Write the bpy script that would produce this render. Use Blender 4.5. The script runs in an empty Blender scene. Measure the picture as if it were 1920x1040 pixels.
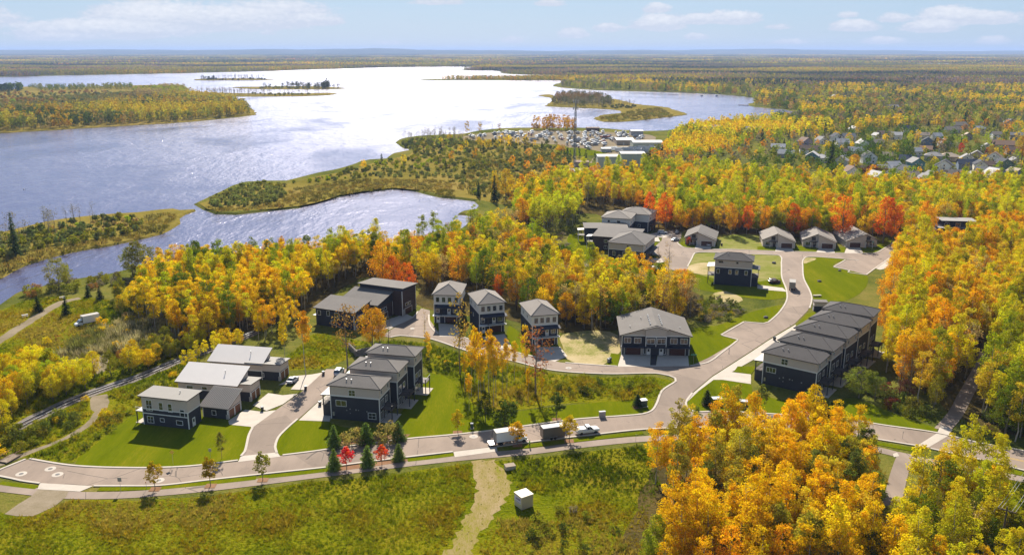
import bpy, bmesh, math, random
import numpy as np
from mathutils import Vector, Matrix
from mathutils.geometry import delaunay_2d_cdt, tessellate_polygon

# ------------------------------------------------------------------ camera, sky, sun, exposure
SC = bpy.context.scene
COL = SC.collection
FPX, CAMH = 1600.0, 88.0                      # focal length in px of a 1920 px wide frame, drone height in m
PITCH = math.atan(425 / FPX)
cam = bpy.data.cameras.new('camera')
cam.sensor_width = 36.0
cam.lens = 36.0 * FPX / 1920.0
cam.clip_start, cam.clip_end = 1.0, 90000.0
camo = bpy.data.objects.new('camera', cam)
camo.location = (0, 0, CAMH)
camo.rotation_euler = (math.pi / 2 - PITCH, 0, 0)
COL.objects.link(camo)
SC.camera = camo

SUN_AZ, SUN_EL = math.radians(-6.5), math.radians(37)     # azimuth from +Y towards +X
sun = bpy.data.lights.new('sun', 'SUN')
sun.energy, sun.angle, sun.color = 5.0, math.radians(0.5), (1.0, 0.93, 0.82)
suno = bpy.data.objects.new('sun', sun)
sdir = Vector((math.sin(SUN_AZ) * math.cos(SUN_EL), math.cos(SUN_AZ) * math.cos(SUN_EL), math.sin(SUN_EL)))
suno.rotation_euler = sdir.to_track_quat('Z', 'Y').to_euler()
COL.objects.link(suno)

SC.view_settings.view_transform = 'Standard'
SC.view_settings.look = 'None'
SC.view_settings.exposure = 1.05
SC.view_settings.gamma = 1.0
SC.view_settings.use_curve_mapping = False
SC.cycles.max_bounces = 6
SC.cycles.diffuse_bounces = 2
SC.cycles.glossy_bounces = 2
SC.cycles.transmission_bounces = 2
SC.cycles.transparent_max_bounces = 4
SC.cycles.volume_bounces = 0
SC.cycles.use_denoising = True
SC.cycles.sample_clamp_indirect = 3.0
SC.cycles.caustics_reflective = False
SC.cycles.caustics_refractive = False
SC.cycles.use_adaptive_sampling = False

class NT:
    """tiny helper to write node trees"""
    def __init__(s, tree):
        s.t = tree
    def n(s, typ, ins=None, **kw):
        nd = s.t.nodes.new(typ)
        for k, v in kw.items():
            setattr(nd, k, v)
        for k, v in (ins or {}).items():
            sock = nd.inputs[k]
            if isinstance(v, bpy.types.NodeSocket):
                s.t.links.new(v, sock)
            else:
                sock.default_value = v
        return nd
    def m(s, op, a, b=0.0, c=None, clamp=False):
        ins = {0: a, 1: b}
        if c is not None:
            ins[2] = c
        return s.n('ShaderNodeMath', ins, operation=op, use_clamp=clamp).outputs[0]
    def mix(s, fac, a, b, blend='MIX'):
        nd = s.n('ShaderNodeMix', {0: fac, 6: a, 7: b}, data_type='RGBA', blend_type=blend)
        return nd.outputs[2]
    def ramp(s, fac, stops, interp='LINEAR'):
        nd = s.n('ShaderNodeValToRGB', {0: fac})
        cr = nd.color_ramp
        cr.interpolation = interp
        while len(cr.elements) < len(stops):
            cr.elements.new(0.5)
        for e, (p, c) in zip(cr.elements, stops):
            e.position = p
            e.color = tuple(c) + ((1,) if len(c) == 3 else ())
        return nd.outputs[0]
    def noise(s, vec, scale, detail=4, rough=0.55, dist=0.0):
        return s.n('ShaderNodeTexNoise', {'Vector': vec, 'Scale': scale, 'Detail': detail, 'Roughness': rough, 'Distortion': dist})
    def map(s, vec, scale=(1, 1, 1), rot=(0, 0, 0), loc=(0, 0, 0)):
        return s.n('ShaderNodeMapping', {'Vector': vec, 'Scale': scale, 'Rotation': rot, 'Location': loc}).outputs[0]

world = bpy.data.worlds.new('World')
SC.world = world
world.use_nodes = True
W = NT(world.node_tree)
world.node_tree.nodes.clear()
sky = W.n('ShaderNodeTexSky', sky_type='NISHITA')
sky.sun_disc = False
sky.sun_elevation = SUN_EL
sky.sun_rotation = SUN_AZ
sky.altitude = 200
sky.air_density = 1.0
sky.dust_density = 0.35
sky.ozone_density = 1.6
tc = W.n('ShaderNodeTexCoord').outputs['Generated']
sep = W.n('ShaderNodeSeparateXYZ', {0: tc})
az = W.m('MULTIPLY', W.m('ARCTAN2', sep.outputs[0], sep.outputs[1]), 57.29578)
el = W.m('MULTIPLY', W.m('ARCSINE', sep.outputs[2]), 57.29578)
# cumulus of the horizon band: (azimuth, elevation, half width, half height, density) in degrees
def adir(px, py):
    u, v = (px - 960) / FPX, (520 - py) / FPX
    d = (u, math.cos(PITCH) + v * math.sin(PITCH), -math.sin(PITCH) + v * math.cos(PITCH))
    return math.degrees(math.atan2(d[0], d[1])), math.degrees(math.asin(d[2] / math.sqrt(sum(q * q for q in d))))
CL = []
for px, py, hw, hh, k in ((300, 28, 120, 34, 1.0), (190, 52, 150, 22, .95), (420, 30, 150, 30, .9), (520, 15, 110, 26, .8), (590, 34, 60, 16, .8), (100, 66, 70, 12, .6),
                          (820, 2, 60, 9, .6), (1235, 40, 50, 20, .95), (1310, 34, 55, 14, .8), (1375, 30, 50, 17, .95), (1235, 12, 28, 14, .8), (1075, 60, 36, 14, .7), (1140, 50, 36, 12, .7), (1305, 66, 30, 10, .6),
                          (1600, 46, 38, 14, .95), (1590, 24, 26, 11, .6), (1680, 30, 36, 13, .65), (1745, 47, 46, 14, .9), (1790, 27, 62, 20, .95), (1855, 30, 46, 16, .85), (1860, 73, 30, 11, .7), (1660, 74, 42, 10, .7), (1480, 76, 40, 9, .6), (960, 72, 32, 13, .5), (730, 78, 40, 8, .4), (1030, 4, 40, 9, .6), (1460, 48, 30, 9, .4), (500, 60, 22, 7, .4),
                          (-200, 20, 190, 40, .8), (-600, -60, 260, 60, .9), (2150, 10, 160, 36, .9), (2600, -40, 260, 50, .8)):
    a0, e0 = adir(px, py)
    CL.append((a0, e0, hw / FPX * 57.3 * 1.15, hh / FPX * 57.3 * 1.25, k))
cvec = W.n('ShaderNodeCombineXYZ', {0: W.m('MULTIPLY', az, 0.62), 1: W.m('MULTIPLY', el, 1.25), 2: 0.0}).outputs[0]
n1 = W.noise(cvec, 0.9, 6, 0.6).outputs[0]
n2 = W.noise(cvec, 3.2, 5, 0.6).outputs[0]
edge = W.m('ADD', W.m('MULTIPLY', W.m('SUBTRACT', n1, 0.5), 1.9), W.m('MULTIPLY', W.m('SUBTRACT', n2, 0.5), 0.9))
tot, shade = None, None
for a0, e0, hw, hh, k in CL:
    dx = W.m('DIVIDE', W.m('SUBTRACT', az, a0), hw)
    de = W.m('DIVIDE', W.m('SUBTRACT', el, e0 - hh * 0.35), hh)
    dy = W.m('MAXIMUM', de, W.m('MULTIPLY', de, -2.4))         # flat base, domed top
    r = W.m('SUBTRACT', k, W.m('ADD', W.m('MULTIPLY', dx, dx), W.m('MULTIPLY', dy, dy)))
    top = W.m('MULTIPLY', W.m('MAXIMUM', r, 0.0), de)
    tot = r if tot is None else W.m('SMOOTH_MAX', tot, r, 0.25)
    shade = top if shade is None else W.m('MAXIMUM', shade, top)
dens = W.m('ADD', tot, W.m('MULTIPLY', edge, 0.75))
dens = W.n('ShaderNodeMapRange', {0: dens, 1: -0.08, 2: 0.45}, interpolation_type='SMOOTHSTEP').outputs[0]
# the same broken cumulus higher up, where the camera does not look
hx = W.m('DIVIDE', sep.outputs[0], W.m('MAXIMUM', W.m('ADD', sep.outputs[2], 0.06), 0.06))
hy = W.m('DIVIDE', sep.outputs[1], W.m('MAXIMUM', W.m('ADD', sep.outputs[2], 0.06), 0.06))
hv = W.n('ShaderNodeCombineXYZ', {0: hx, 1: hy, 2: 0.0}).outputs[0]
hn = W.noise(hv, 0.7, 7, 0.6).outputs[0]
hd = W.n('ShaderNodeMapRange', {0: hn, 1: 0.62, 2: 0.82}, interpolation_type='SMOOTHSTEP').outputs[0]
hi = W.n('ShaderNodeMapRange', {0: el, 1: 4.5, 2: 9.0}).outputs[0]
dens = W.m('MULTIPLY', W.m('MAXIMUM', dens, W.m('MULTIPLY', hd, hi)), 0.9, clamp=True)
thin = W.noise(W.map(cvec, (0.35, 1.6, 1)), 0.8, 5, 0.6).outputs[0]
thin = W.n('ShaderNodeMapRange', {0: thin, 1: 0.42, 2: 0.8, 4: 0.22}).outputs[0]
dens = W.m('MAXIMUM', dens, thin)
SKYK = 0.072
lit = W.m('ADD', W.m('MULTIPLY', shade, 1.1), W.m('MULTIPLY', W.m('SUBTRACT', n2, 0.5), 0.9), clamp=True)
ccol = W.mix(lit, (4.5, 4.85, 5.7, 1), (7.6, 7.5, 7.4, 1))
blue = W.mix(0.85, sky.outputs[0], (2.5, 3.65, 5.2, 1))
blue = W.mix(W.n('ShaderNodeMapRange', {0: el, 1: 6, 2: 30}).outputs[0], blue, sky.outputs[0])
skyc = W.mix(dens, blue, ccol)
bg = W.n('ShaderNodeBackground', {0: skyc, 1: SKYK})
W.n('ShaderNodeOutputWorld', {0: bg.outputs[0]})

# ------------------------------------------------------------------ geometry of the picture: pixel of the photograph -> ground
def P(px, py, z=0.0):
    u, v = (px - 960) / FPX, (520 - py) / FPX
    d = (u, math.cos(PITCH) + v * math.sin(PITCH), -math.sin(PITCH) + v * math.cos(PITCH))
    t = (z - CAMH) / d[2]
    return Vector((d[0] * t, d[1] * t, z))
def proj(xyz):
    a = np.atleast_2d(np.asarray(xyz, float))
    y, z = a[:, 1], a[:, 2] - CAMH
    Z = y * math.cos(PITCH) - z * math.sin(PITCH)
    Y = y * math.sin(PITCH) + z * math.cos(PITCH)
    Z = np.where(Z < 1, 1, Z)
    return np.stack([960 + FPX * a[:, 0] / Z, 520 - FPX * Y / Z], 1)
def hz(px, py, ytop, z=0.0):
    b = P(px, py, z)
    lo, hi = 0.0, 90.0
    for _ in range(30):
        m = (lo + hi) / 2
        if proj((b.x, b.y, z + m))[0, 1] > ytop: lo = m
        else: hi = m
    return lo
def inpoly(pts, poly):
    pts = np.asarray(pts, float)
    x, y = pts[:, 0], pts[:, 1]
    res = np.zeros(len(pts), bool)
    n = len(poly)
    for i in range(n):
        x0, y0 = poly[i]
        x1, y1 = poly[(i + 1) % n]
        if y0 == y1: continue
        c = ((y0 > y) != (y1 > y)) & (x < (x1 - x0) * (y - y0) / (y1 - y0) + x0)
        res ^= c
    return res
def spline(pts, step=2.0, closed=False):
    p = [np.asarray(q[:2], float) for q in pts]
    n = len(p)
    out = []
    for i in range(n if closed else n - 1):
        if closed:
            a, b, c, d = p[i - 1], p[i], p[(i + 1) % n], p[(i + 2) % n]
        else:
            b, c = p[i], p[i + 1]
            a = p[i - 1] if i else 2 * b - c
            d = p[i + 2] if i + 2 < n else 2 * c - b
        L = max(np.linalg.norm(c - b), 1e-6)
        # centripetal-ish: scale tangents by local chord length
        m1 = (c - a) / (np.linalg.norm(c - b) + np.linalg.norm(b - a) + 1e-9) * L
        m2 = (d - b) / (np.linalg.norm(d - c) + np.linalg.norm(c - b) + 1e-9) * L
        k = max(1, min(40, int(L / step)))
        for j in range(k):
            t = j / k
            out.append((2*t**3 - 3*t**2 + 1) * b + (t**3 - 2*t**2 + t) * m1 + (-2*t**3 + 3*t**2) * c + (t**3 - t**2) * m2)
    if not closed: out.append(p[-1])
    return out
def pix(pts, z=0.0):
    return [tuple(P(x, y, z)[:2]) for x, y in pts]

# ------------------------------------------------------------------ object helpers
def tag(o, label=None, cat=None, group=None, kind=None):
    if label: o['label'] = label
    if cat: o['category'] = cat
    if group: o['group'] = group
    if kind: o['kind'] = kind
    return o
def empty(name, loc, rz=0.0, label=None, cat=None, group=None):
    o = bpy.data.objects.new(name, None)
    o.empty_display_size = 0.5
    COL.objects.link(o)
    o.location = loc
    o.rotation_euler = (0, 0, rz)
    return tag(o, label, cat, group)
def link(name, me, parent=None, loc=None, rz=None, label=None):
    o = bpy.data.objects.new(name, me)
    COL.objects.link(o)
    if parent is not None: o.parent = parent
    if loc is not None: o.location = loc
    if rz is not None: o.rotation_euler = (0, 0, rz)
    if label: o['label'] = label
    return o
class MB:
    """collects boxes, prisms and tubes; becomes ONE mesh"""
    def __init__(s):
        s.v, s.f, s.mi = [], [], []
    def add(s, v, f, m=0):
        o = len(s.v)
        s.v += [tuple(q) for q in v]
        s.f += [tuple(i + o for i in q) for q in f]
        s.mi += [m] * len(f)
    def box(s, x0, x1, y0, y1, z0, z1, m=0):
        v = [(x0,y0,z0),(x1,y0,z0),(x1,y1,z0),(x0,y1,z0),(x0,y0,z1),(x1,y0,z1),(x1,y1,z1),(x0,y1,z1)]
        s.add(v, [(3,2,1,0),(4,5,6,7),(0,1,5,4),(1,2,6,5),(2,3,7,6),(3,0,4,7)], m)
        return s
    def hexa(s, b, t, m=0):
        """bottom ring and top ring of equal length, counter-clockwise from above"""
        n = len(b)
        s.add(list(b) + list(t), [tuple(range(n - 1, -1, -1)), tuple(range(n, 2 * n))] + [(i, (i + 1) % n, n + (i + 1) % n, n + i) for i in range(n)], m)
        return s
    def tube(s, pts, radii, n=6, m=0, cap=True):
        pts = [Vector(p) for p in pts]
        rings = []
        for i, p in enumerate(pts):
            d = (pts[min(i + 1, len(pts) - 1)] - pts[max(i - 1, 0)]).normalized()
            a = d.orthogonal().normalized()
            b = d.cross(a)
            r = radii[i] if hasattr(radii, '__len__') else radii
            rings.append([p + (a * math.cos(2*math.pi*k/n) + b * math.sin(2*math.pi*k/n)) * r for k in range(n)])
        v = [q for R in rings for q in R]
        f = [(i*n+k, i*n+(k+1) % n, (i+1)*n+(k+1) % n, (i+1)*n+k) for i in range(len(rings)-1) for k in range(n)]
        if cap: f += [tuple(range(n-1, -1, -1)), tuple((len(rings)-1)*n+k for k in range(n))]
        s.add(v, f, m)
        return s
    def lathe(s, prof, n=12, m=0, c=(0, 0, 0)):
        v = [(c[0] + r*math.cos(2*math.pi*k/n), c[1] + r*math.sin(2*math.pi*k/n), c[2] + z) for r, z in prof for k in range(n)]
        f = [(i*n+k, i*n+(k+1) % n, (i+1)*n+(k+1) % n, (i+1)*n+k) for i in range(len(prof)-1) for k in range(n)]
        f += [tuple(range(n-1, -1, -1)), tuple((len(prof)-1)*n+k for k in range(n))]
        s.add(v, f, m)
        return s
    def mesh(s, name, mats, smooth=False):
        me = bpy.data.meshes.new(name)
        me.from_pydata(s.v, [], s.f)
        for m in (mats if isinstance(mats, (list, tuple)) else [mats]): me.materials.append(m)
        me.polygons.foreach_set('material_index', s.mi)
        if smooth: me.polygons.foreach_set('use_smooth', [True] * len(s.f))
        me.update()
        return me
    def build(s, name, mats, parent=None, loc=None, rz=None, label=None, smooth=False):
        return link(name, s.mesh(name, mats, smooth), parent, loc, rz, label)

# ------------------------------------------------------------------ materials
MATS = {}
def mat(name, col=(0.5, 0.5, 0.5), rough=0.8, var=0.12, scale=1.0, bump=0.0, metal=0.0, spec=0.3, lap=0.0, build=None, coord='Object', stretch=(1, 1, 1)):
    if name in MATS: return MATS[name]
    m = bpy.data.materials.new(name)
    m.use_nodes = True
    t = NT(m.node_tree)
    m.node_tree.nodes.clear()
    out = t.n('ShaderNodeOutputMaterial')
    if build:
        m.node_tree.links.new(build(t), out.inputs[0])
        MATS[name] = m
        return m
    co = t.map(t.n('ShaderNodeTexCoord').outputs[coord], stretch)
    c = tuple(col) + (1,)
    no = t.noise(co, scale, 5, 0.6).outputs[0]
    no2 = t.noise(co, scale * 0.13, 3, 0.5).outputs[0]
    k = t.m('ADD', t.m('MULTIPLY', t.m('SUBTRACT', no, 0.5), var * 2.2), t.m('MULTIPLY', t.m('SUBTRACT', no2, 0.5), var * 1.6))
    k = t.m('ADD', k, 1.0)
    colr = t.mix(1.0, c, t.n('ShaderNodeCombineColor', {0: k, 1: k, 2: k}).outputs[0], 'MULTIPLY')
    ins = {'Base Color': colr, 'Roughness': rough, 'Metallic': metal, 'Specular IOR Level': spec}
    h = None
    if bump: h = t.n('ShaderNodeBump', {'Strength': min(1.0, bump), 'Distance': 0.05, 'Height': no})
    if lap:
        z = t.n('ShaderNodeSeparateXYZ', {0: t.n('ShaderNodeTexCoord').outputs['Object']}).outputs[2]
        saw = t.m('FRACT', t.m('DIVIDE', z, lap))
        ln = t.m('LESS_THAN', saw, 0.12)
        ins['Base Color'] = t.mix(t.m('MULTIPLY', ln, 0.28), colr, (0.004, 0.004, 0.005, 1))
        h = t.n('ShaderNodeBump', {'Strength': 0.6, 'Distance': 0.02, 'Height': saw})
    b = t.n('ShaderNodeBsdfPrincipled', ins)
    if h: m.node_tree.links.new(h.outputs[0], b.inputs['Normal'])
    m.node_tree.links.new(b.outputs[0], out.inputs[0])
    MATS[name] = m
    return m

def ground_mat(name, stops, s1, s2, s3, bump=0.6, dist=0.25, rot=0.0, stretch=(1, 1, 1), speck=0.0):
    """three scales of noise run through a colour ramp: pigment patches, tufts, fine grain"""
    def b(t):
        g = t.map(t.n('ShaderNodeNewGeometry').outputs['Position'], stretch, (0, 0, rot))
        a1 = t.noise(g, s1, 4, 0.55, 0.4).outputs[0]
        a2 = t.noise(g, s2, 5, 0.6).outputs[0]
        a3 = t.noise(g, s3, 4, 0.65).outputs[0]
        k = t.m('ADD', t.m('ADD', t.m('MULTIPLY', a1, 0.5), t.m('MULTIPLY', a2, 0.33)), t.m('MULTIPLY', a3, 0.30))
        k = t.m('ADD', t.m('MULTIPLY', t.m('SUBTRACT', k, 0.565), 2.3), 0.5, clamp=True)
        c = t.ramp(k, stops)
        nrm = t.n('ShaderNodeBump', {'Strength': bump, 'Distance': dist, 'Height': t.m('ADD', t.m('MULTIPLY', a2, 0.6), a3)})
        return t.n('ShaderNodeBsdfPrincipled', {'Base Color': c, 'Roughness': 1.0, 'Specular IOR Level': 0.0, 'Normal': nrm.outputs[0]}).outputs[0]
    return mat(name, build=b)

GROUND = ground_mat('rough_ground', [(0.0, (.035, .045, .012)), (.3, (.075, .088, .016)), (.5, (.125, .125, .022)), (.7, (.17, .145, .032)), (1, (.21, .165, .065))], 0.02, 0.18, 1.3, 0.8, 0.5)
MEADOW = ground_mat('meadow_grass', [(0.0, (.05, .06, .002)), (.3, (.11, .13, .003)), (.5, (.17, .165, .005)), (.68, (.21, .175, .009)), (.85, (.22, .15, .016)), (1, (.28, .21, .05))], 0.035, 0.2, 1.6, 1.0, 0.6)
LAWN = ground_mat('mown_lawn', [(0.0, (.055, .070, .001)), (.35, (.090, .110, .0015)), (.6, (.112, .126, .002)), (.85, (.165, .150, .008)), (1, (.21, .17, .02))], 0.045, 0.30, 2.4, 0.35, 0.06, 0.5, (1.5, 0.22, 1))
DRYLAWN = ground_mat('thin_dry_lawn', [(0.0, (.10, .13, .02)), (.4, (.17, .18, .035)), (.7, (.25, .22, .08)), (1, (.34, .28, .15))], 0.06, 0.3, 2.5, 0.4, 0.1)
SOIL = ground_mat('bare_sandy_soil', [(0.0, (.10, .13, .02)), (.3, (.22, .21, .06)), (.5, (.38, .30, .15)), (1, (.50, .40, .24))], 0.05, 0.22, 1.8, 0.6, 0.2)
TRACK = ground_mat('worn_track', [(0.0, (.11, .14, .006)), (.30, (.18, .18, .012)), (.42, (.22, .175, .05)), (.65, (.28, .21, .10)), (1, (.33, .25, .15))], 0.05, 0.35, 2.2, 0.6, 0.15, 0.0, (1.6, 0.5, 1))
GRAVEL = ground_mat('pale_gravel', [(0.0, (.12, .11, .05)), (.4, (.20, .16, .10)), (1, (.30, .24, .17))], 0.06, 0.5, 4.0, 0.4, 0.06)
MARSH = ground_mat('marsh_sedge', [(0.0, (.07, .065, .014)), (.3, (.15, .125, .022)), (.55, (.21, .16, .032)), (.8, (.25, .18, .05)), (1, (.26, .19, .08))], 0.012, 0.07, 0.5, 1.0, 0.8)
FARLAND = ground_mat('far_land', [(0.0, (.05, .05, .02)), (.35, (.09, .085, .03)), (.6, (.13, .105, .035)), (1, (.16, .12, .05))], 0.0012, 0.008, 0.06, 0.2, 1.0)
FLOOR = ground_mat('leaf_litter', [(0.0, (.03, .028, .012)), (.4, (.07, .055, .02)), (.7, (.12, .085, .025)), (1, (.17, .12, .03))], 0.06, 0.3, 1.6, 0.8, 0.4)
MULCH = ground_mat('bark_mulch', [(0.0, (.14, .075, .04)), (.5, (.22, .125, .07)), (1, (.30, .18, .11))], 0.3, 1.0, 5.0, 0.5, 0.1)
def asphalt(name, base):
    def b(t):
        g = t.n('ShaderNodeNewGeometry').outputs['Position']
        a1 = t.noise(g, 0.05, 4, 0.6, 0.5).outputs[0]
        a2 = t.noise(t.map(g, (0.9, 0.12, 1), (0, 0, 0.15)), 0.35, 4, 0.6).outputs[0]
        a3 = t.noise(g, 6.0, 3, 0.7).outputs[0]
        v = t.n('ShaderNodeTexVoronoi', {'Vector': t.n('ShaderNodeMix', {0: 0.25, 4: g, 5: t.noise(g, 0.25, 3).outputs[1]}, data_type='VECTOR').outputs[1], 'Scale': 0.11}, feature='DISTANCE_TO_EDGE').outputs[0]
        crack = t.m('MULTIPLY', t.m('LESS_THAN', v, 0.006), t.m('GREATER_THAN', a1, 0.5))
        k = t.m('ADD', t.m('ADD', t.m('MULTIPLY', a1, 0.5), t.m('MULTIPLY', a2, 0.35)), t.m('MULTIPLY', a3, 0.15))
        d = tuple(q * .66 for q in base); l = tuple(q * 1.34 for q in base)
        c = t.ramp(k, [(.28, d), (.5, base), (.74, l)])
        pv = t.n('ShaderNodeTexVoronoi', {'Vector': g, 'Scale': 0.055}).outputs['Color']
        pt_ = t.m('MULTIPLY', t.m('GREATER_THAN', t.n('ShaderNodeSeparateColor', {0: pv}).outputs[0], 0.82), 0.30)
        c = t.mix(pt_, c, tuple(q * .5 for q in base) + (1,))
        st = t.noise(g, 0.4, 5, 0.7, 1.0).outputs[0]
        c = t.mix(t.n('ShaderNodeMapRange', {0: st, 1: 0.58, 2: 0.72, 4: 0.35}).outputs[0], c, tuple(q * .42 for q in base) + (1,))
        c = t.mix(t.m('MULTIPLY', crack, 0.55), c, (0.03, 0.028, 0.026, 1))
        return t.n('ShaderNodeBsdfPrincipled', {'Base Color': c, 'Roughness': 0.9, 'Specular IOR Level': 0.2}).outputs[0]
    return mat(name, build=b)
ASPHALT = asphalt('street_asphalt', (.245, .185, .140))
PATHM = asphalt('path_asphalt', (.255, .195, .150))
def conc(name, base, joint):
    def b(t):
        g = t.n('ShaderNodeNewGeometry').outputs['Position']
        a1 = t.noise(g, 0.35, 5, 0.6).outputs[0]
        a2 = t.noise(g, 4.0, 3, 0.6).outputs[0]
        k = t.m('ADD', t.m('MULTIPLY', a1, 0.7), t.m('MULTIPLY', a2, 0.3))
        c = t.ramp(k, [(.3, tuple(q * .84 for q in base)), (.7, tuple(q * 1.1 for q in base))])
        return t.n('ShaderNodeBsdfPrincipled', {'Base Color': c, 'Roughness': 0.85, 'Specular IOR Level': 0.25}).outputs[0]
    return mat(name, build=b)
CONCRETE = conc('pale_concrete', (.44, .38, .31), 3)
KERBM = conc('kerb_concrete', (.44, .38, .31), 3)

DARK = mat('charcoal_siding', (.037, .037, .045), 0.7, .10, 1.2, lap=0.18)
NAVY = mat('navy_siding', (.026, .030, .048), 0.7, .10, 1.2, lap=0.18)
PALE = mat('pale_grey_siding', (.53, .445, .375), 0.75, .06, 1.0, lap=0.2)
CREAM = mat('off_white_siding', (.66, .61, .54), 0.75, .06, 1.0, lap=0.2)
BROWNS = mat('brown_siding', (.06, .035, .03), 0.7, .1, 1.2, lap=0.2)
TRIM = mat('white_trim', (.66, .64, .60), 0.6, .05, 1.0)
SHINGLE = mat('taupe_shingles', (.145, .128, .112), 0.92, .22, 2.2, bump=0.5, stretch=(1, 1, 3))
SHINGLE2 = mat('charcoal_shingles', (.070, .062, .058), 0.92, .22, 2.2, bump=0.5, stretch=(1, 1, 3))
SHINGLE3 = mat('light_taupe_shingles', (.225, .195, .165), 0.92, .18, 2.2, bump=0.5, stretch=(1, 1, 3))
METALR = mat('grey_metal_roofing', (.27, .245, .215), 0.6, .06, 0.7, metal=0.1)
DULLR = mat('dull_membrane_roofing', (.20, .18, .155), 0.7, .08, 0.5)
WHITEM = mat('white_metal_roofing', (.60, .55, .50), 0.6, .05, 0.5)
METALR2 = mat('pale_membrane_roofing', (.46, .43, .40), 0.6, .08, 0.5)
FASCIA = mat('dark_fascia', (.05, .042, .036), 0.6, .05)
WOODDOOR = mat('stained_wood', (.17, .065, .028), 0.5, .2, 2.0, stretch=(1, 1, 6))
REDDOOR = mat('mahogany_door', (.075, .026, .018), 0.5, .15, 2.0, stretch=(1, 1, 5))
STONE = mat('cut_stone', (.33, .30, .27), 0.9, .3, 3.0, bump=0.6)
STEEL = mat('galvanised_steel', (.36, .36, .37), 0.4, .08, 1.0, metal=0.7)
BLACK = mat('black_plastic', (.015, .015, .017), 0.5, .08)
RUBBER = mat('tyre_rubber', (.02, .02, .02), 0.85, .1)
TIMBER = mat('weathered_timber', (.26, .20, .14), 0.85, .2, 2.0)
DECKM = mat('composite_deck', (.10, .075, .06), 0.7, .15, 2.0)
def glassb(t):
    g = t.noise(t.n('ShaderNodeTexCoord').outputs['Object'], 1.3, 2).outputs[0]
    c = t.ramp(g, [(.3, (.008, .010, .012)), (.7, (.035, .04, .042))])
    return t.n('ShaderNodeBsdfPrincipled', {'Base Color': c, 'Roughness': 0.04, 'Specular IOR Level': 0.9, 'IOR': 1.6}).outputs[0]
GLASS = mat('window_glass', build=glassb)
def paint(name, c, rough=0.35): return mat('paint_' + name, c, rough, .04, 0.8, spec=0.5)
WHITEP = paint('white', (.72, .72, .71))
def waterb(t):
    g = t.n('ShaderNodeNewGeometry').outputs['Position']
    gm = t.map(g, (1.0, 0.42, 1), (0, 0, 0.2))
    w1 = t.noise(gm, 0.36, 4, 0.65).outputs[0]
    w2 = t.noise(gm, 0.085, 3, 0.6, 0.3).outputs[0]
    w3 = t.noise(t.map(g, (1, 0.6, 1), (0, 0, -0.3)), 0.012, 3, 0.55, 0.6).outputs[0]
    calm = t.n('ShaderNodeMapRange', {0: w3, 1: 0.30, 2: 0.5, 3: 0.6, 4: 1.0}).outputs[0]
    hgt = t.m('MULTIPLY', t.m('ADD', t.m('MULTIPLY', w1, 0.75), t.m('MULTIPLY', w2, 1.9)), calm)
    yy = t.n('ShaderNodeMapRange', {0: t.n('ShaderNodeSeparateXYZ', {0: g}).outputs[1], 1: 380.0, 2: 760.0, 3: 0.72, 4: 1.0}).outputs[0]     # sheltered inlet: lower waves
    hgt = t.m('MULTIPLY', hgt, yy)
    nb = t.n('ShaderNodeBump', {'Strength': 0.8, 'Distance': 1.0, 'Height': hgt}).outputs[0]
    gl = t.n('ShaderNodeBsdfGlossy', {0: (.92, .89, .99, 1), 1: t.n('ShaderNodeMapRange', {0: calm, 1: 0.2, 2: 1.0, 3: 0.11, 4: 0.18}).outputs[0], 'Normal': nb}).outputs[0]
    df = t.n('ShaderNodeBsdfDiffuse', {0: (.05, .052, .11, 1)}).outputs[0]
    fr = t.n('ShaderNodeFresnel', {0: 1.33, 'Normal': nb}).outputs[0]
    fr = t.n('ShaderNodeMapRange', {0: fr, 1: 0.0, 2: 1.0, 3: 0.02, 4: 0.95}).outputs[0]
    return t.n('ShaderNodeMixShader', {0: fr, 1: df, 2: gl}).outputs[0]
WATER = mat('lake_water', build=waterb)
def leafb(t):
    tint = t.n('ShaderNodeAttribute', attribute_type='INSTANCER', attribute_name='tint').outputs['Color']
    lv = t.n('ShaderNodeAttribute', attribute_type='GEOMETRY', attribute_name='lv')
    sp = t.n('ShaderNodeSeparateXYZ', {0: lv.outputs['Vector']})
    hsv = t.n('ShaderNodeHueSaturation', {'Hue': t.m('ADD', 0.482, t.m('MULTIPLY', sp.outputs[0], 0.04)), 'Saturation': 1.0,
                                          'Value': t.m('ADD', 0.66, t.m('MULTIPLY', sp.outputs[1], 0.68)), 'Color': tint}).outputs[0]
    d = t.n('ShaderNodeBsdfDiffuse', {0: hsv}).outputs[0]
    tr = t.n('ShaderNodeBsdfTranslucent', {0: t.mix(1.0, hsv, (1.08, 1.05, 0.7, 1), 'MULTIPLY')}).outputs[0]
    return t.n('ShaderNodeMixShader', {0: 0.36, 1: d, 2: tr}).outputs[0]
LEAF = mat('leaves', build=leafb)
BARK = mat('grey_bark', (.20, .165, .13), 0.95, .3, 1.5, bump=0.5)
PALEBARK = mat('pale_aspen_bark', (.36, .32, .26), 0.9, .3, 1.5, bump=0.3)
DARKBARK = mat('dark_bark', (.085, .065, .05), 0.95, .3, 1.5, bump=0.5)
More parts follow.
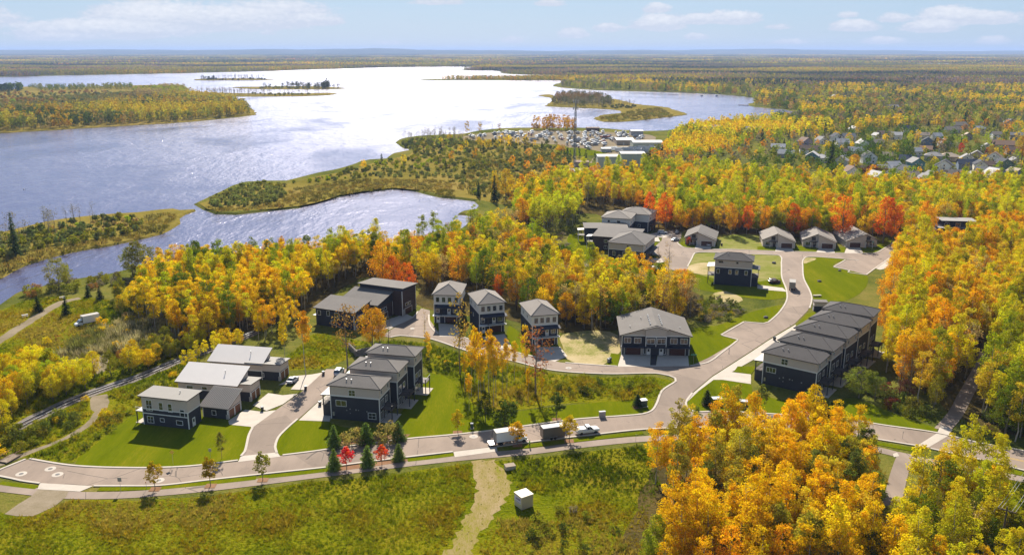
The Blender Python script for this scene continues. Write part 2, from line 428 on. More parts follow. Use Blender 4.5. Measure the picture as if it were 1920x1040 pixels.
# ------------------------------------------------------------------ water, land, haze
LAKE = [(-900, 640), (-300, 620), (0, 578), (40, 551), (130, 529), (200, 518), (280, 499), (380, 487), (480, 476), (580, 470), (660, 466), (740, 458), (820, 446), (868, 432), (890, 412), (896, 404), (866, 402), (872, 398), (898, 394),
        (896, 377), (860, 372.5), (830, 370), (785, 359), (760, 354), (730, 355), (700, 358), (667, 360.5), (630, 370), (580, 380), (555, 390), (480, 397.5), (440, 402), (410, 401), (372, 382.5),
        (395, 371), (425, 357.5), (460, 343), (500, 341), (535, 341), (570, 333), (600, 325.5), (650, 315), (692, 301), (725, 299), (742, 289), (772, 283), (756, 274), (750, 262), (800, 255), (865, 253), (900, 246), (964, 241), (1000, 241), (1077, 241), (1122, 242), (1204, 247), (1250, 246),
        (1285, 236), (1330, 229), (1370, 225), (1440, 224), (1485, 224), (1502, 216), (1477, 206), (1440, 203), (1405, 198), (1418, 190), (1410, 183.5), (1350, 177), (1280, 174), (1210, 172), (1115, 169), (1050, 164), (1040, 160), (1052, 151), (960, 151), (870, 150.5), (792, 151.3), (800, 149.6), (870, 148.3), (960, 147), (1062, 143.5),
        (1050, 141), (960, 139.5), (942, 137), (930, 133.2), (880, 132.5), (845, 132), (890, 131), (886, 125.6), (800, 125.8), (730, 126.5), (640, 129), (567, 131), (480, 134), (360, 137), (180, 140.5), (0, 144.5), (-300, 152), (-900, 170)]
ISLES = [
    [(-400, 258), (-120, 254), (0, 250), (120, 243), (207, 238), (335, 230.5), (425, 222), (475, 216), (474, 208), (455, 196), (425, 182), (480, 181.5), (560, 181), (624, 178), (618, 175), (560, 176), (480, 176), (400, 174), (360, 172), (340, 163), (280, 160), (180, 163), (82, 165), (52, 163), (20, 168), (-60, 168), (-400, 175)],
    [(470, 167), (560, 168), (640, 167), (643, 165.3), (580, 162.5), (500, 163), (440, 164)],
    [(367, 150.8), (430, 151), (470, 151), (512, 149.6), (480, 147.8), (420, 147.4), (385, 148)],
    [(1012, 179.5), (1030, 177.5), (1042, 181), (1085, 178), (1135, 184), (1165, 189), (1180, 193), (1200, 197), (1242, 201), (1260, 206), (1285, 215), (1262, 218.5), (1235, 221.5), (1197, 226), (1160, 229), (1135, 229), (1116, 222), (1135, 216), (1165, 212.5), (1158, 207), (1120, 204), (1085, 202.5), (1050, 201), (1025, 199.5), (1034, 192), (1035, 184)],
    [(-700, 520), (-200, 600), (0, 520), (50, 496), (130, 473), (207, 460), (275, 445.5), (318, 431), (332, 420), (334, 410), (345, 403), (366, 396), (362, 395), (335, 396.5), (327, 393), (295, 395.5), (260, 400.5), (200, 404), (120, 412), (60, 424), (0, 438), (-200, 455), (-700, 480)],
]
WZ = -1.0
def is_water(px):
    w = inpoly(px, LAKE)
    for q in ISLES: w &= ~inpoly(px, q)
    return w
def shore(poly, step):
    """pixel outline -> smooth world outline with small natural wiggles"""
    pts = spline(pix(poly, WZ), step, True)
    rr = random.Random(4)
    out = []
    for i, q in enumerate(pts):
        d = math.hypot(q[0], q[1])
        a = min(6.0, d * 0.0016)
        out.append((q[0] + rr.uniform(-a, a), q[1] + rr.uniform(-a, a)))
    return out
wt = MB()
wt.add([(-9000, 150, WZ), (9000, 150, WZ), (9000, 7500, WZ), (-9000, 7500, WZ)], [(0, 1, 2, 3)])
wt.build('lake_water', WATER)['kind'] = 'structure'

def bank(mb, loop, z0, z1, out, m=0):
    n = len(loop)
    area = sum(loop[i][0] * loop[(i+1) % n][1] - loop[(i+1) % n][0] * loop[i][1] for i in range(n))
    sg = 1 if area > 0 else -1
    low = []
    for i in range(n):
        a, b = loop[i - 1], loop[(i + 1) % n]
        t = Vector((b[0] - a[0], b[1] - a[1])).normalized()
        low.append((loop[i][0] + t.y * sg * out, loop[i][1] - t.x * sg * out))
    v = [(x, y, z0) for x, y in loop] + [(x, y, z1) for x, y in low]
    mb.add(v, [(i, (i+1) % n, n + (i+1) % n, n + i) for i in range(n)], m)

lake_w = shore(LAKE, 14.0)
outer = [(-40000, -300), (40000, -300), (40000, 42000), (-40000, 42000)]
grid = [(x, y) for x in range(-300, 341, 20) for y in range(40, 640, 20)]
grid += [(x, y) for x in range(-1400, 1401, 100) for y in range(700, 2400, 100)]
gpx = proj([(x, y, WZ) for x, y in grid])
lw = np.array(lake_w)
keep = [g for g, w in zip(grid, inpoly(np.array(grid), lake_w)) if not w and np.min(np.hypot(lw[:, 0] - g[0], lw[:, 1] - g[1])) > 6]
vin = [Vector(q) for q in outer] + [Vector(q) for q in lake_w] + [Vector(q) for q in keep]
n0, n1_ = 4, len(lake_w)
edges = [(i, (i + 1) % 4) for i in range(4)] + [(n0 + i, n0 + (i + 1) % n1_) for i in range(n1_)]
cv, ce, cf, *_ = delaunay_2d_cdt(vin, edges, [], 0, 1e-4)
cv = np.array([(p.x, p.y) for p in cv])
cen = np.array([cv[list(q)].mean(0) for q in cf])
wet = inpoly(cen, lake_w)
mb = MB()
mb.add([(x, y, 0) for x, y in cv], [tuple(q) for q, w in zip(cf, wet) if not w])
bank(mb, lake_w, 0.0, WZ - 1.2, -5.0)
gr = mb.build('ground', [GROUND])
gr['kind'] = 'structure'
for q in ISLES:
    lp = shore(q, 9.0)
    m2 = MB()
    a = sum(lp[i][0] * lp[(i+1) % len(lp)][1] - lp[(i+1) % len(lp)][0] * lp[i][1] for i in range(len(lp)))
    if a < 0: lp = lp[::-1]
    m2.v = [(x, y, -0.25) for x, y in lp]
    tri = tessellate_polygon([[Vector((x, y, 0)) for x, y in lp]])
    m2.f = [t if (Vector(lp[t[1]]) - Vector(lp[t[0]])).cross(Vector(lp[t[2]]) - Vector(lp[t[0]])) > 0 else t[::-1] for t in tri]
    m2.mi = [0] * len(m2.f)
    bank(m2, lp, -0.25, WZ - 1.0, 3.0)
    m2.build('marsh_island', MARSH)['kind'] = 'structure'

def sheet(name, pts_px, z, material, smooth=3.0, jit=0.0, kind='structure', world=None):
    pts = world if world else pix(pts_px)
    lp = spline(pts, smooth, True) if smooth else [np.array(q[:2]) for q in pts]
    rr = random.Random(len(pts) * 31 + int(z * 1000))
    lp = [(q[0] + rr.uniform(-jit, jit), q[1] + rr.uniform(-jit, jit)) for q in lp]
    a = sum(lp[i][0] * lp[(i+1) % len(lp)][1] - lp[(i+1) % len(lp)][0] * lp[i][1] for i in range(len(lp)))
    if a < 0: lp = lp[::-1]
    tri = tessellate_polygon([[Vector((x, y, 0)) for x, y in lp]])
    m2 = MB()
    fs = [t if (Vector(lp[t[1]]) - Vector(lp[t[0]])).cross(Vector(lp[t[2]]) - Vector(lp[t[0]])) > 0 else t[::-1] for t in tri]
    m2.add([(x, y, z) for x, y in lp], fs)
    o = m2.build(name, material)
    o['kind'] = kind
    return o
def ribbon(name, pts_px, width, z, material, jit=0.0, step=3.0, thick=0.0, world=False, kind='structure', off=0.0):
    c = spline(pts_px if world else pix(pts_px), step)
    rr = random.Random(len(pts_px) + int(width * 10))
    L, R = [], []
    for i, q in enumerate(c):
        t = c[min(i + 1, len(c) - 1)] - c[max(i - 1, 0)]
        t = t / (np.linalg.norm(t) + 1e-9)
        nrm = np.array((-t[1], t[0]))
        L.append(q + nrm * (off + width / 2 + rr.uniform(-jit, jit)))
        R.append(q + nrm * (off - width / 2 + rr.uniform(-jit, jit)))
    n = len(c)
    m2 = MB()
    m2.add([(p[0], p[1], z) for p in R] + [(p[0], p[1], z) for p in L], [(i, i + 1, n + i + 1, n + i) for i in range(n - 1)])
    if thick:
        for S in (R, L):
            m2.add([(p[0], p[1], z - thick) for p in S] + [(p[0], p[1], z) for p in S], [(i, i + 1, n + i + 1, n + i) for i in range(n - 1)])
    o = m2.build(name, material)
    o['kind'] = kind
    return o

# land cover, each sheet a few cm above the one below
sheet('marsh', [(376, 383), (410, 396), (470, 394), (560, 386), (640, 366), (740, 352), (790, 356), (835, 367), (900, 375), (960, 385), (1010, 372), (1080, 345), (1110, 315), (1080, 290), (1000, 270), (900, 262), (800, 262), (770, 288), (740, 296), (700, 305), (650, 320), (600, 330), (540, 344), (470, 346), (430, 360), (398, 374)], .05, MARSH, 12, 2.0)
sheet('forest_floor', [(300, 600), (420, 545), (560, 500), (700, 476), (860, 448), (960, 400), (1080, 352), (1220, 320), (1330, 335), (1480, 350), (1920, 350), (2300, 420), (2300, 800), (1920, 820), (1830, 800), (1700, 700), (1660, 600), (1680, 480), (1690, 445), (1500, 445), (1230, 430), (1095, 400), (1000, 430), (990, 470), (1130, 525), (1290, 545), (1310, 590), (1160, 620), (1060, 622), (950, 600), (790, 575), (780, 530), (680, 520), (560, 590), (400, 640)], .04, FLOOR, 8, 1.5)
sheet('forest_floor', [(1215, 900), (1260, 850), (1500, 845), (1590, 850), (1640, 880), (1640, 960), (1700, 960), (1800, 890), (1870, 930), (1900, 1040), (2000, 1180), (1100, 1180), (1130, 1060), (1180, 980)], .05, FLOOR, 4, 1.0)
sheet('meadow', [(-700, 1250), (-300, 1000), (-60, 950), (20, 966), (90, 955), (130, 938), (300, 936), (420, 926), (520, 912), (640, 898), (740, 888), (880, 868), (1000, 858), (1120, 845), (1200, 836), (1290, 838), (1560, 845), (1640, 880), (1700, 960), (1800, 890), (1920, 900), (2400, 960), (2600, 1300)], .03, MEADOW, 4, .4)
sheet('meadow', [(-300, 880), (-60, 880), (0, 868), (50, 856), (140, 868), (215, 800), (262, 778), (300, 752), (380, 690), (340, 640), (260, 580), (170, 560), (60, 560), (-60, 610), (-400, 700)], .03, MEADOW, 5, .6)
sheet('meadow', [(520, 690), (560, 650), (590, 625), (680, 640), (740, 640), (810, 645), (880, 668), (960, 685), (1050, 702), (1140, 708), (1230, 706), (1258, 712), (1262, 718), (1240, 732), (1225, 752), (1060, 756), (930, 770), (860, 740), (800, 690), (700, 650), (610, 690)], .03, MEADOW, 4, .4)
sheet('lawn', [(140, 870), (180, 832), (220, 800), (262, 776), (300, 790), (380, 780), (440, 770), (474, 800), (468, 815), (459, 846), (447, 864), (360, 874), (280, 877), (200, 876)], .06, LAWN, 3, .15)
sheet('lawn', [(518, 850), (516, 838), (522, 822), (535, 806), (557, 786), (600, 784), (640, 800), (715, 800), (760, 762), (790, 715), (806, 698), (835, 705), (870, 735), (890, 760), (930, 772), (990, 768), (1060, 760), (1140, 753), (1215, 750), (1228, 752), (1224, 766), (1206, 776), (1175, 779), (1080, 786.5), (1010, 795), (930, 806), (850, 815), (760, 823), (640, 838), (585, 847), (530, 853)], .06, LAWN, 3, .15)
sheet('lawn', [(1285, 756), (1296, 739), (1320, 720), (1335, 709), (1408, 718), (1410, 735), (1470, 750), (1530, 760), (1600, 746), (1640, 760), (1700, 784), (1758, 803), (1752, 810.5), (1655, 796.5), (1583, 784.5), (1518, 780), (1438, 775), (1385, 772), (1330, 771), (1300, 772), (1288, 765)], .06, LAWN, 3, .1)
sheet('lawn', [(1600, 790), (1655, 800), (1757, 815), (1758, 806), (1690, 785), (1640, 775)], .055, LAWN, 3, .1)
sheet('lawn', [(1293, 684), (1294, 640), (1302, 614), (1345, 610), (1400, 588), (1438, 577), (1466, 572), (1464, 583), (1441, 604), (1395, 603), (1352, 628), (1384, 637.5), (1325, 679)], .06, LAWN, 3, .1)
sheet('lawn', [(1514, 482), (1560, 484), (1608, 488), (1585, 486.6), (1562, 500), (1593, 506.8), (1624, 515), (1622, 540), (1590, 562), (1545, 566), (1522, 560), (1518, 545), (1507, 522), (1505, 500), (1506, 486)], .06, LAWN, 3, .1)
sheet('lawn', [(1304, 476), (1339, 474), (1400, 477), (1462, 480), (1465, 500), (1467, 520), (1420, 528), (1340, 522), (1295, 508), (1292, 496)], .06, DRYLAWN, 3, .1)
sheet('lawn', [(1290, 512), (1340, 522), (1420, 528), (1467, 522), (1474, 542), (1476, 556), (1440, 562), (1360, 552), (1300, 538)], .065, LAWN, 3, .1)
sheet('lawn', [(1351, 466), (1360, 442), (1425, 440), (1430, 464), (1420, 469)], .06, DRYLAWN, 3, .1)
sheet('lawn', [(1490, 472), (1492, 462), (1506, 461), (1506, 472.5)], .06, LAWN, 0)
sheet('lawn', [(1420, 469.5), (1420, 462), (1456, 463), (1454, 471.0)], .061, LAWN, 0)
sheet('lawn', [(1506, 472.6), (1506, 463), (1531, 465), (1530, 472.7)], .061, LAWN, 0)
sheet('lawn', [(1566, 474), (1566, 464), (1584, 463), (1583, 474.5)], .061, LAWN, 0)
sheet('lawn', [(1620, 474.5), (1618, 466), (1646, 462), (1655, 445), (1682, 446), (1683, 450), (1655, 466), (1640, 474.5)], .061, LAWN, 0)
sheet('lawn', [(1272, 457), (1284, 452), (1306, 461), (1304, 465.3), (1284, 463.5)], .061, LAWN, 0)
sheet('lawn', [(1064, 446), (1078, 434), (1092, 440), (1100, 462), (1112, 484), (1092, 486), (1072, 470)], .06, LAWN, 3, .2)
for q in ([(1213, 452), (1236, 456), (1230, 461), (1212, 458)], [(1212, 465), (1228, 466), (1226, 471), (1211, 469)], [(1214, 478), (1232, 479), (1236, 483), (1214, 482)], [(1222, 492), (1245, 494), (1246, 499), (1222, 497)]):
    sheet('lawn', q, .061, LAWN, 0)
sheet('lawn', [(805, 592), (806, 606), (822, 620), (822, 606), (812, 594)], .061, LAWN, 0)
sheet('lawn', [(955, 610), (968, 618), (1000, 650), (1002, 668), (965, 660), (950, 640)], .06, LAWN, 3)
sheet('lawn', [(735, 575), (770, 570), (775, 592), (745, 590)], .061, LAWN, 2)
sheet('lawn', [(1146, 662), (1162, 664), (1159, 686), (1138, 685)], .062, LAWN, 0)
sheet('bare_lot', [(1054, 628), (1100, 620), (1146, 622), (1162, 630), (1162, 662), (1146, 672), (1130, 685), (1080, 680), (1062, 672), (1056, 650)], .055, SOIL, 3, .3)
sheet('bare_lot', [(1335, 552), (1360, 546), (1392, 560), (1378, 568), (1345, 564)], .07, SOIL, 2, .3)
sheet('bare_lot', [(1288, 500), (1320, 492), (1338, 498), (1338, 514), (1300, 512)], .07, SOIL, 2, .3)
sheet('bare_lot', [(1290, 466), (1352, 467), (1425, 470), (1425, 471.5), (1352, 468.5)], .05, SOIL, 0)
sheet('bare_lot', [(1508, 484), (1530, 484.5), (1524, 489), (1508, 494)], .07, SOIL, 1, .2)
sheet('dirt_track', [(885, 864), (905, 861), (926, 863), (945, 885), (956, 905), (950, 935), (930, 965), (900, 1005), (870, 1070), (800, 1120), (780, 1080), (832, 1040), (866, 985), (888, 945), (895, 920), (890, 890)], .045, TRACK, 1.2, .75)
sheet('dirt_track', [(70, 917), (126, 922), (124, 932), (104, 948), (62, 966), (12, 962), (36, 945), (58, 930)], .075, GRAVEL, 2, .3)
ribbon('footpath', [(1003, 443), (978, 447), (984, 461), (1022, 475), (1060, 487), (1110, 500), (1156, 512)], 4.5, .06, GRAVEL, .4)
ribbon('footpath', [(192, 756), (182, 775), (165, 796), (120, 822), (60, 846), (20, 862), (-20, 880)], 1.5, .06, GRAVEL, .3)
sheet('gravel_clearing', [(172, 742), (200, 738), (198, 770), (176, 772)], .055, GRAVEL, 2, .3)
sheet('gravel_clearing', [(176, 668), (196, 662), (202, 690), (184, 702), (176, 690)], .055, GRAVEL, 2, .4)
ribbon('gravel_road', [(-120, 700), (-40, 660), (0, 638), (40, 612), (84, 585), (118, 566), (150, 559)], 3.6, .06, GRAVEL, .3)
sheet('industrial_yard', [(1130, 290), (1156, 283), (1180, 285), (1170, 293), (1118, 296), (1118, 322), (1140, 330), (1060, 332), (1050, 322), (1100, 310), (1112, 296)], .08, GRAVEL, 6, .6)
sheet('boatyard_ground', [(868, 256), (960, 246), (1080, 246), (1210, 252), (1230, 262), (1190, 275), (1130, 284), (1080, 283), (1050, 272), (960, 268), (880, 263)], .08, GRAVEL, 8, 1)
for q in ([(1040, 283), (1078, 277), (1130, 286), (1120, 291), (1080, 292)], [(1105, 306), (1118, 305), (1118, 314), (1104, 314)]):
    sheet('lawn', q, .09, LAWN, 5)

# streets
sheet('street', [(-6, 884), (48, 862), (56, 861), (134, 873.5), (180, 876.5), (280, 878), (360, 874.5), (447, 865), (520, 855), (585, 847.5), (640, 839.5), (760, 824), (850, 816), (930, 807), (1010, 796), (1080, 787), (1175, 780), (1224, 770), (1290, 768), (1330, 772), (1385, 773.5), (1438, 776.5), (1518, 781.5), (1583, 786), (1655, 798), (1757, 812.5), (1835, 831.5), (1920, 846.5), (2300, 930),
                 (2300, 985), (1920, 881.5), (1830, 859.5), (1722, 835.5), (1602, 817), (1503, 808), (1402, 802), (1300, 801), (1207, 804.5), (1120, 813.5), (1017, 825.5), (930, 836.5), (850, 846.5), (762, 856.5), (680, 866.5), (620, 874.5), (480, 889.5), (300, 909.5), (175, 910.5), (75, 905.5), (39, 900.5), (-6, 891)], .080, ASPHALT, 0)
sheet('street', [(1215, 775), (1232, 757), (1242, 733), (1262, 720), (1268, 714), (1256, 704), (1330, 670), (1385, 637.5), (1441, 605), (1465, 582), (1477, 557), (1475, 542), (1467, 520), (1466, 490), (1464, 476), (1508, 476), (1505, 486), (1504, 500), (1506, 522), (1517, 545), (1521, 560), (1515, 582), (1490, 607), (1440, 637), (1410, 657), (1335, 705), (1297, 737), (1285, 755), (1295, 774)], .086, ASPHALT, 0)
sheet('street', [(1385, 637.5), (1352, 629), (1395, 604), (1432, 607), (1445, 602), (1440, 620)], .083, ASPHALT, 0)
sheet('street', [(1271, 455), (1283, 464), (1299, 466), (1362, 467.5), (1420, 470), (1530, 473), (1585, 475), (1640, 475), (1660, 465), (1683, 451.5), (1688, 454), (1676, 478), (1640, 503), (1624, 515), (1592, 507), (1562, 500.4), (1585, 487), (1610, 488), (1560, 483), (1514, 481), (1505, 484), (1466, 482), (1463, 479), (1400, 476), (1339, 473), (1304, 474), (1290, 500), (1287, 508), (1254, 506), (1246, 495), (1238, 484), (1227, 472), (1228, 462), (1240, 452), (1243, 442), (1238, 436), (1262, 431), (1278, 436), (1277, 446)], .090, ASPHALT, 0)
sheet('street', [(1258, 706), (1230, 700.5), (1135, 701.5), (1035, 694.5), (960, 677), (905, 666), (865, 655), (805, 635.5), (750, 630), (732, 633), (718, 630), (730, 620), (750, 608), (775, 595), (785, 584), (790, 578), (806, 582), (806, 600), (820, 620), (867, 632), (960, 659.5), (1052, 679.5), (1160, 687), (1292, 686), (1318, 680)], .083, ASPHALT, 0)
sheet('street', [(447, 866), (459, 847), (467, 816), (474, 802), (520, 767), (567.6, 733), (612, 692), (652, 692), (640, 708), (605, 745), (560, 785), (536, 805), (522, 820), (516, 840), (520, 856)], .086, ASPHALT, 0)
# pale concrete: driveways, aprons, walks
DW = [[(75, 905.5), (175, 911), (150, 921.5), (70, 917)], [(850, 847), (931, 837), (933, 846), (853, 857)],
      [(452, 855), (520, 848), (526, 856), (446, 866)],
      [(428, 789), (460, 768), (492, 772), (518, 769), (472, 803), (470, 800), (430, 796)], [(474, 760), (503, 737), (530, 741), (558, 738), (530, 758), (500, 770)], [(522, 722), (553, 705), (585, 702), (606, 698), (570, 731), (545, 730), (556, 718)],
      [(616, 738), (640, 722), (618, 790), (560, 788), (590, 760), (603, 748)],
      [(1158, 687.5), (1165, 664.5), (1220, 665.5), (1219, 684.5), (1230, 684.5), (1233, 666), (1290, 667), (1292, 686.5)],
      [(822, 606), (858, 609), (862, 630), (824, 631)], [(904, 632), (946, 626), (962, 655), (925, 652)], [(1000, 650), (1050, 650), (1064, 668), (1040, 678), (1010, 670)],
      [(1297, 739), (1335, 707), (1410, 659), (1440, 639), (1491, 609), (1500, 613), (1452, 645), (1424, 668), (1378, 694), (1372, 697.5), (1408, 702), (1408, 720), (1355, 712), (1338, 712), (1310, 733), (1290, 752), (1287, 755)],
      [(1456, 463), (1484, 463), (1489, 472), (1453, 471)], [(1536, 465), (1562, 466), (1566, 474.5), (1530, 473.2)], [(1588, 463), (1612, 464), (1619, 475), (1583, 475)], [(1306, 459), (1335, 461), (1332, 467), (1302, 466)],
      [(1210, 441), (1236, 435), (1262, 440), (1244, 446)], [(1210, 446), (1234, 445), (1238, 453), (1210, 452)], [(1208, 459), (1228, 461), (1227, 466), (1206, 465)], [(1206, 470), (1228, 472), (1234, 478), (1206, 477)], [(1206, 483), (1240, 485), (1245, 493), (1210, 491)], [(1222, 498), (1250, 500), (1254, 506), (1222, 504)],
      [(725, 600), (760, 588), (774, 594), (748, 608), (730, 618), (712, 612)], [(705, 612), (726, 606), (720, 618), (700, 625)], [(1420, 534), (1468, 540), (1475, 547), (1440, 544), (1420, 541)],
      [(1714, 838), (1722, 834), (1757, 812), (1764, 797), (1786, 806), (1776, 818), (1742, 838)], [(1682, 848), (1686, 855), (1676, 857), (1674, 851)], [(1052, 492), (1082, 497), (1080, 504), (1050, 498)], [(1640, 503), (1676, 480), (1690, 490), (1676, 500), (1650, 506)]]
for i, q in enumerate(DW): sheet('driveway', q, .098 + .001 * (i % 5), CONCRETE, 0)
sheet('driveway', [(1219.5, 685), (1221, 664.6), (1231.5, 664.8), (1229.6, 685)], .112, asphalt('dark_asphalt', (.045, .042, .042)), 0)
for q in ([(1376, 697), (1383, 687), (1420, 687), (1408, 702)], [(1414, 676), (1424, 669), (1436, 672), (1432, 678)], [(1463, 645), (1474, 636), (1484, 640), (1474, 650)], [(1491, 612), (1513, 588), (1528, 584), (1532, 592), (1510, 612)]):
    sheet('lawn', q, .115, LAWN, 0)
ribbon('shared_path', [(-60, 909), (0, 914), (60, 921), (130, 928), (220, 928), (300, 923), (400, 913.5), (480, 904), (560, 894), (640, 884), (760, 869), (860, 858), (1000, 845.5), (1100, 832.5), (1200, 823), (1300, 819), (1400, 819), (1500, 823), (1600, 834), (1660, 846), (1700, 856), (1760, 868), (1840, 882), (1920, 899), (2200, 960)], 2.9, .07, PATHM)
ribbon('shared_path', [(1700, 850), (1692, 870), (1684, 895), (1678, 920), (1668, 950), (1650, 990)], 3.4, .074, PATHM)
ribbon('shared_path', [(1766, 806), (1790, 778), (1808, 745), (1826, 712), (1838, 690), (1850, 660)], 3.4, .074, PATHM)
for a, b, c, d in (((0, 905), (70, 913.5), 1.5, .0), ((185, 916.5), (290, 914.5), 1.6, 0), ((300, 914), (480, 895.5), 1.8, 0), ((485, 895), (620, 880), 1.7, 0), ((764, 862.5), (850, 852), 1.6, 0), ((945, 842), (1017, 832.5), 1.6, 0), ((1020, 832), (1205, 811), 1.6, 0), ((1610, 824), (1720, 844), 2.0, 0), ((1830, 866), (1920, 889), 2.2, 0)):
    ribbon('verge', [a, ((a[0]+b[0])/2, (a[1]+b[1])/2 + 0.5), b], c, .085, LAWN)
sheet('planting_bed', [(624, 884), (690, 876), (765, 864), (763, 860), (690, 868), (622, 878)], .092, MULCH, 0)
sheet('planting_bed', [(622, 836), (690, 829), (762, 820), (770, 814), (700, 818), (640, 826)], .075, MULCH, 2)
# kerbs: 0.12 m steps along every street edge
KERBS = [[(-6, 883), (48, 861)], [(56, 860), (95, 867), (134, 872.5), (180, 875.5), (230, 876.8), (280, 877), (360, 873.5), (446, 863)],
         [(530, 853.3), (585, 846.5), (640, 838.5), (760, 823), (850, 815), (930, 806), (1010, 795), (1080, 786), (1175, 779), (1206, 776), (1222, 770), (1231, 757), (1241, 733), (1256, 722), (1267, 715), (1266, 709), (1255, 704.5), (1230, 700), (1135, 701), (1035, 694), (960, 676.5), (905, 665.5), (865, 654.5), (805, 635), (750, 629.5), (732, 632.5)],
         [(1835, 830.5), (1757, 811.5), (1655, 796.8), (1583, 785), (1518, 780.5), (1438, 775.5), (1385, 772.5), (1330, 771.5), (1302, 772), (1290, 766), (1286, 755), (1298, 737)],
         [(1835, 830.5), (1920, 845.5), (2200, 908)],
         [(1518, 578), (1522, 560), (1518, 545), (1507, 522), (1505, 500), (1506, 487), (1515, 481.8), (1560, 483.8), (1610, 488.3)], [(1585, 487.5), (1563, 500.4)], [(1563, 501), (1593, 507.5), (1590, 510.5), (1624, 515.5)],[(1624, 515.5), (1641, 503), (1677, 478)],
         [(1294, 685.5), (1326, 680), (1355, 660), (1383.5, 638)], [(1384, 637), (1353, 628.8)], [(1352, 628), (1395, 603.5)], [(1396, 603.5), (1432, 606.3), (1441, 604)], [(1441, 604), (1455, 592), (1464, 582), (1473, 568), (1476, 557), (1474, 542), (1466, 520), (1465, 495), (1462, 479.5), (1440, 477.5), (1400, 476.5), (1339, 473.6), (1312, 473), (1303, 474.5), (1297, 485), (1289, 500)],
         [(1270, 455.5), (1276, 461), (1283, 464), (1302, 466)], [(1336, 467.5), (1362, 467.2), (1420, 469.6), (1452, 470.7)], [(1490, 471.8), (1530, 472.8)], [(1567, 474.2), (1583, 474.7)], [(1620, 474.8), (1640, 474.5), (1660, 464.5), (1683, 451)],
         [(1157, 686.7), (1120, 684.5), (1060, 680)], [(1012, 671), (960, 659)], [(922, 652), (867, 631.5)], [(822, 626), (810, 616), (805, 606), (804, 590)], [(700, 624), (720, 618), (748, 608), (775, 594.5), (784, 584)],
         [(474, 801.5), (467, 815), (459, 847), (452, 855)], [(558, 785.5), (537, 804), (522, 820), (516, 838), (519, 849)],
         [(-6, 891.5), (20, 896.5), (39, 901), (75, 906)], [(176, 911), (230, 911), (300, 910), (390, 900), (480, 890), (620, 875), (680, 867), (762, 857), (849, 847)], [(931, 837), (1017, 826), (1120, 814), (1207, 805), (1300, 801.5), (1402, 802.5), (1503, 808.5), (1602, 817.5), (1722, 836)], [(1745, 841), (1830, 860), (1920, 882), (2200, 956)]]
for q in KERBS: ribbon('kerb', q, 0.55, .20, KERBM, step=1.5, thick=.16)
# yellow centre line at the right
YEL = mat('yellow_line_paint', (.55, .33, .04), 0.7, .15, 1.0)
ribbon('road_marking', [(1826, 843), (1880, 855), (1920, 864), (2000, 885), (2200, 930)], 0.14, .094, YEL)
ribbon('road_marking', [(1826, 844.6), (1880, 856.6), (1920, 865.6), (2000, 886.6), (2200, 931.8)], 0.14, .094, YEL)
for j, (x, y, w) in enumerate(((94.5, 879, 1.15), (108, 889.5, 1.15), (40, 888.3, 1.15), (298, 900.5, 1.15), (888, 818.3, 1.05), (1066, 690, .9), (773, 616, .8))):
    q = P(x, y)
    t = empty('manhole_cover', (q.x, q.y, .088), 0)
    tag(t, ['pale concrete manhole collar nearest the dead end kerb tip', 'pale manhole collar in the middle of the dead end, closest to the path', 'pale manhole collar at the tip of the dead end street', 'manhole collar in the street beside the young maple at the left', 'small manhole collar in the street beside the parked box truck', 'manhole collar in the side street below the bare lot', 'manhole collar in the small turnaround by the brown triplex'][j], 'manhole', 'manhole covers in the streets')
    t2 = MB(); t2.lathe([(w, 0), (w, .012), (w * .5, .02), (0.05, .02)], 20); t2.build('collar', CONCRETE, t)
    t2 = MB(); t2.lathe([(w * .42, .021), (w * .42, .03), (0.05, .034)], 14); t2.build('lid', mat('cast_iron', (.09, .08, .075), .6), t)
# railway
RAILP = [(20, 808), (90, 772), (160, 741), (215, 722), (265, 705), (320, 682), (375, 661), (430, 642), (480, 622)]
ribbon('railway_ballast', RAILP, 4.6, .10, mat('ballast', (.15, .125, .10), .95, .35, 2.0, bump=.6), .3)
rc = spline(pix(RAILP), 0.75)
sl, rl = MB(), [MB(), MB()]
for i in range(1, len(rc) - 1):
    t = rc[i + 1] - rc[i - 1]; t /= np.linalg.norm(t); nn = np.array((-t[1], t[0]))
    q = rc[i]
    c4 = [q + t * a + nn * b for a, b in ((-.12, -1.25), (.12, -1.25), (.12, 1.25), (-.12, 1.25))]
    sl.hexa([(p[0], p[1], .1) for p in c4], [(p[0], p[1], .2) for p in c4])
so = sl.build('railway_sleepers', mat('creosote_timber', (.07, .05, .04), .9, .3)); so['kind'] = 'stuff'
for s in (-.74, .74): ribbon('railway_rail', RAILP, .16, .34, STEEL, thick=.16, off=s, step=3)

# far ridges: two long low hills with broken crests
def ridge(y0, depth, hgt, x0, x1, seed, m):
    rr = np.random.RandomState(seed)
    nx, ny = 260, 10
    xs = np.linspace(x0, x1, nx)
    prof = np.zeros(nx)
    for k, a in ((1.3, .35), (3.1, .25), (7.7, .15), (17.3, .10), (41., .05)):
        prof += a * np.sin(xs / (x1 - x0) * 6.283 * k + rr.rand() * 6.28)
    prof = hgt * (0.75 + 0.45 * prof)
    v = []
    for j in range(ny):
        t = j / (ny - 1)
        s = math.sin(min(t * 1.25, 1.0) * math.pi / 2)
        for i in range(nx): v.append((xs[i], y0 + depth * t + 250 * math.sin(i * .3), max(-2.0, prof[i] * s - 1 + (rr.rand() - .5) * hgt * .05)))
    f = [(j*nx+i, j*nx+i+1, (j+1)*nx+i+1, (j+1)*nx+i) for j in range(ny-1) for i in range(nx-1)]
    m2 = MB(); m2.add(v, f)
    m2.build('hills', m, smooth=True)['kind'] = 'structure'
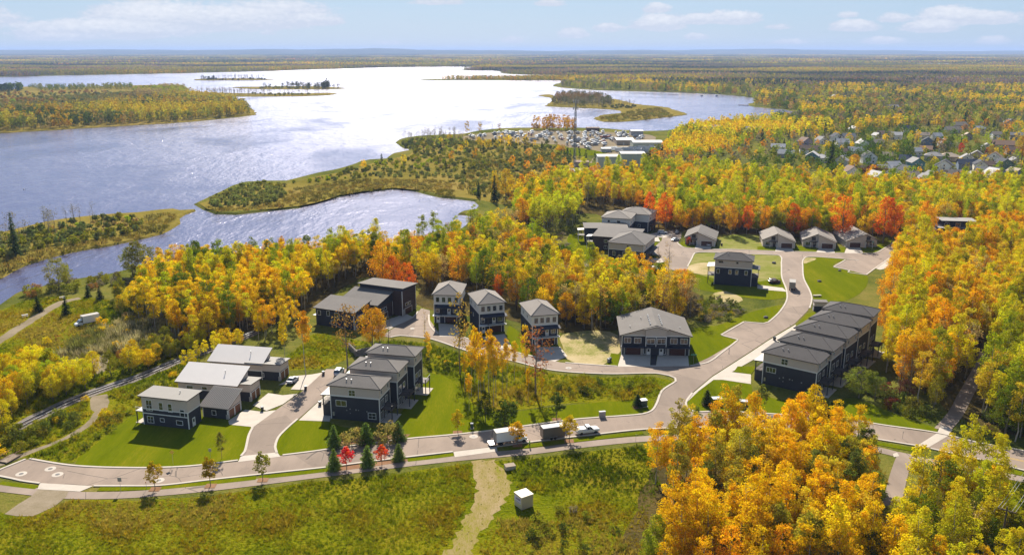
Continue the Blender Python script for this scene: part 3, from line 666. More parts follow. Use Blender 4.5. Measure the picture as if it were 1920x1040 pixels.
HILL = ground_mat('wooded_hill', [(0.0, (.02, .03, .022)), (.4, (.045, .055, .03)), (.7, (.085, .075, .035)), (1, (.13, .10, .05))], .0006, .004, .03, .3, 2.0)
ridge(17000, 5200, 128, -20000, 3500, 3, HILL)
ridge(20500, 5000, 120, -4000, 26000, 9, HILL)
ridge(12500, 2600, 42, -16000, -1500, 5, HILL)
# the air: one closed box of thin even haze round camera and scene
hb = MB(); hb.box(-45000, 45000, -600, 47000, -3.3, 190)
def hazeb(t):
    return t.n('ShaderNodeVolumePrincipled', {'Color': (.42, .56, .86, 1), 'Density': 5.4e-5, 'Anisotropy': 0.1}).outputs[0]
hm = bpy.data.materials.new('haze'); hm.use_nodes = True
t = NT(hm.node_tree); hm.node_tree.nodes.clear()
o = t.n('ShaderNodeOutputMaterial'); hm.node_tree.links.new(hazeb(t), o.inputs['Volume'])
MATS['haze'] = hm
hz_o = hb.build('haze', hm); hz_o['kind'] = 'stuff'
# ------------------------------------------------------------------ trees: prototypes
def leaf_cloud(rs, pos, size, out, aspect=0.75):
    """one quad per leaf clump; random tilt, slightly facing outwards"""
    n = len(pos)
    nr = rs.normal(size=(n, 3)) + out * 0.55 + np.array((0, 0, .25))
    nr /= np.linalg.norm(nr, axis=1)[:, None] + 1e-9
    t = np.cross(nr, rs.normal(size=(n, 3)))
    t /= np.linalg.norm(t, axis=1)[:, None] + 1e-9
    b = np.cross(nr, t)
    s = size * rs.uniform(.65, 1.35, (n, 1))
    q = np.stack([pos - t * s * .5, pos - b * s * .5 * aspect + t * s * .08, pos + t * s * .5, pos + b * s * .5 * aspect - t * s * .08], 1)
    return q.reshape(-1, 3)
def quads_mesh(name, v, lv, mats, extra=None):
    """v: 4 verts per quad; lv: per vertex (hue, value, -); extra = MB of wood appended with material 1"""
    n = len(v) // 4
    ev = np.array(extra.v, float).reshape(-1, 3) if extra and extra.v else np.zeros((0, 3))
    me = bpy.data.meshes.new(name)
    fl = [len(f) for f in extra.f] if extra else []
    loops = np.concatenate([np.arange(4 * n)] + ([np.array([i for f in extra.f for i in f]) + 4 * n] if fl else []))
    tot = np.concatenate([np.full(n, 4), np.array(fl, int)]) if fl else np.full(n, 4)
    me.vertices.add(4 * n + len(ev)); me.loops.add(len(loops)); me.polygons.add(len(tot))
    me.vertices.foreach_set('co', np.concatenate([v, ev]).astype(np.float32).ravel())
    me.loops.foreach_set('vertex_index', loops.astype(np.int32))
    me.polygons.foreach_set('loop_start', np.concatenate([[0], np.cumsum(tot)[:-1]]).astype(np.int32))
    me.polygons.foreach_set('loop_total', tot.astype(np.int32))
    me.polygons.foreach_set('material_index', np.concatenate([np.zeros(n), np.ones(len(fl))]).astype(np.int32))
    a = me.attributes.new('lv', 'FLOAT_VECTOR', 'POINT')
    a.data.foreach_set('vector', np.concatenate([lv, np.full((len(ev), 3), .5)]).astype(np.float32).ravel())
    for m in mats: me.materials.append(m)
    me.update(); me.validate()
    return me
def make_crown(seed, H, base, prof, R, nclump, leaves, lsize, csize, squash=0.8, hollow=0.55):
    """prof(t) -> relative radius at crown height t in 0..1"""
    rs = np.random.RandomState(seed)
    P_, O_, L_ = [], [], []
    h0 = base * H
    lean = rs.normal(size=2) * 0.02 * H
    cs = []
    tries = 0
    while len(cs) < nclump and tries < 4000:
        tries += 1
        t = rs.uniform(0.02, 0.98)
        r = prof(t) * R
        a = rs.uniform(0, 6.283)
        rad = r * math.sqrt(rs.uniform(hollow ** 2, 1.0)) * rs.uniform(.8, 1.08)
        if rs.rand() > (prof(t) + .15): continue
        c = np.array((rad * math.cos(a) + lean[0] * t, rad * math.sin(a) + lean[1] * t, h0 + t * (H - h0)))
        cs.append((c, rs.uniform(.7, 1.3) * csize * (0.55 + 0.45 * prof(t)), rs.rand()))
    for c, s, hue in cs:
        d = rs.normal(size=(leaves, 3)); d /= np.linalg.norm(d, axis=1)[:, None]
        rr = s * rs.uniform(.35, 1.0, (leaves, 1)) ** .6
        p = c + d * rr * np.array((1, 1, squash))
        o = d * .6 + (c - np.array((0, 0, h0 + .45 * (H - h0)))) / max(R, 1) * .5
        P_.append(p); O_.append(o)
        val = np.clip(.5 + rs.normal(size=(leaves, 1)) * .2 + (hue - .5) * .5, 0, 1)
        hu = np.clip(hue + rs.normal(size=(leaves, 1)) * .16, 0, 1)
        L_.append(np.concatenate([hu, val, hu], 1))
    p, o, l = np.concatenate(P_), np.concatenate(O_), np.concatenate(L_)
    k = p[:, 2] > 0.1
    p, o, l = p[k], o[k], l[k]
    return leaf_cloud(rs, p, lsize, o), np.repeat(l, 4, 0), [c for c, s, h in cs]
def make_trunk(seed, H, base, r0, centers, nlimb=7, top=.92, sides=6):
    rs = random.Random(seed)
    m = MB()
    pts = [Vector((0, 0, -0.3))]
    x = y = 0.0
    for i in range(1, 6):
        x += rs.uniform(-.018, .018) * H; y += rs.uniform(-.018, .018) * H
        pts.append(Vector((x, y, H * top * i / 5)))
    rad = [r0 * (1.15 if i == 0 else 1 - .86 * i / 5) for i in range(6)]
    m.tube(pts, rad, sides)
    def at(z):
        k = min(4.999, max(0, z / (H * top) * 5)); i = int(k)
        return pts[i].lerp(pts[i + 1], k - i), rad[i] + (rad[i+1] - rad[i]) * (k - i)
    cl = list(centers); rs.shuffle(cl)
    for c in cl[:nlimb]:
        c = Vector(c)
        z0 = max(base * H * .6, c.z - math.hypot(c.x, c.y) * rs.uniform(.5, 1.0))
        p, r = at(z0)
        mid = p.lerp(c, .5) + Vector((0, 0, -.04 * H * rs.random()))
        m.tube([p, mid, c], [r * .55, r * .33, .02], 4, cap=False)
    return m
def prof_aspen(t): return (math.sin(math.pi * min(1, (t * .76 + .17))) ** .7)
def prof_round(t): return max(0.05, 1 - (2 * t - .95) ** 2) ** .5 if 0 <= t <= 1 else 0
def prof_fan(t): return max(.1, 0.35 + .75 * t - 1.0 * max(0, t - .75) ** 1.0 * 2.4)
def prof_cone(t): return max(.04, 1 - t) ** .9
def prof_egg(t): return max(.05, math.sin(math.pi * (1 - (1 - t) ** 1.5 * .9 - .06)) ** .8)
SPEC = {   # H, crown base, profile, R, clumps, leaves per clump, leaf size, clump radius, trunk radius, bark, limbs, hollow
    'aspen':  (15, .36, prof_aspen, 2.15, 42, 58, .31, .95, .17, PALEBARK, 8, .35),
    'maple':  (13, .20, prof_round, 3.8, 60, 62, .34, 1.25, .24, BARK, 16, .55),
    'poplar': (18, .22, prof_aspen, 2.55, 58, 62, .34, 1.1, .20, PALEBARK, 14, .35),
    'sparse': (15, .30, prof_round, 2.6, 30, 18, .36, 1.05, .17, BARK, 20, .3),
    'bare':   (13, .22, prof_fan, 2.4, 30, 4, .34, .90, .15, DARKBARK, 30, .2),
    'slim':   (15, .50, prof_aspen, 1.8, 34, 44, .36, .85, .13, PALEBARK, 8, .3),
    'young':  (6.5, .26, prof_egg, 1.75, 40, 34, .26, .55, .07, BARK, 7, .3),
    'shrub':  (3.2, .02, prof_round, 2.0, 22, 26, .36, .80, .05, DARKBARK, 6, .4),
    'bush':   (1.6, .00, prof_round, 1.3, 12, 22, .28, .55, .03, DARKBARK, 3, .3),
}
PROTO, TPL = {}, {}
far_col = bpy.data.collections.new('tree_templates')      # templates for the masses only; never linked to the scene
def reg_tpl(kind, me):
    TPL.setdefault(kind, [])
    o = bpy.data.objects.new('tpl_%03d_%s' % (sum(len(q) for q in TPL.values()), kind), me)
    TPL[kind].append(sum(len(q) for q in TPL.values()))
    far_col.objects.link(o)
for ki, (kind, (H, base, pf, R, nc, nl, ls, cs, tr, bark, nlimb, hol)) in enumerate(SPEC.items()):
    PROTO[kind] = []
    for v in range(4 if kind in ('aspen', 'slim', 'maple', 'poplar', 'sparse') else 3):
        sd = 100 * ki + v
        q, lv, cen = make_crown(sd, H, base, pf, R * (.88 + .1 * v), nc, nl, ls, cs, hollow=hol)
        wood = make_trunk(sd, H, base, tr, cen, nlimb)
        cme = quads_mesh(kind + '_crown', q, lv, [LEAF])
        tme = wood.mesh(kind + '_trunk', bark)
        PROTO[kind].append((cme, tme, H))
        reg_tpl(kind, quads_mesh(kind + '_whole', q, lv, [LEAF, bark], wood))
# spruces: whorls of drooping boughs
def spruce_parts(seed, H, R, dense=1.0, lsize=.42):
    rs = np.random.RandomState(seed)
    Pp, Oo = [], []
    z = .06 * H
    while z < H * .97:
        t = z / H
        r = (R * (1 - t) ** .85 if kind == 'spruce' else R * min(1, (1 - t) ** .8 * 1.15, .55 + t * 2.2)) * rs.uniform(.85, 1.12) + .08
        nb = max(5, int(11 * (1 - t) + 5))
        for k in range(nb):
            a = rs.uniform(0, 6.283); rr = r * rs.uniform(.8, 1.1)
            m = max(3, int(rr * 6.0 * dense))
            s = np.linspace(.12, 1, m)
            p = np.stack([np.cos(a) * s * rr, np.sin(a) * s * rr, z - .28 * rr * s ** 1.5 + .06 * rs.normal(size=m)], 1) + rs.normal(size=(m, 3)) * .10
            Pp.append(p); Oo.append(np.stack([np.full(m, np.cos(a)), np.full(m, np.sin(a)), np.full(m, .5)], 1))
        z += H * .042
    p, o = np.concatenate(Pp), np.concatenate(Oo)
    l = np.clip(.5 + rs.normal(size=(len(p), 3)) * .22, 0, 1)
    return leaf_cloud(rs, p, lsize, o, .6), np.repeat(l, 4, 0)
for kind, H, R, ls, n in (('spruce', 13, 2.6, .5, 3), ('cedar', 6, 1.9, .34, 3)):
    PROTO[kind] = []
    for v in range(n):
        q, lv = spruce_parts(900 + v + len(kind) * 7, H, R * (.9 + .1 * v), 1.0 if kind == 'spruce' else 2.0, ls)
        wood = MB().tube([(0, 0, -.2), (0, 0, H * .5), (0, 0, H * .96)], [.2 * H / 13, .12 * H / 13, .02], 6)
        PROTO[kind].append((quads_mesh(kind + '_crown', q, lv, [LEAF]), wood.mesh(kind + '_trunk', DARKBARK), H))
        reg_tpl(kind, quads_mesh(kind + '_whole', q, lv, [LEAF, DARKBARK], wood))
# middle distance: lighter trees of the same outlines
for kind, H, base, pf, R in (('mid_tall', 15, .12, prof_aspen, 2.9), ('mid_round', 12, .08, prof_round, 4.0), ('mid_spruce', 14, .05, prof_cone, 2.6), ('mid_shrub', 3.5, .0, prof_round, 2.4), ('mid_bare', 13, .25, prof_fan, 2.0)):
    for v in range(4):
        few = kind == 'mid_bare'
        q, lv, cen = make_crown(1500 + v + len(kind) * 11, H, base, pf, R, 26, 4 if few else 10, (.5 if few else 1.05) * (.8 if H < 5 else 1), .9 if H < 5 else 1.3, hollow=.45)
        wood = make_trunk(1500 + v, H, max(base, .1), .16, cen, 12 if few else 2, sides=4)
        reg_tpl(kind, quads_mesh(kind, q, lv, [LEAF, BARK], wood))
# far distance: tiles of woodland, colour carried per leaf cluster
PAL = {'gold': (.74, .50, .012), 'yellow': (.72, .59, .016), 'lemon': (.60, .58, .02), 'lime': (.35, .40, .014), 'green': (.11, .165, .012), 'olive': (.25, .24, .022), 'orange': (.74, .34, .014), 'flame': (.72, .18, .015),
       'red': (.62, .05, .018), 'russet': (.38, .20, .05), 'tan': (.44, .32, .12), 'pine': (.032, .055, .022), 'grey': (.22, .19, .14), 'sage': (.24, .25, .07), 'wine': (.18, .05, .035), 'marsh': (.23, .21, .04)}
def leaf2b(t):
    lv = t.n('ShaderNodeAttribute', attribute_type='GEOMETRY', attribute_name='lv').outputs['Color']
    tint = t.n('ShaderNodeAttribute', attribute_type='INSTANCER', attribute_name='tint').outputs['Color']
    c = t.mix(1.0, lv, tint, 'MULTIPLY')
    d = t.n('ShaderNodeBsdfDiffuse', {0: c}).outputs[0]
    tr = t.n('ShaderNodeBsdfTranslucent', {0: c}).outputs[0]
    return t.n('ShaderNodeMixShader', {0: 0.3, 1: d, 2: tr}).outputs[0]
LEAF2 = mat('far_foliage', build=leaf2b)
def tile(seed, size, ntree, hmean, leaf, per, names):
    rs = np.random.RandomState(seed)
    V, L = [], []
    names = [n for n, w in names for _ in range(w)]
    for i in range(ntree):
        x, y = rs.uniform(-size / 2, size / 2, 2)
        h = hmean * rs.uniform(.6, 1.25); r = h * rs.uniform(.2, .34)
        nm = names[int(rs.rand() * len(names))]
        c = np.array(PAL[nm]) * rs.uniform(.75, 1.2)
        d = rs.normal(size=(per, 3)); d /= np.linalg.norm(d, axis=1)[:, None]
        t = rs.uniform(0, 1, (per, 1))
        w = (1 - t) if nm == 'pine' else np.sqrt(np.clip(1 - (2 * t - .9) ** 2, .05, 1))
        p = np.concatenate([x + d[:, :1] * r * w, y + d[:, 1:2] * r * w, h * (.12 + .86 * t)], 1)
        V.append(leaf_cloud(rs, p, leaf, d)); L.append(np.repeat(c[None] * rs.uniform(.75, 1.2, (per, 1)), 4, 0))
    return quads_mesh('woodland_tile', np.concatenate(V), np.concatenate(L), [LEAF2])
FARMIX = {'gold': [('gold', 3), ('yellow', 3), ('lime', 3), ('olive', 2), ('orange', 1)], 'olive': [('olive', 5), ('lime', 3), ('tan', 2), ('grey', 2), ('yellow', 1)], 'dull': [('tan', 3), ('grey', 3), ('russet', 2), ('olive', 3), ('orange', 1)], 'dark': [('pine', 5), ('green', 4), ('olive', 2), ('grey', 1)]}
for mi_, (nm_, mx_) in enumerate(FARMIX.items()):
    for v in range(3):
        reg_tpl('tile_near_' + nm_, tile(3000 + v + mi_ * 10, 64, 75, 13, 2.6, 14, mx_))
        if v < 2: reg_tpl('tile_far_' + nm_, tile(3100 + v + mi_ * 10, 240, 260, 13, 8.5, 7, mx_))
# grass tufts and reeds for meadow and marsh
def tuft(seed, h, r, n, w):
    rs = np.random.RandomState(seed)
    a = rs.uniform(0, 6.283, n); q = rs.uniform(0, 1, n) ** .5 * r
    b = np.stack([np.cos(a) * q, np.sin(a) * q, np.zeros(n)], 1)
    hh = h * rs.uniform(.5, 1.2, n)
    tip = b + np.stack([np.cos(a) * .45 * hh, np.sin(a) * .45 * hh, hh], 1) + rs.normal(size=(n, 3)) * .06
    s = np.stack([-np.sin(a), np.cos(a), np.zeros(n)], 1) * w
    v = np.stack([b - s, b + s, tip + s * .35, tip - s * .35], 1).reshape(-1, 3)
    lv = np.repeat(np.clip(.5 + rs.normal(size=(n, 3)) * .25, 0, 1), 4, 0)
    return quads_mesh('tuft', v, lv, [LEAF])
for v in range(4): reg_tpl('tuft', tuft(4000 + v, .55, .55, 34, .05))
for v in range(3): reg_tpl('reed', tuft(4100 + v, 1.7, .8, 40, .06))
for v in range(3): reg_tpl('marshtuft', tuft(4200 + v, 1.3, 2.4, 40, .22))

# ------------------------------------------------------------------ scattering masses with one geometry-nodes object each
def scatter(name, pos, kinds, scl, tint, seed=0, label=None):
    n = len(pos)
    if n == 0: return None
    rs = np.random.RandomState(seed)
    idx = np.array([TPL[k][int(rs.rand() * len(TPL[k]))] for k in kinds], np.int32)
    me = bpy.data.meshes.new(name)
    me.vertices.add(n)
    me.vertices.foreach_set('co', np.asarray(pos, np.float32).ravel())
    def at(nm, ty, data, key='value'):
        a = me.attributes.new(nm, ty, 'POINT')
        a.data.foreach_set(key, np.asarray(data).ravel())
    at('idx', 'INT', idx)
    at('rot', 'FLOAT', rs.uniform(0, 6.283, n).astype(np.float32))
    s = np.asarray(scl, np.float32)
    if s.ndim == 1: s = np.stack([s, s, s], 1)
    at('scl', 'FLOAT_VECTOR', s, 'vector')
    t4 = np.concatenate([np.asarray(tint, np.float32), np.ones((n, 1), np.float32)], 1)
    at('tint', 'FLOAT_COLOR', t4, 'color')
    o = link(name, me)
    o['kind'] = 'stuff'
    ng = bpy.data.node_groups.get('scatter_on_points')
    if ng is None:
        ng = bpy.data.node_groups.new('scatter_on_points', 'GeometryNodeTree')
        ng.interface.new_socket('Geometry', in_out='INPUT', socket_type='NodeSocketGeometry')
        ng.interface.new_socket('Geometry', in_out='OUTPUT', socket_type='NodeSocketGeometry')
        N, Lk = ng.nodes, ng.links
        gi, go = N.new('NodeGroupInput'), N.new('NodeGroupOutput')
        ip = N.new('GeometryNodeInstanceOnPoints')
        ci = N.new('GeometryNodeCollectionInfo')
        ci.inputs['Collection'].default_value = far_col
        ci.inputs['Separate Children'].default_value = True
        ci.inputs['Reset Children'].default_value = True
        def na(nm, ty):
            q = N.new('GeometryNodeInputNamedAttribute'); q.data_type = ty; q.inputs[0].default_value = nm
            return [s_ for s_ in q.outputs if s_.enabled][0]
        cx = N.new('ShaderNodeCombineXYZ')
        Lk.new(na('rot', 'FLOAT'), cx.inputs[2])
        Lk.new(gi.outputs[0], ip.inputs['Points'])
        Lk.new(ci.outputs[0], ip.inputs['Instance'])
        ip.inputs['Pick Instance'].default_value = True
        Lk.new(na('idx', 'INT'), ip.inputs['Instance Index'])
        Lk.new(cx.outputs[0], ip.inputs['Rotation'])
        Lk.new(na('scl', 'FLOAT_VECTOR'), ip.inputs['Scale'])
        Lk.new(ip.outputs[0], go.inputs[0])
    md = o.modifiers.new('scatter', 'NODES')
    md.node_group = ng
    return o
RS = np.random.RandomState(11)
def fill(poly_px, spacing, jitter=.45, z=0.0, clip=None):
    """jittered grid of ground points whose photograph position lies in poly_px"""
    w = np.array(pix(poly_px, 0))
    x0, y0 = w.min(0); x1, y1 = w.max(0)
    nx, ny = int((x1 - x0) / spacing) + 2, int((y1 - y0) / spacing) + 2
    gx, gy = np.meshgrid(x0 + np.arange(nx) * spacing, y0 + np.arange(ny) * spacing)
    p = np.stack([gx.ravel(), gy.ravel()], 1)
    p[:, 0] += (np.arange(len(p)) // nx % 2) * spacing * .5
    p += RS.uniform(-jitter, jitter, p.shape) * spacing
    p3 = np.concatenate([p, np.full((len(p), 1), z)], 1)
    px = proj(p3)
    ok = inpoly(p, [tuple(q) for q in w]) & (p[:, 1] > 60)
    if clip is not None: ok &= clip(px)
    return p3[ok], px[ok]
# ------------------------------------------------------------------ buildings
FOOT = []           # footprints (world loops with margin) where no tree may stand
FACE = {'S': 0.0, 'E': math.pi / 2, 'N': math.pi, 'W': -math.pi / 2}
CACHE = {}
def on_face(f, u, z, rect, out=0.0):
    """local position of a thing on facade f of rect (x0,x1,y0,y1); u runs left to right seen from outside"""
    x0, x1, y0, y1 = rect
    return {'S': (x0 + u, y0 - out, z), 'E': (x1 + out, y0 + u, z), 'N': (x1 - u, y1 + out, z), 'W': (x0 - out, y1 - u, z)}[f]
def window(root, f, u, z, w, h, rect, mull=(1, 0), parent_name='window', frame=TRIM):
    key = ('win', w, h, mull, frame.name)
    if key not in CACHE:
        m = MB(); b = .11
        m.box(-w/2 - b, -w/2, -.07, .0, -b, h + b); m.box(w/2, w/2 + b, -.07, .0, -b, h + b)
        m.box(-w/2, w/2, -.07, .0, -b, 0); m.box(-w/2, w/2, -.07, .0, h, h + b)
        for i in range(mull[0]): x = -w/2 + w * (i + 1) / (mull[0] + 1); m.box(x - .035, x + .035, -.055, .0, 0, h)
        for i in range(mull[1]): q = h * (i + 1) / (mull[1] + 1); m.box(-w/2, w/2, -.050, .0, q - .03, q + .03)
        g = MB(); g.box(-w/2, w/2, -.03, -.004, 0, h)
        CACHE[key] = (m.mesh('window', frame), g.mesh('pane', GLASS))
    a, b = CACHE[key]
    o = link(parent_name, a, root, on_face(f, u, z, rect), FACE[f])
    link('pane', b, o)
    return o
def garage(root, f, u, w, h, rect, z=.05, m=None, panes=False):
    m = m or WOODDOOR
    key = ('gar', w, h, m.name, panes)
    if key not in CACHE:
        q = MB(); b = .14
        q.box(-w/2 - b, -w/2, -.09, 0, 0, h + b); q.box(w/2, w/2 + b, -.09, 0, 0, h + b); q.box(-w/2, w/2, -.09, 0, h, h + b)
        s = MB()
        for i in range(4):
            s.box(-w/2, w/2, -.03, -.004, h * i / 4 + .015, h * (i + 1) / 4 - .015)
            for j in range(max(2, int(w / 1.2))):
                n = max(2, int(w / 1.2)); s.box(-w/2 + w * j / n + .1, -w/2 + w * (j + 1) / n - .1, -.045, -.03, h * i / 4 + .1, h * (i + 1) / 4 - .1)
        g = MB()
        for i in range(4): g.box(-w/2 + .12, -w/2 + .62, -.05, -.046, h * i / 4 + .12, h * (i + 1) / 4 - .12)
        CACHE[key] = (q.mesh('garage_door', TRIM), s.mesh('door_panel', m), g.mesh('pane', GLASS))
    a, b, g = CACHE[key]
    o = link('garage_door', a, root, on_face(f, u, z, rect), FACE[f])
    link('door_panel', b, o)
    if panes: link('pane', g, o)
    return o
def door(root, f, u, rect, z=.05, m=None, w=.95, h=2.1):
    m = m or TRIM
    key = ('door', m.name, w, h)
    if key not in CACHE:
        q = MB(); b = .1
        q.box(-w/2 - b, -w/2, -.07, 0, 0, h + b); q.box(w/2, w/2 + b, -.07, 0, 0, h + b); q.box(-w/2, w/2, -.07, 0, h, h + b); q.box(-w/2, w/2, -.04, -.004, 0, h * .5); q.box(-w/2, w/2, -.04, -.004, h * .9, h)
        q.box(-w/2, -w/2 + .18, -.04, -.004, h * .5, h * .9); q.box(w/2 - .18, w/2, -.04, -.004, h * .5, h * .9)
        g = MB(); g.box(-w/2 + .18, w/2 - .18, -.025, -.005, h * .5, h * .9)
        CACHE[key] = (q.mesh('door', m), g.mesh('pane', GLASS))
    a, b = CACHE[key]
    o = link('door', a, root, on_face(f, u, z, rect), FACE[f]); link('pane', b, o)
    return o
def wall(root, rect, z0, z1, m, label=None):
    x0, x1, y0, y1 = rect
    return MB().box(x0, x1, y0, y1, z0, z1).build('wall', m, root, label=label)
def band(root, rect, z, h=.28, out=.04, m=None):
    x0, x1, y0, y1 = rect
    q = MB()
    q.box(x0 - out, x1 + out, y0 - out, y0 + .02, z, z + h); q.box(x0 - out, x1 + out, y1 - .02, y1 + out, z, z + h)
    q.box(x0 - out, x0 + .02, y0 + .02, y1 - .02, z, z + h); q.box(x1 - .02, x1 + out, y0 + .02, y1 - .02, z, z + h)
    return q.build('trim_band', m or TRIM, root)
def corners(root, rect, z0, z1, w=.2, out=.03, which='SW SE NE NW', m=None):
    x0, x1, y0, y1 = rect
    for k in which.split():
        X = x0 - out if 'W' in k else x1 + out - w
        Y = y0 - out if 'S' in k else y1 + out - w
        MB().box(X, X + w, Y, Y + w, z0, z1).build('corner_trim', m or TRIM, root)
def hip(root, rect, z, ov=.55, pitch=.36, m=None, th=.2, name='roof'):
    x0, x1, y0, y1 = rect[0] - ov, rect[1] + ov, rect[2] - ov, rect[3] + ov
    Wd, D = x1 - x0, y1 - y0
    k = min(Wd, D) / 2; h = k * pitch
    m2 = MB()
    e = [(x0, y0), (x1, y0), (x1, y1), (x0, y1)]
    r = [((x0 + k, (y0 + y1) / 2), (x1 - k, (y0 + y1) / 2)) if Wd >= D else (((x0 + x1) / 2, y0 + k), ((x0 + x1) / 2, y1 - k))][0]
    v = [(x, y, z) for x, y in e] + [(x, y, z + th) for x, y in e] + [(q[0], q[1], z + th + h) for q in r]
    m2.v = v
    m2.f = [(3, 2, 1, 0), (0, 1, 5, 4), (1, 2, 6, 5), (2, 3, 7, 6), (3, 0, 4, 7)]
    m2.mi = [1] * 5
    if Wd >= D: m2.f += [(4, 5, 9, 8), (5, 6, 9), (6, 7, 8, 9), (7, 4, 8)]
    else: m2.f += [(4, 5, 8), (5, 6, 9, 8), (6, 7, 9), (7, 4, 8, 9)]
    m2.mi += [0] * 4
    o = m2.build(name, [m or SHINGLE, FASCIA], root)
    # ridge caps
    c = MB()
    A, B = Vector(v[8]), Vector(v[9])
    up = Vector((0, 0, .04))
    hips = [(v[4], A), (v[7], A), (v[5], B), (v[6], B)] if Wd >= D else [(v[4], A), (v[5], A), (v[6], B), (v[7], B)]
    for a, b in hips + [(A, B)]: c.tube([Vector(a) + up * .3, Vector(b) + up * .3], .09, 4)
    c.build('ridge_cap', m or SHINGLE, o)
    return o, h
def slab_roof(root, pts, zs, th=.22, m=None, name='roof', seams=0, fm=None):
    """flat or single-pitch roof over local corner points (counter-clockwise), zs = top height per corner"""
    m2 = MB()
    top = [Vector((x, y, z)) for (x, y), z in zip(pts, zs)]
    m2.v = [tuple(q) for q in top] + [(q.x, q.y, q.z - th) for q in top]
    n = len(pts)
    m2.f = [tuple(range(n)), tuple(range(2 * n - 1, n - 1, -1))] + [(i, n + i, n + (i + 1) % n, (i + 1) % n) for i in range(n)]
    m2.mi = [0, 1] + [1] * n
    o = m2.build(name, [m or SHINGLE, fm or FASCIA], root)
    if seams:                                   # standing seams run from the low front edge up to the back edge
        for i in range(seams + 1):
            t = i / seams
            a, b = top[0].lerp(top[1], t), top[3].lerp(top[2], t)
            q = MB(); d = (top[1] - top[0]).normalized() * .07
            q.add([a - d, a + d, b + d, b - d] + [p + Vector((0, 0, .17)) for p in (a - d, a + d, b + d, b - d)], [(4, 5, 6, 7), (0, 1, 5, 4), (1, 2, 6, 5), (2, 3, 7, 6), (3, 0, 4, 7)])
            q.build('standing_seam', m, o)
    return o
def gable(root, rect, z, rise, ov=.45, axis='y', m=None, th=.2, name='roof', apex=.5):
    """ridge along axis; apex = ridge position across the span"""
    x0, x1, y0, y1 = rect[0] - ov, rect[1] + ov, rect[2] - ov, rect[3] + ov
    m2 = MB()
    if axis == 'y':
        rx = rect[0] + (rect[1] - rect[0]) * apex
        sec = [(x0, z), (rx, z + rise), (x1, z)]
        ring = lambda y: [(sec[0][0], y, sec[0][1]), (sec[1][0], y, sec[1][1]), (sec[2][0], y, sec[2][1]), (sec[2][0], y, sec[2][1] + th), (sec[1][0], y, sec[1][1] + th), (sec[0][0], y, sec[0][1] + th)]
        a, b = ring(y0), ring(y1)
    else:
        ry = rect[2] + (rect[3] - rect[2]) * apex
        sec = [(y0, z), (ry, z + rise), (y1, z)]
        ring = lambda x: [(x, sec[0][0], sec[0][1]), (x, sec[1][0], sec[1][1]), (x, sec[2][0], sec[2][1]), (x, sec[2][0], sec[2][1] + th), (x, sec[1][0], sec[1][1] + th), (x, sec[0][0], sec[0][1] + th)]
        a, b = ring(x1), ring(x0)
    m2.v = a + b
    m2.f = [(0, 1, 4, 5), (1, 2, 3, 4), (11, 10, 7, 6), (10, 9, 8, 7), (0, 6, 7, 1), (1, 7, 8, 2), (2, 8, 9, 3), (3, 9, 10, 4), (4, 10, 11, 5), (5, 11, 6, 0)]
    m2.mi = [1, 1, 1, 1, 1, 1, 1, 0, 0, 1]
    return m2.build(name, [m or SHINGLE, FASCIA], root)
def gable_end(root, rect, z, rise, axis='y', m=None, apex=.5):
    x0, x1, y0, y1 = rect
    q = MB()
    if axis == 'y':
        rx = x0 + (x1 - x0) * apex
        q.hexa([(x0, y0, z), (x1, y0, z), (x1, y1, z), (x0, y1, z)], [(x0, y0, z + .01), (x1, y0, z + .01), (x1, y1, z + .01), (x0, y1, z + .01)])
        q = MB()
        v = [(x0, y0, z), (x1, y0, z), (rx, y0, z + rise), (x0, y1, z), (x1, y1, z), (rx, y1, z + rise)]
        q.add(v, [(0, 1, 2), (5, 4, 3), (0, 3, 4, 1), (1, 4, 5, 2), (2, 5, 3, 0)])
    else:
        ry = y0 + (y1 - y0) * apex
        v = [(x0, y0, z), (x0, y1, z), (x0, ry, z + rise), (x1, y0, z), (x1, y1, z), (x1, ry, z + rise)]
        q.add(v, [(2, 1, 0), (3, 4, 5), (1, 4, 3, 0), (2, 5, 4, 1), (0, 3, 5, 2)])
    return q.build('wall', m or PALE, root, label=None)
def vents(root, pts):
    for x, y, z in pts:
        MB().tube([(x, y, z - .3), (x, y, z + .55)], .09, 6).tube([(x, y, z + .5), (x, y, z + .62)], .15, 6).build('vent_pipe', STEEL, root)
def frame_of(fl, fr, back, z, inset=0.0):
    """three photograph points of a rectangle at height z: front left, front right, a point of the rear edge"""
    A, B, C = P(*fl, z), P(*fr, z), P(*back, z)
    u = (B - A); Wd = u.length; u.normalize()
    n = Vector((-u.y, u.x, 0))
    D = (C - A).dot(n)
    A = A + u * inset + n * inset
    return Vector((A.x, A.y, 0)), math.atan2(u.y, u.x), Wd - 2 * inset, D - 2 * inset
def foot(root, rect, margin=2.2):
    c, s = math.cos(root.rotation_euler[2]), math.sin(root.rotation_euler[2])
    x0, x1, y0, y1 = rect[0] - margin, rect[1] + margin, rect[2] - margin, rect[3] + margin
    FOOT.append([(root.location.x + x * c - y * s, root.location.y + x * s + y * c) for x, y in ((x0, y0), (x1, y0), (x1, y1), (x0, y1))])
def loc_in(root, p):
    c, s = math.cos(-root.rotation_euler[2]), math.sin(-root.rotation_euler[2])
    d = p - Vector(root.location)
    return d.x * c - d.y * s, d.x * s + d.y * c
def rail_mesh(x0, x1, y, z, m2, h=1.0):
    m2.box(x0, x1, y - .03, y + .03, z + h - .06, z + h); m2.box(x0, x1, y - .02, y + .02, z + .08, z + .13)
    k = max(2, int(abs(x1 - x0) / .35))
    for i in range(k + 1):
        x = x0 + (x1 - x0) * i / k; m2.box(x - .015, x + .015, y - .015, y + .015, z + .13, z + h - .06)

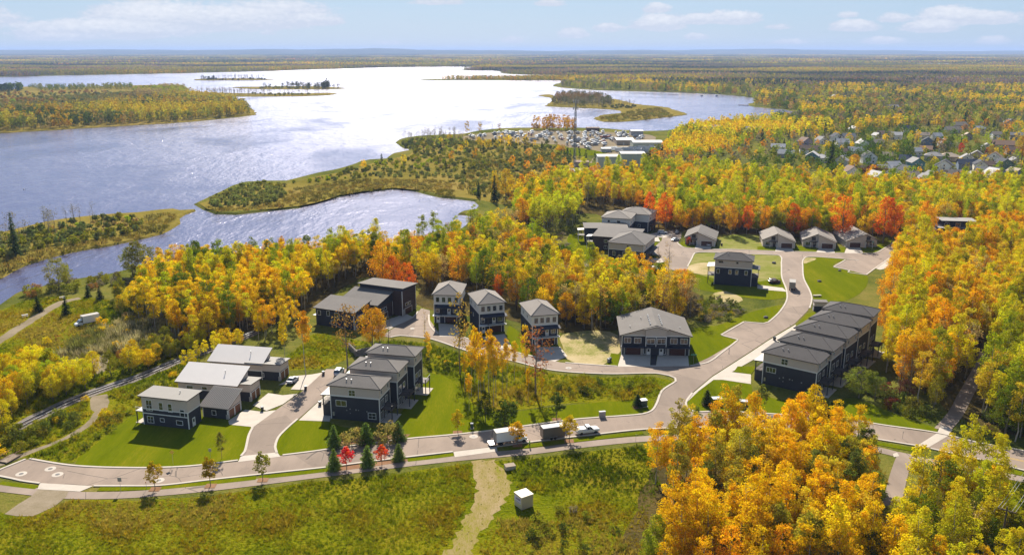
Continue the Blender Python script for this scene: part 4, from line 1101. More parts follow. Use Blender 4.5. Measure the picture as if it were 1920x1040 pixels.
# --- hip-roofed townhouses: street side W, garden side E
def townhouse(fl, fr, rr, H, label, group, split, roofm, lowm, highm, first=False, rank=0, win=(), deck=True, patio=True):
    org, ang, Wd, D = frame_of(fl, fr, rr, H, .55)
    D = abs(D) * .86
    r = empty('townhouse', (org.x, org.y, 0), ang, label, 'townhouse', group)
    R = (0, Wd, 0, D)
    foot(r, (-5, Wd + 3, 0, D))
    wall(r, R, -.4, split, lowm, 'charcoal lower storeys')
    x0, x1, y0, y1 = R
    wall(r, R, split, H, highm, 'pale grey top storey')
    band(r, R, split - .05, .34)
    corners(r, R, 0, split - .05, which='SE NE SW'); corners(r, R, split + .29, H, which='SE NE SW', m=highm)
    hip(r, R, H, .6, .36, roofm)
    # street side: garage bay with balcony under a small porch roof
    B = (-2.6, 0, 1.2, D - 1.2)
    wall(r, B, -.4, 3.0, lowm, 'garage bay')
    garage(r, 'W', (B[3] - B[2]) / 2, min(4.9, B[3] - B[2] - 1), 2.3, B)
    MB().box(B[0] - .15, -.04, B[2] - .15, B[3] + .15, 3.0, 3.16).build('balcony_floor', DECKM, r)
    q = MB(); rail_mesh(B[0], -.1, B[2], 3.16, q); 
    for yy in np.arange(B[2], B[3], .4): q.box(B[0] - .015, B[0] + .015, yy - .015, yy + .015, 3.16, 4.1)
    q.box(B[0] - .03, B[0] + .03, B[2], B[3], 4.1, 4.16)
    q.build('balcony_railing', BLACK, r)
    slab_roof(r, [(B[0] - .4, B[2] - .4), (-.05, B[2] - .4), (-.05, B[3] + .4), (B[0] - .4, B[3] + .4)], [split - .35, split - .1, split - .1, split - .35], .2, METALR2, 'porch_roof')
    for yy in (B[2] + .1, B[3] - .1): MB().box(B[0], B[0] + .22, yy - .11, yy + .11, 3.16, split - .55).build('porch_post', lowm, r)
    # garden side: deck on posts, sliding doors
    if deck:
        MB().box(Wd + .04, Wd + 2.8, D * .15, D * .72, 3.0, 3.2).build('deck', DECKM, r)
        for yy in (D * .18, D * .69): MB().box(Wd + 2.5, Wd + 2.7, yy - .1, yy + .1, 0, 4.2).build('deck_post', lowm, r)
        q = MB()
        for yy in np.arange(D * .15, D * .72, .3): q.box(Wd + 2.72, Wd + 2.75, yy - .015, yy + .015, 3.2, 4.15)
        q.box(Wd + 2.7, Wd + 2.77, D * .15, D * .72, 4.15, 4.22)
        rail_mesh(Wd + .1, Wd + 2.7, D * .15, 3.2, q); q.build('deck_railing', BLACK, r)
    if patio:
        MB().box(Wd + .05, Wd + 3.4, 0.2, D * .8, .02, .12).build('patio', CONCRETE, r)
    for k, (u, z, w, h) in enumerate(((D * .2, .4, 1.7, 2.0), (D * .55, .4, 1.2, 1.3), (D * .25, 3.5, 1.8, 1.9), (D * .62, 3.9, 1.3, 1.4), (D * .8, split + .9, .9, 1.0), (D * .2, split + .9, .9, 1.0))):
        if z + h < (split if z < split else H) - .1: window(r, 'E', u, z, w, h, R, (1, 0))
    for u, z, w, h, ml in win: window(r, 'S', u * Wd, z, w, h, R, ml)
    window(r, 'S', .45 * Wd, split + .5, 1.6, 1.3, R, (1, 1)) if not win else None
    zr = H + .2
    vents(r, [(Wd * .30, D * .22, zr + D * .22 * .36), (Wd * .40, D * .22, zr + D * .22 * .36)])
    for u, z, s in ((.33, 2.6, .12), (.40, 3.0, .14), (.52, 2.9, .16), (.57, 2.85, .12), (.74, 2.7, .15), (.40, 1.9, .1)):
        MB().box(u * Wd - s, u * Wd + s, -.12, .0, z - s, z + s).build('wall_vent', STEEL, r)
    MB().box(.04 * Wd, .04 * Wd + .5, -.22, 0, .9, 1.9).build('meter_box', STEEL, r)
    return r
rows = [(((1427.4, 660.6), (1536.4, 683.7), (1561.6, 660)), 'south end townhouse of the dark roofed row, with a blank wall facing the lawn'),
        (((1457.6, 637.8), (1562.6, 660), (1587, 638)), 'second townhouse from the lawn end of the dark roofed row'),
        (((1487.9, 615.6), (1589.9, 636.8), (1613, 616)), 'middle townhouse of the dark roofed row of five'),
        (((1516.2, 597.4), (1614.1, 616.6), (1636, 597)), 'fourth townhouse from the lawn end of the dark roofed row'),
        (((1540.4, 579.3), (1637.3, 595.4), (1655, 579)), 'farthest townhouse of the dark roofed row, next to the small shed')]
for i, (q, lb) in enumerate(rows):
    townhouse(*q, 8.9 + .85 * i, lb, 'row of five townhouses along the main road', 6.2 + .75 * i, SHINGLE2, DARK, PALE, i == 0, i,
              win=((.16, 3.7, 2.5, 1.3, (2, 0)), (.40, 6.7, 1.7, 1.5, (1, 1))) if i == 0 else ())
rows = [(((612, 722.9), (712.9, 731.5), (741.7, 704.6)), 'front townhouse of three, its blank navy wall facing the row of arborvitae'),
        (((650.4, 691.2), (746.5, 699.2), (773.5, 673.8)), 'middle one of three hip roofed townhouses on the garden slope'),
        (((684, 662.3), (778.3, 669.6), (799.4, 648.8)), 'rearmost of three hip roofed townhouses, nearest the wooded slope')]
for i, (q, lb) in enumerate(rows):
    townhouse(*q, 8.8 + 1.0 * i, lb, 'three stepped townhouses by the lower street', 6.1 + .9 * i, SHINGLE, DARK, PALE, i == 0, i,
              win=((.22, 3.6, 2.6, 1.4, (1, 0)), (.45, 6.5, 1.6, 1.4, (1, 1)), (.84, .9, 1.9, 1.5, (1, 1))) if i == 0 else ((.2, 6.7, 1.2, .9, (0, 0)),))

# --- duplex with the two mahogany garage doors
A, B = P(1165, 664), P(1292, 666.8)
ang = math.atan2(B.y - A.y, B.x - A.x); Wd = (B - A).length
H_ = 6.3
Cb = P(1232.9, 575.5, 9.4)
r = empty('duplex_house', (A.x, A.y, 0), ang, 'wide charcoal duplex with twin mahogany garage doors facing the street junction', 'house')
D_ = 17.5
R = (0, Wd, 0, D_)
foot(r, R, 3)
wall(r, R, -.3, 5.95, DARK)
band(r, R, 5.9, .3)
gable_end(r, (0.02, Wd - .02, 0.02, D_ - .02), 6.0, 3.25, 'y', PALE)
gable(r, R, 6.05, 3.3, .7, 'y', SHINGLE)
cx = Wd / 2
FB = (cx - 3.1, cx + 3.1, -.9, 0)                    # projecting centre bay
wall(r, FB, 2.9, 6.0, DARK, 'projecting centre bay')
q = MB(); q.add([(FB[0], FB[2], 6.0), (FB[1], FB[2], 6.0), (FB[1], FB[2], 8.25), (cx, FB[2], 9.1), (FB[0], FB[2], 8.25)] + [(FB[0], 0.5, 6.0), (FB[1], 0.5, 6.0), (FB[1], 0.5, 8.25), (cx, 0.5, 9.1), (FB[0], 0.5, 8.25)],
                [(0, 1, 2, 3, 4), (9, 8, 7, 6, 5), (0, 5, 6, 1), (1, 6, 7, 2), (2, 7, 8, 3), (3, 8, 9, 4), (4, 9, 5, 0)])
q.build('wall', PALE, r, label='pale gable of the centre bay')
q = MB()
for s in (-1, 1):
    e = cx + s * 3.6
    v = [(cx, FB[2] - .5, 9.16), (e, FB[2] - .5, 8.16), (e, .6, 8.16), (cx, .6, 9.16)]
    v = v if s < 0 else v[::-1]
    q.add([(x, y, z + .2) for x, y, z in v] + v, [(3, 2, 1, 0), (4, 5, 6, 7), (0, 1, 5, 4), (1, 2, 6, 5), (2, 3, 7, 6), (3, 0, 4, 7)])
q.build('gable_roof', SHINGLE, r)
MB().box(FB[0] - .03, FB[1] + .03, FB[2] - .04, FB[2], 5.9, 6.2).build('trim_band', TRIM, r)
for x in (FB[0], FB[1] - .2, cx - .1): MB().box(x, x + .2, FB[2] - .05, FB[2] + .01, 2.95, 5.88).build('corner_trim', TRIM, r)
MB().box(-.3, Wd + .3, -1.5, -.0, 2.62, 2.88).build('awning_roof', NAVY, r)
corners(r, R, 0, 5.88, which='SE SW')
for u in (.085, .235, .765, .915): window(r, 'S', u * Wd, 3.75, 1.9, 1.55, R, (1, 0))
for u in (.25, .75): window(r, 'S', (FB[1] - FB[0]) * u, 3.9, 2.2, 1.5, FB, (1, 0))
garage(r, 'S', .165 * Wd, 4.9, 2.25, R, m=REDDOOR, panes=True); garage(r, 'S', .815 * Wd, 4.9, 2.25, R, m=REDDOOR, panes=True)
door(r, 'S', .40 * Wd, R); door(r, 'S', .585 * Wd, R)
window(r, 'S', .345 * Wd, .4, .6, 1.7, R, (0, 0)); window(r, 'S', .635 * Wd, .4, .6, 1.7, R, (0, 0))
for u in (.3, .685): MB().box(u * Wd - .35, u * Wd + .35, -.12, 0, .02, 2.6).build('stone_pier', STONE, r)
for s in (-1, 1):
    for k in range(6): MB().box(cx + s * 1.7 - .2, cx + s * 1.7 + .2, 1.4 + k * 1.75, 1.75 + k * 1.75, 9.05, 9.42).build('roof_vent', STEEL, r)
vents(r, [(2.6, 4, 7.2), (6.2, 9, 8.4), (17.5, 4, 7.1)])

# --- three narrow three-storey houses
NAR = [((809.6, 553.3), (864.4, 554.5), (868.5, 532.9), (814.5, 608), 'narrow three storey house beside the turnaround, first of three'),
       ((896.2, 572), (949.4, 567.5), (933, 546), (899.5, 629), 'middle one of three narrow three storey houses'),
       ((996, 593.4), (1050, 589.3), (1023, 564.8), (999, 647), 'narrow three storey house next to the sandy lot')]
for i, (fl, fr, bk, base, lb) in enumerate(NAR):
    Hh = 9.7
    org, ang, Wd, D = frame_of(fl, fr, bk, Hh, .5)
    r = empty('narrow_house', (org.x, org.y, 0), ang, lb, 'house', 'three narrow houses on the side street')
    R = (0, Wd, 0, D)
    foot(r, R, 2)
    wall(r, R, -.3, 6.5, NAVY, 'navy lower storeys'); wall(r, R, 6.5, Hh, CREAM, 'white board top storey')
    band(r, R, 6.42, .3); corners(r, R, 0, 6.42, which='SE SW', w=.22)
    q = MB()
    for k in range(1, int(Wd / .55)): q.box(k * .55 - .03, k * .55 + .03, -.03, 0, 6.75, Hh)
    q.build('batten', TRIM, r)
    hip(r, R, Hh, .6, .5, SHINGLE3)
    for u in (.15, .38, .61, .86): window(r, 'S', u * Wd, 7.4, .85, 1.35, R, (0, 1), frame=FASCIA)
    garage(r, 'S', .64 * Wd, 3.9, 2.2, R, m=REDDOOR, panes=True); door(r, 'S', .16 * Wd, R)
    MB().box(-.2, Wd + .3, -1.6, -.02, 2.75, 2.95).build('balcony_floor', TRIM, r)
    q = MB(); rail_mesh(.2 * Wd, Wd + .2, -1.5, 2.95, q); q.build('balcony_railing', BLACK, r)
    door(r, 'S', .58 * Wd, R, 2.98); window(r, 'S', .14 * Wd, 3.6, 1.1, 1.6, R, (0, 1)); window(r, 'S', .82 * Wd, 3.6, 1.3, 1.5, R, (1, 0))
    slab_roof(r, [(.1 * Wd, -1.9), (Wd + .5, -1.9), (Wd + .5, -.04), (.1 * Wd, -.04)], [5.75, 5.75, 6.25, 6.25], .18, NAVY, 'porch_roof')
    for x in (.3 * Wd, .98 * Wd): MB().box(x - .09, x + .09, -1.62, -1.44, 2.95, 5.6).build('porch_post', FASCIA, r)
    for u in (.25, .6): window(r, 'W', u * D, 7.4, .7, 1.0, R, (0, 0))
    window(r, 'W', .4 * D, 3.8, .7, .9, R, (0, 0))

# --- navy house with side porches in the middle of the upper loop
org, ang, Wd, D = frame_of((1337.8, 486.5), (1414, 491.6), (1340.7, 476.4), 10.0, .6)
D = max(D, 9)
r = empty('navy_house', (org.x, org.y, 0), ang, 'tall navy house with grey hip roof standing alone inside the road loop', 'house')
R = (0, Wd, 0, D)
foot(r, R, 3)
wall(r, R, -.3, 7.0, NAVY, 'navy lower storeys'); wall(r, R, 7.0, 10.0, PALE, 'pale grey top storey')
band(r, R, 6.95, .3); corners(r, R, 0, 6.9, which='SE SW')
hip(r, R, 10.0, .6, .40, SHINGLE2)
for u in (.10, .42, .60, .85): window(r, 'S', u * Wd, 4.6, 1.0, 1.6, R, (0, 0))
for u, w in ((.16, 1.5), (.6, .6)): window(r, 'S', u * Wd, 8.9, w, .5, R, (0, 0), frame=FASCIA)
wall(r, (Wd, Wd + 2.4, 1, D - 2), -.3, 3.6, NAVY, 'garage bay')
MB().box(Wd, Wd + 2.6, .8, D - 1.8, 3.6, 3.8).build('balcony_floor', DECKM, r)
slab_roof(r, [(Wd + .04, .6), (Wd + 3, .6), (Wd + 3, D - 1.6), (Wd + .04, D - 1.6)], [7.2, 6.9, 6.9, 7.2], .2, FASCIA, 'porch_roof')
MB().box(Wd + 2.3, Wd + 2.5, 1, 1.2, 3.8, 6.8).build('porch_post', FASCIA, r)
MB().box(-2.6, -.03, 1, D - 2, 3.2, 3.4).build('deck', DECKM, r)
slab_roof(r, [(-3, .6), (-.04, .6), (-.04, D - 1.6), (-3, D - 1.6)], [6.9, 7.2, 7.2, 6.9], .2, METALR2, 'porch_roof')
for y in (1.1, D - 2.1): MB().box(-2.6, -2.4, y - .1, y + .1, 0, 6.7).build('porch_post', FASCIA, r)
q = MB(); rail_mesh(-2.6, -.1, 1.0, 3.4, q); q.build('deck_railing', TRIM, r)
vents(r, [(Wd * .33, D * .35, 11.6)])

# --- four bungalows with asymmetric gables
BUN = [((1284, 457.5), (1340.7, 461), .42, 1, 'taupe bungalow with a white car on its driveway and a red shrub in front', 'car'),
       ((1430, 462), (1488.7, 464.3), .46, 1, 'first bungalow of the three in a row, beside the dry vacant lot', ''),
       ((1504.8, 462.2), (1565.5, 465.3), .46, 1, 'middle bungalow of the three in a row', ''),
       ((1583, 462.3), (1643.4, 462.8), .60, -1, 'bungalow at the end of the row with its garage on the left side', '')]
for i, (a, b, ap, sd, lb, _) in enumerate(BUN):
    A, B = P(*a), P(*b)
    ang = math.atan2(B.y - A.y, B.x - A.x); Wd = (B - A).length
    D = 17.0
    r = empty('bungalow', (A.x, A.y, 0), ang, lb, 'house', 'bungalows along the upper street')
    R = (0, Wd, 0, D)
    foot(r, R, 2.5)
    wall(r, R, -.3, 3.1, PALE)
    gable_end(r, (0.02, Wd - .02, .02, D - .02), 3.1, 3.2, 'y', PALE, ap)
    # front faces step: the garage side stands 1.6 m proud
    gx = (ap * Wd, Wd) if sd > 0 else (0, ap * Wd)
    G = (gx[0], gx[1], -1.8, 0)
    wall(r, G, -.3, 3.1, PALE, 'garage front')
    x0, x1 = gx
    hi = ap * Wd
    lo = Wd if sd > 0 else 0
    q = MB(); v = [(lo, -1.8, 3.1), (hi, -1.8, 3.1), (hi, -1.8, 6.25), (lo, 0, 3.1), (hi, 0, 3.1), (hi, 0, 6.25)]
    q.add(v, [(0, 1, 2), (5, 4, 3), (0, 3, 4, 1), (1, 4, 5, 2), (2, 5, 3, 0)]); q.build('wall', PALE, r, label='raking garage gable')
    q = MB()
    ex = lo + .5 * sd
    zz = 3.1 - .5 * 3.2 / abs(lo - hi)
    v = [(hi, -2.4, 6.32), (ex, -2.4, zz), (ex, -.44, zz), (hi, -.44, 6.32)]
    v = v[::-1] if sd > 0 else v
    q.add([(x, y, z + .2) for x, y, z in v] + v, [(3, 2, 1, 0), (4, 5, 6, 7), (0, 1, 5, 4), (1, 2, 6, 5), (2, 3, 7, 6), (3, 0, 4, 7)])
    q.build('garage_roof', SHINGLE3 if i else SHINGLE, r)
    gable(r, R, 3.1 - .0, 3.22, .5, 'y', SHINGLE3 if i else SHINGLE, apex=ap)
    gw = abs(gx[1] - gx[0])
    garage(r, 'S', gw / 2 + (.2 * sd), 4.9, 2.3, G, m=REDDOOR)
    u0 = (.17 if sd > 0 else .85) * Wd
    window(r, 'S', u0, .8, 2.3, 1.7, R, (1, 0), frame=TRIM)
    door(r, 'S', (.36 if sd > 0 else .67) * Wd, R, m=FASCIA)
    MB().box(hi - sd * 1.9 - .9, hi - sd * 1.9 + .9, -.05, .0, 3.2, 4.9).build('dark_gable_panel', FASCIA, r)
    MB().box(u0 - 1.9, u0 + 1.9, -.12, .0, 0, .75).build('stone_plinth', STONE, r)
    for x in (hi - sd * 3.4, hi - sd * .4): MB().box(x - .12, x + .12, -1.7, -1.46, 0, 2.7).build('porch_post', TRIM, r)
    MB().box(min(hi - sd * 3.6, hi), max(hi - sd * 3.6, hi), -1.7, -.02, 2.7, 2.85).build('porch_roof', FASCIA, r)
    corners(r, G, 0, 3.0, which='SE SW')
    vents(r, [(Wd * .25, 7, 4.7)])

# --- modern triplex with pale single-pitch roofs, charcoal walls and wooden garage doors
def modern(main, zf, zb, gar, gzf, gzb, label, mroof, groof, seams, first):
    z = (zf + zb) / 2
    org, ang, Wd, D = frame_of(*main, 0.0) if False else frame_of(main[0], main[1], main[2], zf)
    # rear edge lies higher: recompute depth with its own height
    u = Vector((math.cos(ang), math.sin(ang), 0)); n = Vector((-u.y, u.x, 0))
    D = (P(*main[2], zb) - Vector((org.x, org.y, 0))).dot(n)
    A = Vector((org.x, org.y, 0)) + u * .6 + n * .6
    Wd -= 1.2; D -= 1.2
    r = empty('modern_house', (A.x, A.y, 0), ang, label, 'house', 'three modern houses with pale single pitch roofs')
    R = (0, Wd, 0, D)
    foot(r, R, 2.5)
    def zt(y): return zf - .25 + (zb - zf) * (y + .6) / (D + 1.2)
    q = MB(); q.hexa([(0, 0, zf * .55), (Wd, 0, zf * .55), (Wd, D, zf * .55), (0, D, zf * .55)], [(0, 0, zt(0)), (Wd, 0, zt(0)), (Wd, D, zt(D)), (0, D, zt(D))])
    q.build('wall', PALE, r, label='pale upper wall under the roof')
    wall(r, R, -.3, zf * .55, DARK, 'charcoal lower wall')
    band(r, R, zf * .55 - .1, .26); corners(r, R, 0, zf * .55 - .12, which='SE SW')
    slab_roof(r, [(-.6, -.6), (Wd + .6, -.6), (Wd + .6, D + .6), (-.6, D + .6)], [zf, zf, zb, zb], .24, mroof)
    vents(r, [(Wd * .7, D * .6, zf + (zb - zf) * .65)])
    # garage wing
    gA, gB = Vector(loc_in(r, P(*gar[0], gzf))), Vector(loc_in(r, P(*gar[1], gzf)))
    gC = Vector(loc_in(r, P(*gar[2], gzb)))
    G = (min(gA.x, gB.x) + .5, max(gA.x, gB.x) - .5, min(gA.y, gB.y) + .5, gC.y - .5)
    if G[3] - G[2] < 5: G = (G[0], G[1], G[2], G[2] + 5.5)
    foot(r, G, 2.5)
    gd, gh = G[3] - G[2], G[1] - G[0]
    q = MB()
    def gzt(y): return gzf - .24 + (gzb - gzf) * (y - G[2] + .5) / (gd + 1)
    hh = 2.55
    q.hexa([(G[0], G[2], hh), (G[1], G[2], hh), (G[1], G[3], hh), (G[0], G[3], hh)], [(G[0], G[2], gzt(G[2])), (G[1], G[2], gzt(G[2])), (G[1], G[3], gzt(G[3])), (G[0], G[3], gzt(G[3]))])
    q.build('wall', PALE, r, label='pale upper wall of the garage wing')
    wall(r, G, -.3, hh, DARK, 'charcoal garage wing')
    slab_roof(r, [(G[0] - .5, G[2] - .5), (G[1] + .5, G[2] - .5), (G[1] + .5, G[3] + .5), (G[0] - .5, G[3] + .5)], [gzf, gzf, gzb, gzb], .22, groof, 'garage_roof', seams)
    corners(r, G, 0, hh - .02, which='SE NE SW')
    for u_ in (.27, .72): garage(r, 'E', u_ * gd, min(2.6, gd * .38), 2.2, G)
    window(r, 'S', gh * .45, .9, 1.0, 1.1, G, (0, 0))
    q = MB(); q.box(G[1] - .5, G[1] + .1, G[2] - .1, G[2] + .25, 0, 1.3); q.build('stone_plinth', STONE, r)
    return r, R, G, Wd, D
MH = [(((256.8, 741.2), (350.7, 751.3), (387, 732)), 7.7, 7.9, ((373.7, 761.5), (428, 767), (461.4, 729)), 2.95, 5.6, 'front modern house with a ribbed metal garage roof and two wooden doors', DULLR, METALR, 17),
      (((326.8, 714.6), (445, 724), (457.8, 685)), 4.6, 7.4, ((403.8, 714.6), (470, 721), (505.6, 708)), 4.9, 4.6, 'middle modern house between the ribbed roof house and the white roofed one', WHITEM, DULLR, 0),
      (((387.9, 676.4), (492, 684), (507.4, 651)), 4.6, 7.4, ((459.6, 677.8), (525, 684), (555, 672.9)), 4.9, 4.6, 'rear modern house with a big white roof and a silver car outside', WHITEM, DULLR, 0)]
for i, q in enumerate(MH):
    r, R, G, Wd, D = modern(*q, i == 0)
    if i == 0:
        window(r, 'S', .16 * Wd, 3.9, 1.5, 2.6, R, (1, 1)); window(r, 'S', .42 * Wd, 4.2, 1.0, 2.0, R, (0, 1)); window(r, 'S', .62 * Wd, 4.1, 1.0, 2.0, R, (0, 1)); window(r, 'S', .88 * Wd, 3.2, 1.1, 1.7, R, (0, 0))
        window(r, 'S', .16 * Wd, .7, 1.6, 1.6, R, (1, 1)); window(r, 'S', .42 * Wd, 1.3, 1.0, .8, R, (0, 0)); window(r, 'S', .80 * Wd, 1.0, 1.6, 1.0, R, (0, 0))
        MB().box(.0, Wd, -.05, .0, 2.95, 3.2).build('trim_band', TRIM, r)
        MB().box(-2.4, -.03, .5, 4.5, 3.0, 3.2).build('balcony_floor', METALR2, r)
        k = MB(); rail_mesh(-2.4, -.1, .55, 3.2, k); k.build('balcony_railing', TRIM, r)
        MB().box(-2.3, -2.1, .5, .7, 0, 3.0).build('balcony_post', FASCIA, r)
        MB().box(-2.6, -.03, .3, 4.2, .02, .14).build('patio', CONCRETE, r)
        door(r, 'E', 2.0, R, .1)
    else:
        window(r, 'S', .2 * Wd, 2.75, 1.8, .7, R, (0, 0)); window(r, 'S', .45 * Wd, 2.75, 1.4, .7, R, (0, 0))

# --- brown-roofed triplex at the wooded end of the side street
A, B = P(593.6, 608), P(662, 618.5)
ang = math.atan2(B.y - A.y, B.x - A.x)
r = empty('brown_triplex', (A.x, A.y, 0), ang, 'broad navy and brown triplex with stepped single pitch taupe roofs', 'house')
Wd = 15.0
UN = [(0, 15.0, 0, 9.6, 6.0, 7.8), (3.2, 17.6, 9.6, 19.5, 6.2, 8.6), (4.5, 21.5, 19.5, 28.5, 10.0, 9.5)]
for k, (x0, x1, y0, y1, z0, z1) in enumerate(UN):
    R = (x0, x1, y0, y1)
    foot(r, R, 2.5)
    wall(r, R, -.3, z0 - 1.2, NAVY if k == 0 else BROWNS, ['navy front wall', 'brown middle wall', 'brown rear wall'][k])
    q = MB(); q.hexa([(x0, y0, z0 - 1.2), (x1, y0, z0 - 1.2), (x1, y1, z0 - 1.2), (x0, y1, z0 - 1.2)], [(x0, y0, z0 - .2), (x1, y0, z0 - .2), (x1, y1, z1 - .2), (x0, y1, z1 - .2)])
    q.build('wall', NAVY if k != 1 else DARK, r, label=['navy eave wall', 'charcoal clerestory wall', 'navy clerestory wall'][k])
    slab_roof(r, [(x0 - .7, y0 - .5), (x1 + .7, y0 - .5), (x1 + .7, y1 + (.0 if k < 2 else .6)), (x0 - .7, y1 + (.0 if k < 2 else .6))], [z0, z0, z1, z1], .24, SHINGLE)
    corners(r, R, 0, z0 - 1.25, which='SE NE')
    window(r, 'E', (y1 - y0) * .30, 3.1, 1.5, 1.0, R, (0, 0)); window(r, 'E', (y1 - y0) * .52, 3.1, 1.5, 1.0, R, (0, 0))
    garage(r, 'E', (y1 - y0) * .42, 4.6, 2.2, R, m=REDDOOR)
    MB().box(x1, x1 + .35, y0 + .1, y0 + .7, 0, 2.3).build('stone_pier', STONE, r)
for u, z, w, h in ((.09, 3.6, 1.1, 1.4), (.33, 3.6, 1.0, 1.6), (.56, 3.5, 1.6, 1.5), (.46, .9, 1.9, 1.3)): window(r, 'S', u * 15, z, w, h, (0, 15, 0, 9.6), (0, 0))
MB().box(-1.8, -.03, .6, 4, 2.8, 3.0).build('balcony_floor', TRIM, r)

# --- cluster of large houses at the upper cul-de-sac
def big_house(name, fl, fr, bk, H, split, low, high, rm, label, pitch=.36, wins=(), porch=True, inset=.6):
    org, ang, Wd, D = frame_of(fl, fr, bk, H, inset)
    D = max(D, 8.0)
    r = empty(name, (org.x, org.y, 0), ang, label, 'house')
    R = (0, Wd, 0, D)
    foot(r, R, 2.5)
    wall(r, R, -.3, split, low, 'dark lower wall'); wall(r, R, split, H, high, 'pale upper wall')
    band(r, R, split - .05, .3); corners(r, R, 0, split - .1, which='SE SW'); corners(r, R, split + .3, H, which='SE SW')
    hip(r, R, H, .6, pitch, rm)
    for u, z, w, h, ml in wins: window(r, 'S', u * Wd, z, w, h, R, ml, frame=TRIM if z < split else FASCIA)
    for k in (.25, .6): window(r, 'E', k * D, split + .8, 1.0, 1.1, R, (0, 0))
    garage(r, 'E', D * .5, 4.6, 2.3, R)
    if porch:
        MB().box(Wd + .03, Wd + 2.6, D * .1, D * .9, 3.1, 3.3).build('porch_roof', FASCIA, r)
        for y in (D * .14, D * .86): MB().box(Wd + 2.3, Wd + 2.5, y - .1, y + .1, 0, 3.1).build('porch_post', FASCIA, r)
    vents(r, [(Wd * .42, D * .3, H + .9)])
    return r, R
big_house('hillside_house', (1138, 454.7), (1209.4, 460.8), (1212, 441), 7.2, 4.3, DARK, PALE, SHINGLE, 'large house with pale gable nearest the orange trees at the upper cul-de-sac', .38,
          ((.16, 1.7, 1.1, 1.7, (0, 0)), (.45, 1.7, 1.2, 1.7, (0, 0)), (.76, 1.5, 2.3, 1.6, (1, 0)), (.55, 5.9, .5, .5, (0, 0))))
A, B = P(1117, 474), P(1143, 478)
def flat_house(fl, fr, bk, zf, zb, label, m, roofm, posts=True):
    org, ang, Wd, D = frame_of(fl, fr, fl, zf)
    u = Vector((math.cos(ang), math.sin(ang), 0)); n = Vector((-u.y, u.x, 0))
    D = max(7.0, (P(*bk, zb) - Vector((org.x, org.y, 0))).dot(n))
    A = Vector((org.x, org.y, 0)) + u * .5 + n * .5
    r = empty('hillside_house', (A.x, A.y, 0), ang, label, 'house')
    Wd -= 1; D -= 1
    R = (0, Wd, 0, D); foot(r, R, 2.5)
    q = MB(); q.hexa([(0, 0, 3.2), (Wd, 0, 3.2), (Wd, D, 3.2), (0, D, 3.2)], [(0, 0, zf - .25), (Wd, 0, zf - .25), (Wd, D, zb - .25), (0, D, zb - .25)]); q.build('wall', m, r, label='upper wall')
    wall(r, R, -.3, 3.2, m, 'lower wall')
    slab_roof(r, [(-.5, -.5), (Wd + .5, -.5), (Wd + .5, D + .5), (-.5, D + .5)], [zf, zf, zb, zb], .25, roofm)
    for k in range(2):
        window(r, 'S', (.3 + .4 * k) * Wd, 3.7, 1.4, 1.2, R, (1, 0)); window(r, 'S', (.3 + .4 * k) * Wd, .8, 1.4, 1.4, R, (1, 0))
    MB().box(-3.2, -.03, 1.0, 5.0, 2.9, 3.1).build('deck', DECKM, r)
    slab_roof(r, [(-3.4, .8), (-.05, .8), (-.05, 5.2), (-3.4, 5.2)], [5.8, 6.0, 6.0, 5.8], .2, METALR2, 'porch_roof')
    for y in (1.1, 4.9): MB().box(-3.1, -2.9, y - .1, y + .1, 0, 5.6).build('porch_post', TRIM, r)
    q = MB(); rail_mesh(-3.1, -.1, 1.0, 3.1, q); q.build('deck_railing', TRIM, r)
    garage(r, 'E', D * .5, 4.4, 2.3, R, m=REDDOOR)
    return r
flat_house((1109, 442), (1196, 448), (1113, 423), 6.4, 7.6, 'low taupe roofed house behind the pale gabled one, terrace facing the round lawn', BROWNS, SHINGLE)
flat_house((1095, 427.5), (1179, 428), (1097, 417), 7.0, 7.3, 'navy flat roofed house with a narrow grey roof at the bend of the gravel path', NAVY, SHINGLE)
big_house('hillside_house', (1126, 408.2), (1183, 411.5), (1190, 400), 9.2, 5.6, NAVY, CREAM, SHINGLE3, 'white upper walled hip roof house, second from the woods at the cul-de-sac', .34, ((.25, 7.3, .8, .8, (0, 0)), (.6, 7.3, 1.2, .7, (0, 0)), (.35, 6.2, .6, .6, (0, 0))))
big_house('hillside_house', (1158, 399), (1217.5, 404), (1218, 394), 8.8, 5.2, NAVY, CREAM, SHINGLE3, 'hip roofed house closest to the orange woods at the cul-de-sac', .34, ((.7, 2.5, 1.2, 1.2, (0, 0)),))
# --- flat-roofed modern house half hidden by golden trees
A, B = P(1760, 448), P(1828, 450)
ang = math.atan2(B.y - A.y, B.x - A.x)
r = empty('flat_roof_house', (A.x, A.y, 0), ang, 'dark modern house with flat white roofs half hidden by golden trees', 'house')
foot(r, (-8, 16, -4, 12), 2)
FOOT.append([tuple(q) for q in pix([(1728, 448), (1838, 448), (1815, 478), (1740, 484)])])
wall(r, (0, 16, 0, 12), -.3, 5.2, DARK); wall(r, (2, 17, 3, 11), 5.2, 8.2, NAVY, 'set back upper storey')
slab_roof(r, [(-.6, -.6), (16.6, -.6), (16.6, 3), (-.6, 3)], [5.6] * 4, .3, METALR); slab_roof(r, [(1.2, 2.4), (18, 2.4), (18, 12), (1.2, 12)], [8.6] * 4, .3, METALR, 'upper_roof')
wall(r, (-5.5, 0, 2, 8), -.3, 3.6, DARK, 'side wing'); slab_roof(r, [(-6.2, 1.4), (0, 1.4), (0, 8.5), (-6.2, 8.5)], [4.0] * 4, .3, METALR, 'wing_roof')
for x in (3, 8, 13): window(r, 'S', x, 1.0, 2.4, 2.2, (0, 16, 0, 12), (1, 0)); window(r, 'S', x - 1, 6, 2.2, 1.4, (2, 17, 3, 11), (1, 0))
MB().box(-5.6, -5.3, 1.6, 1.9, 0, 3.7).build('porch_post', TRIM, r)
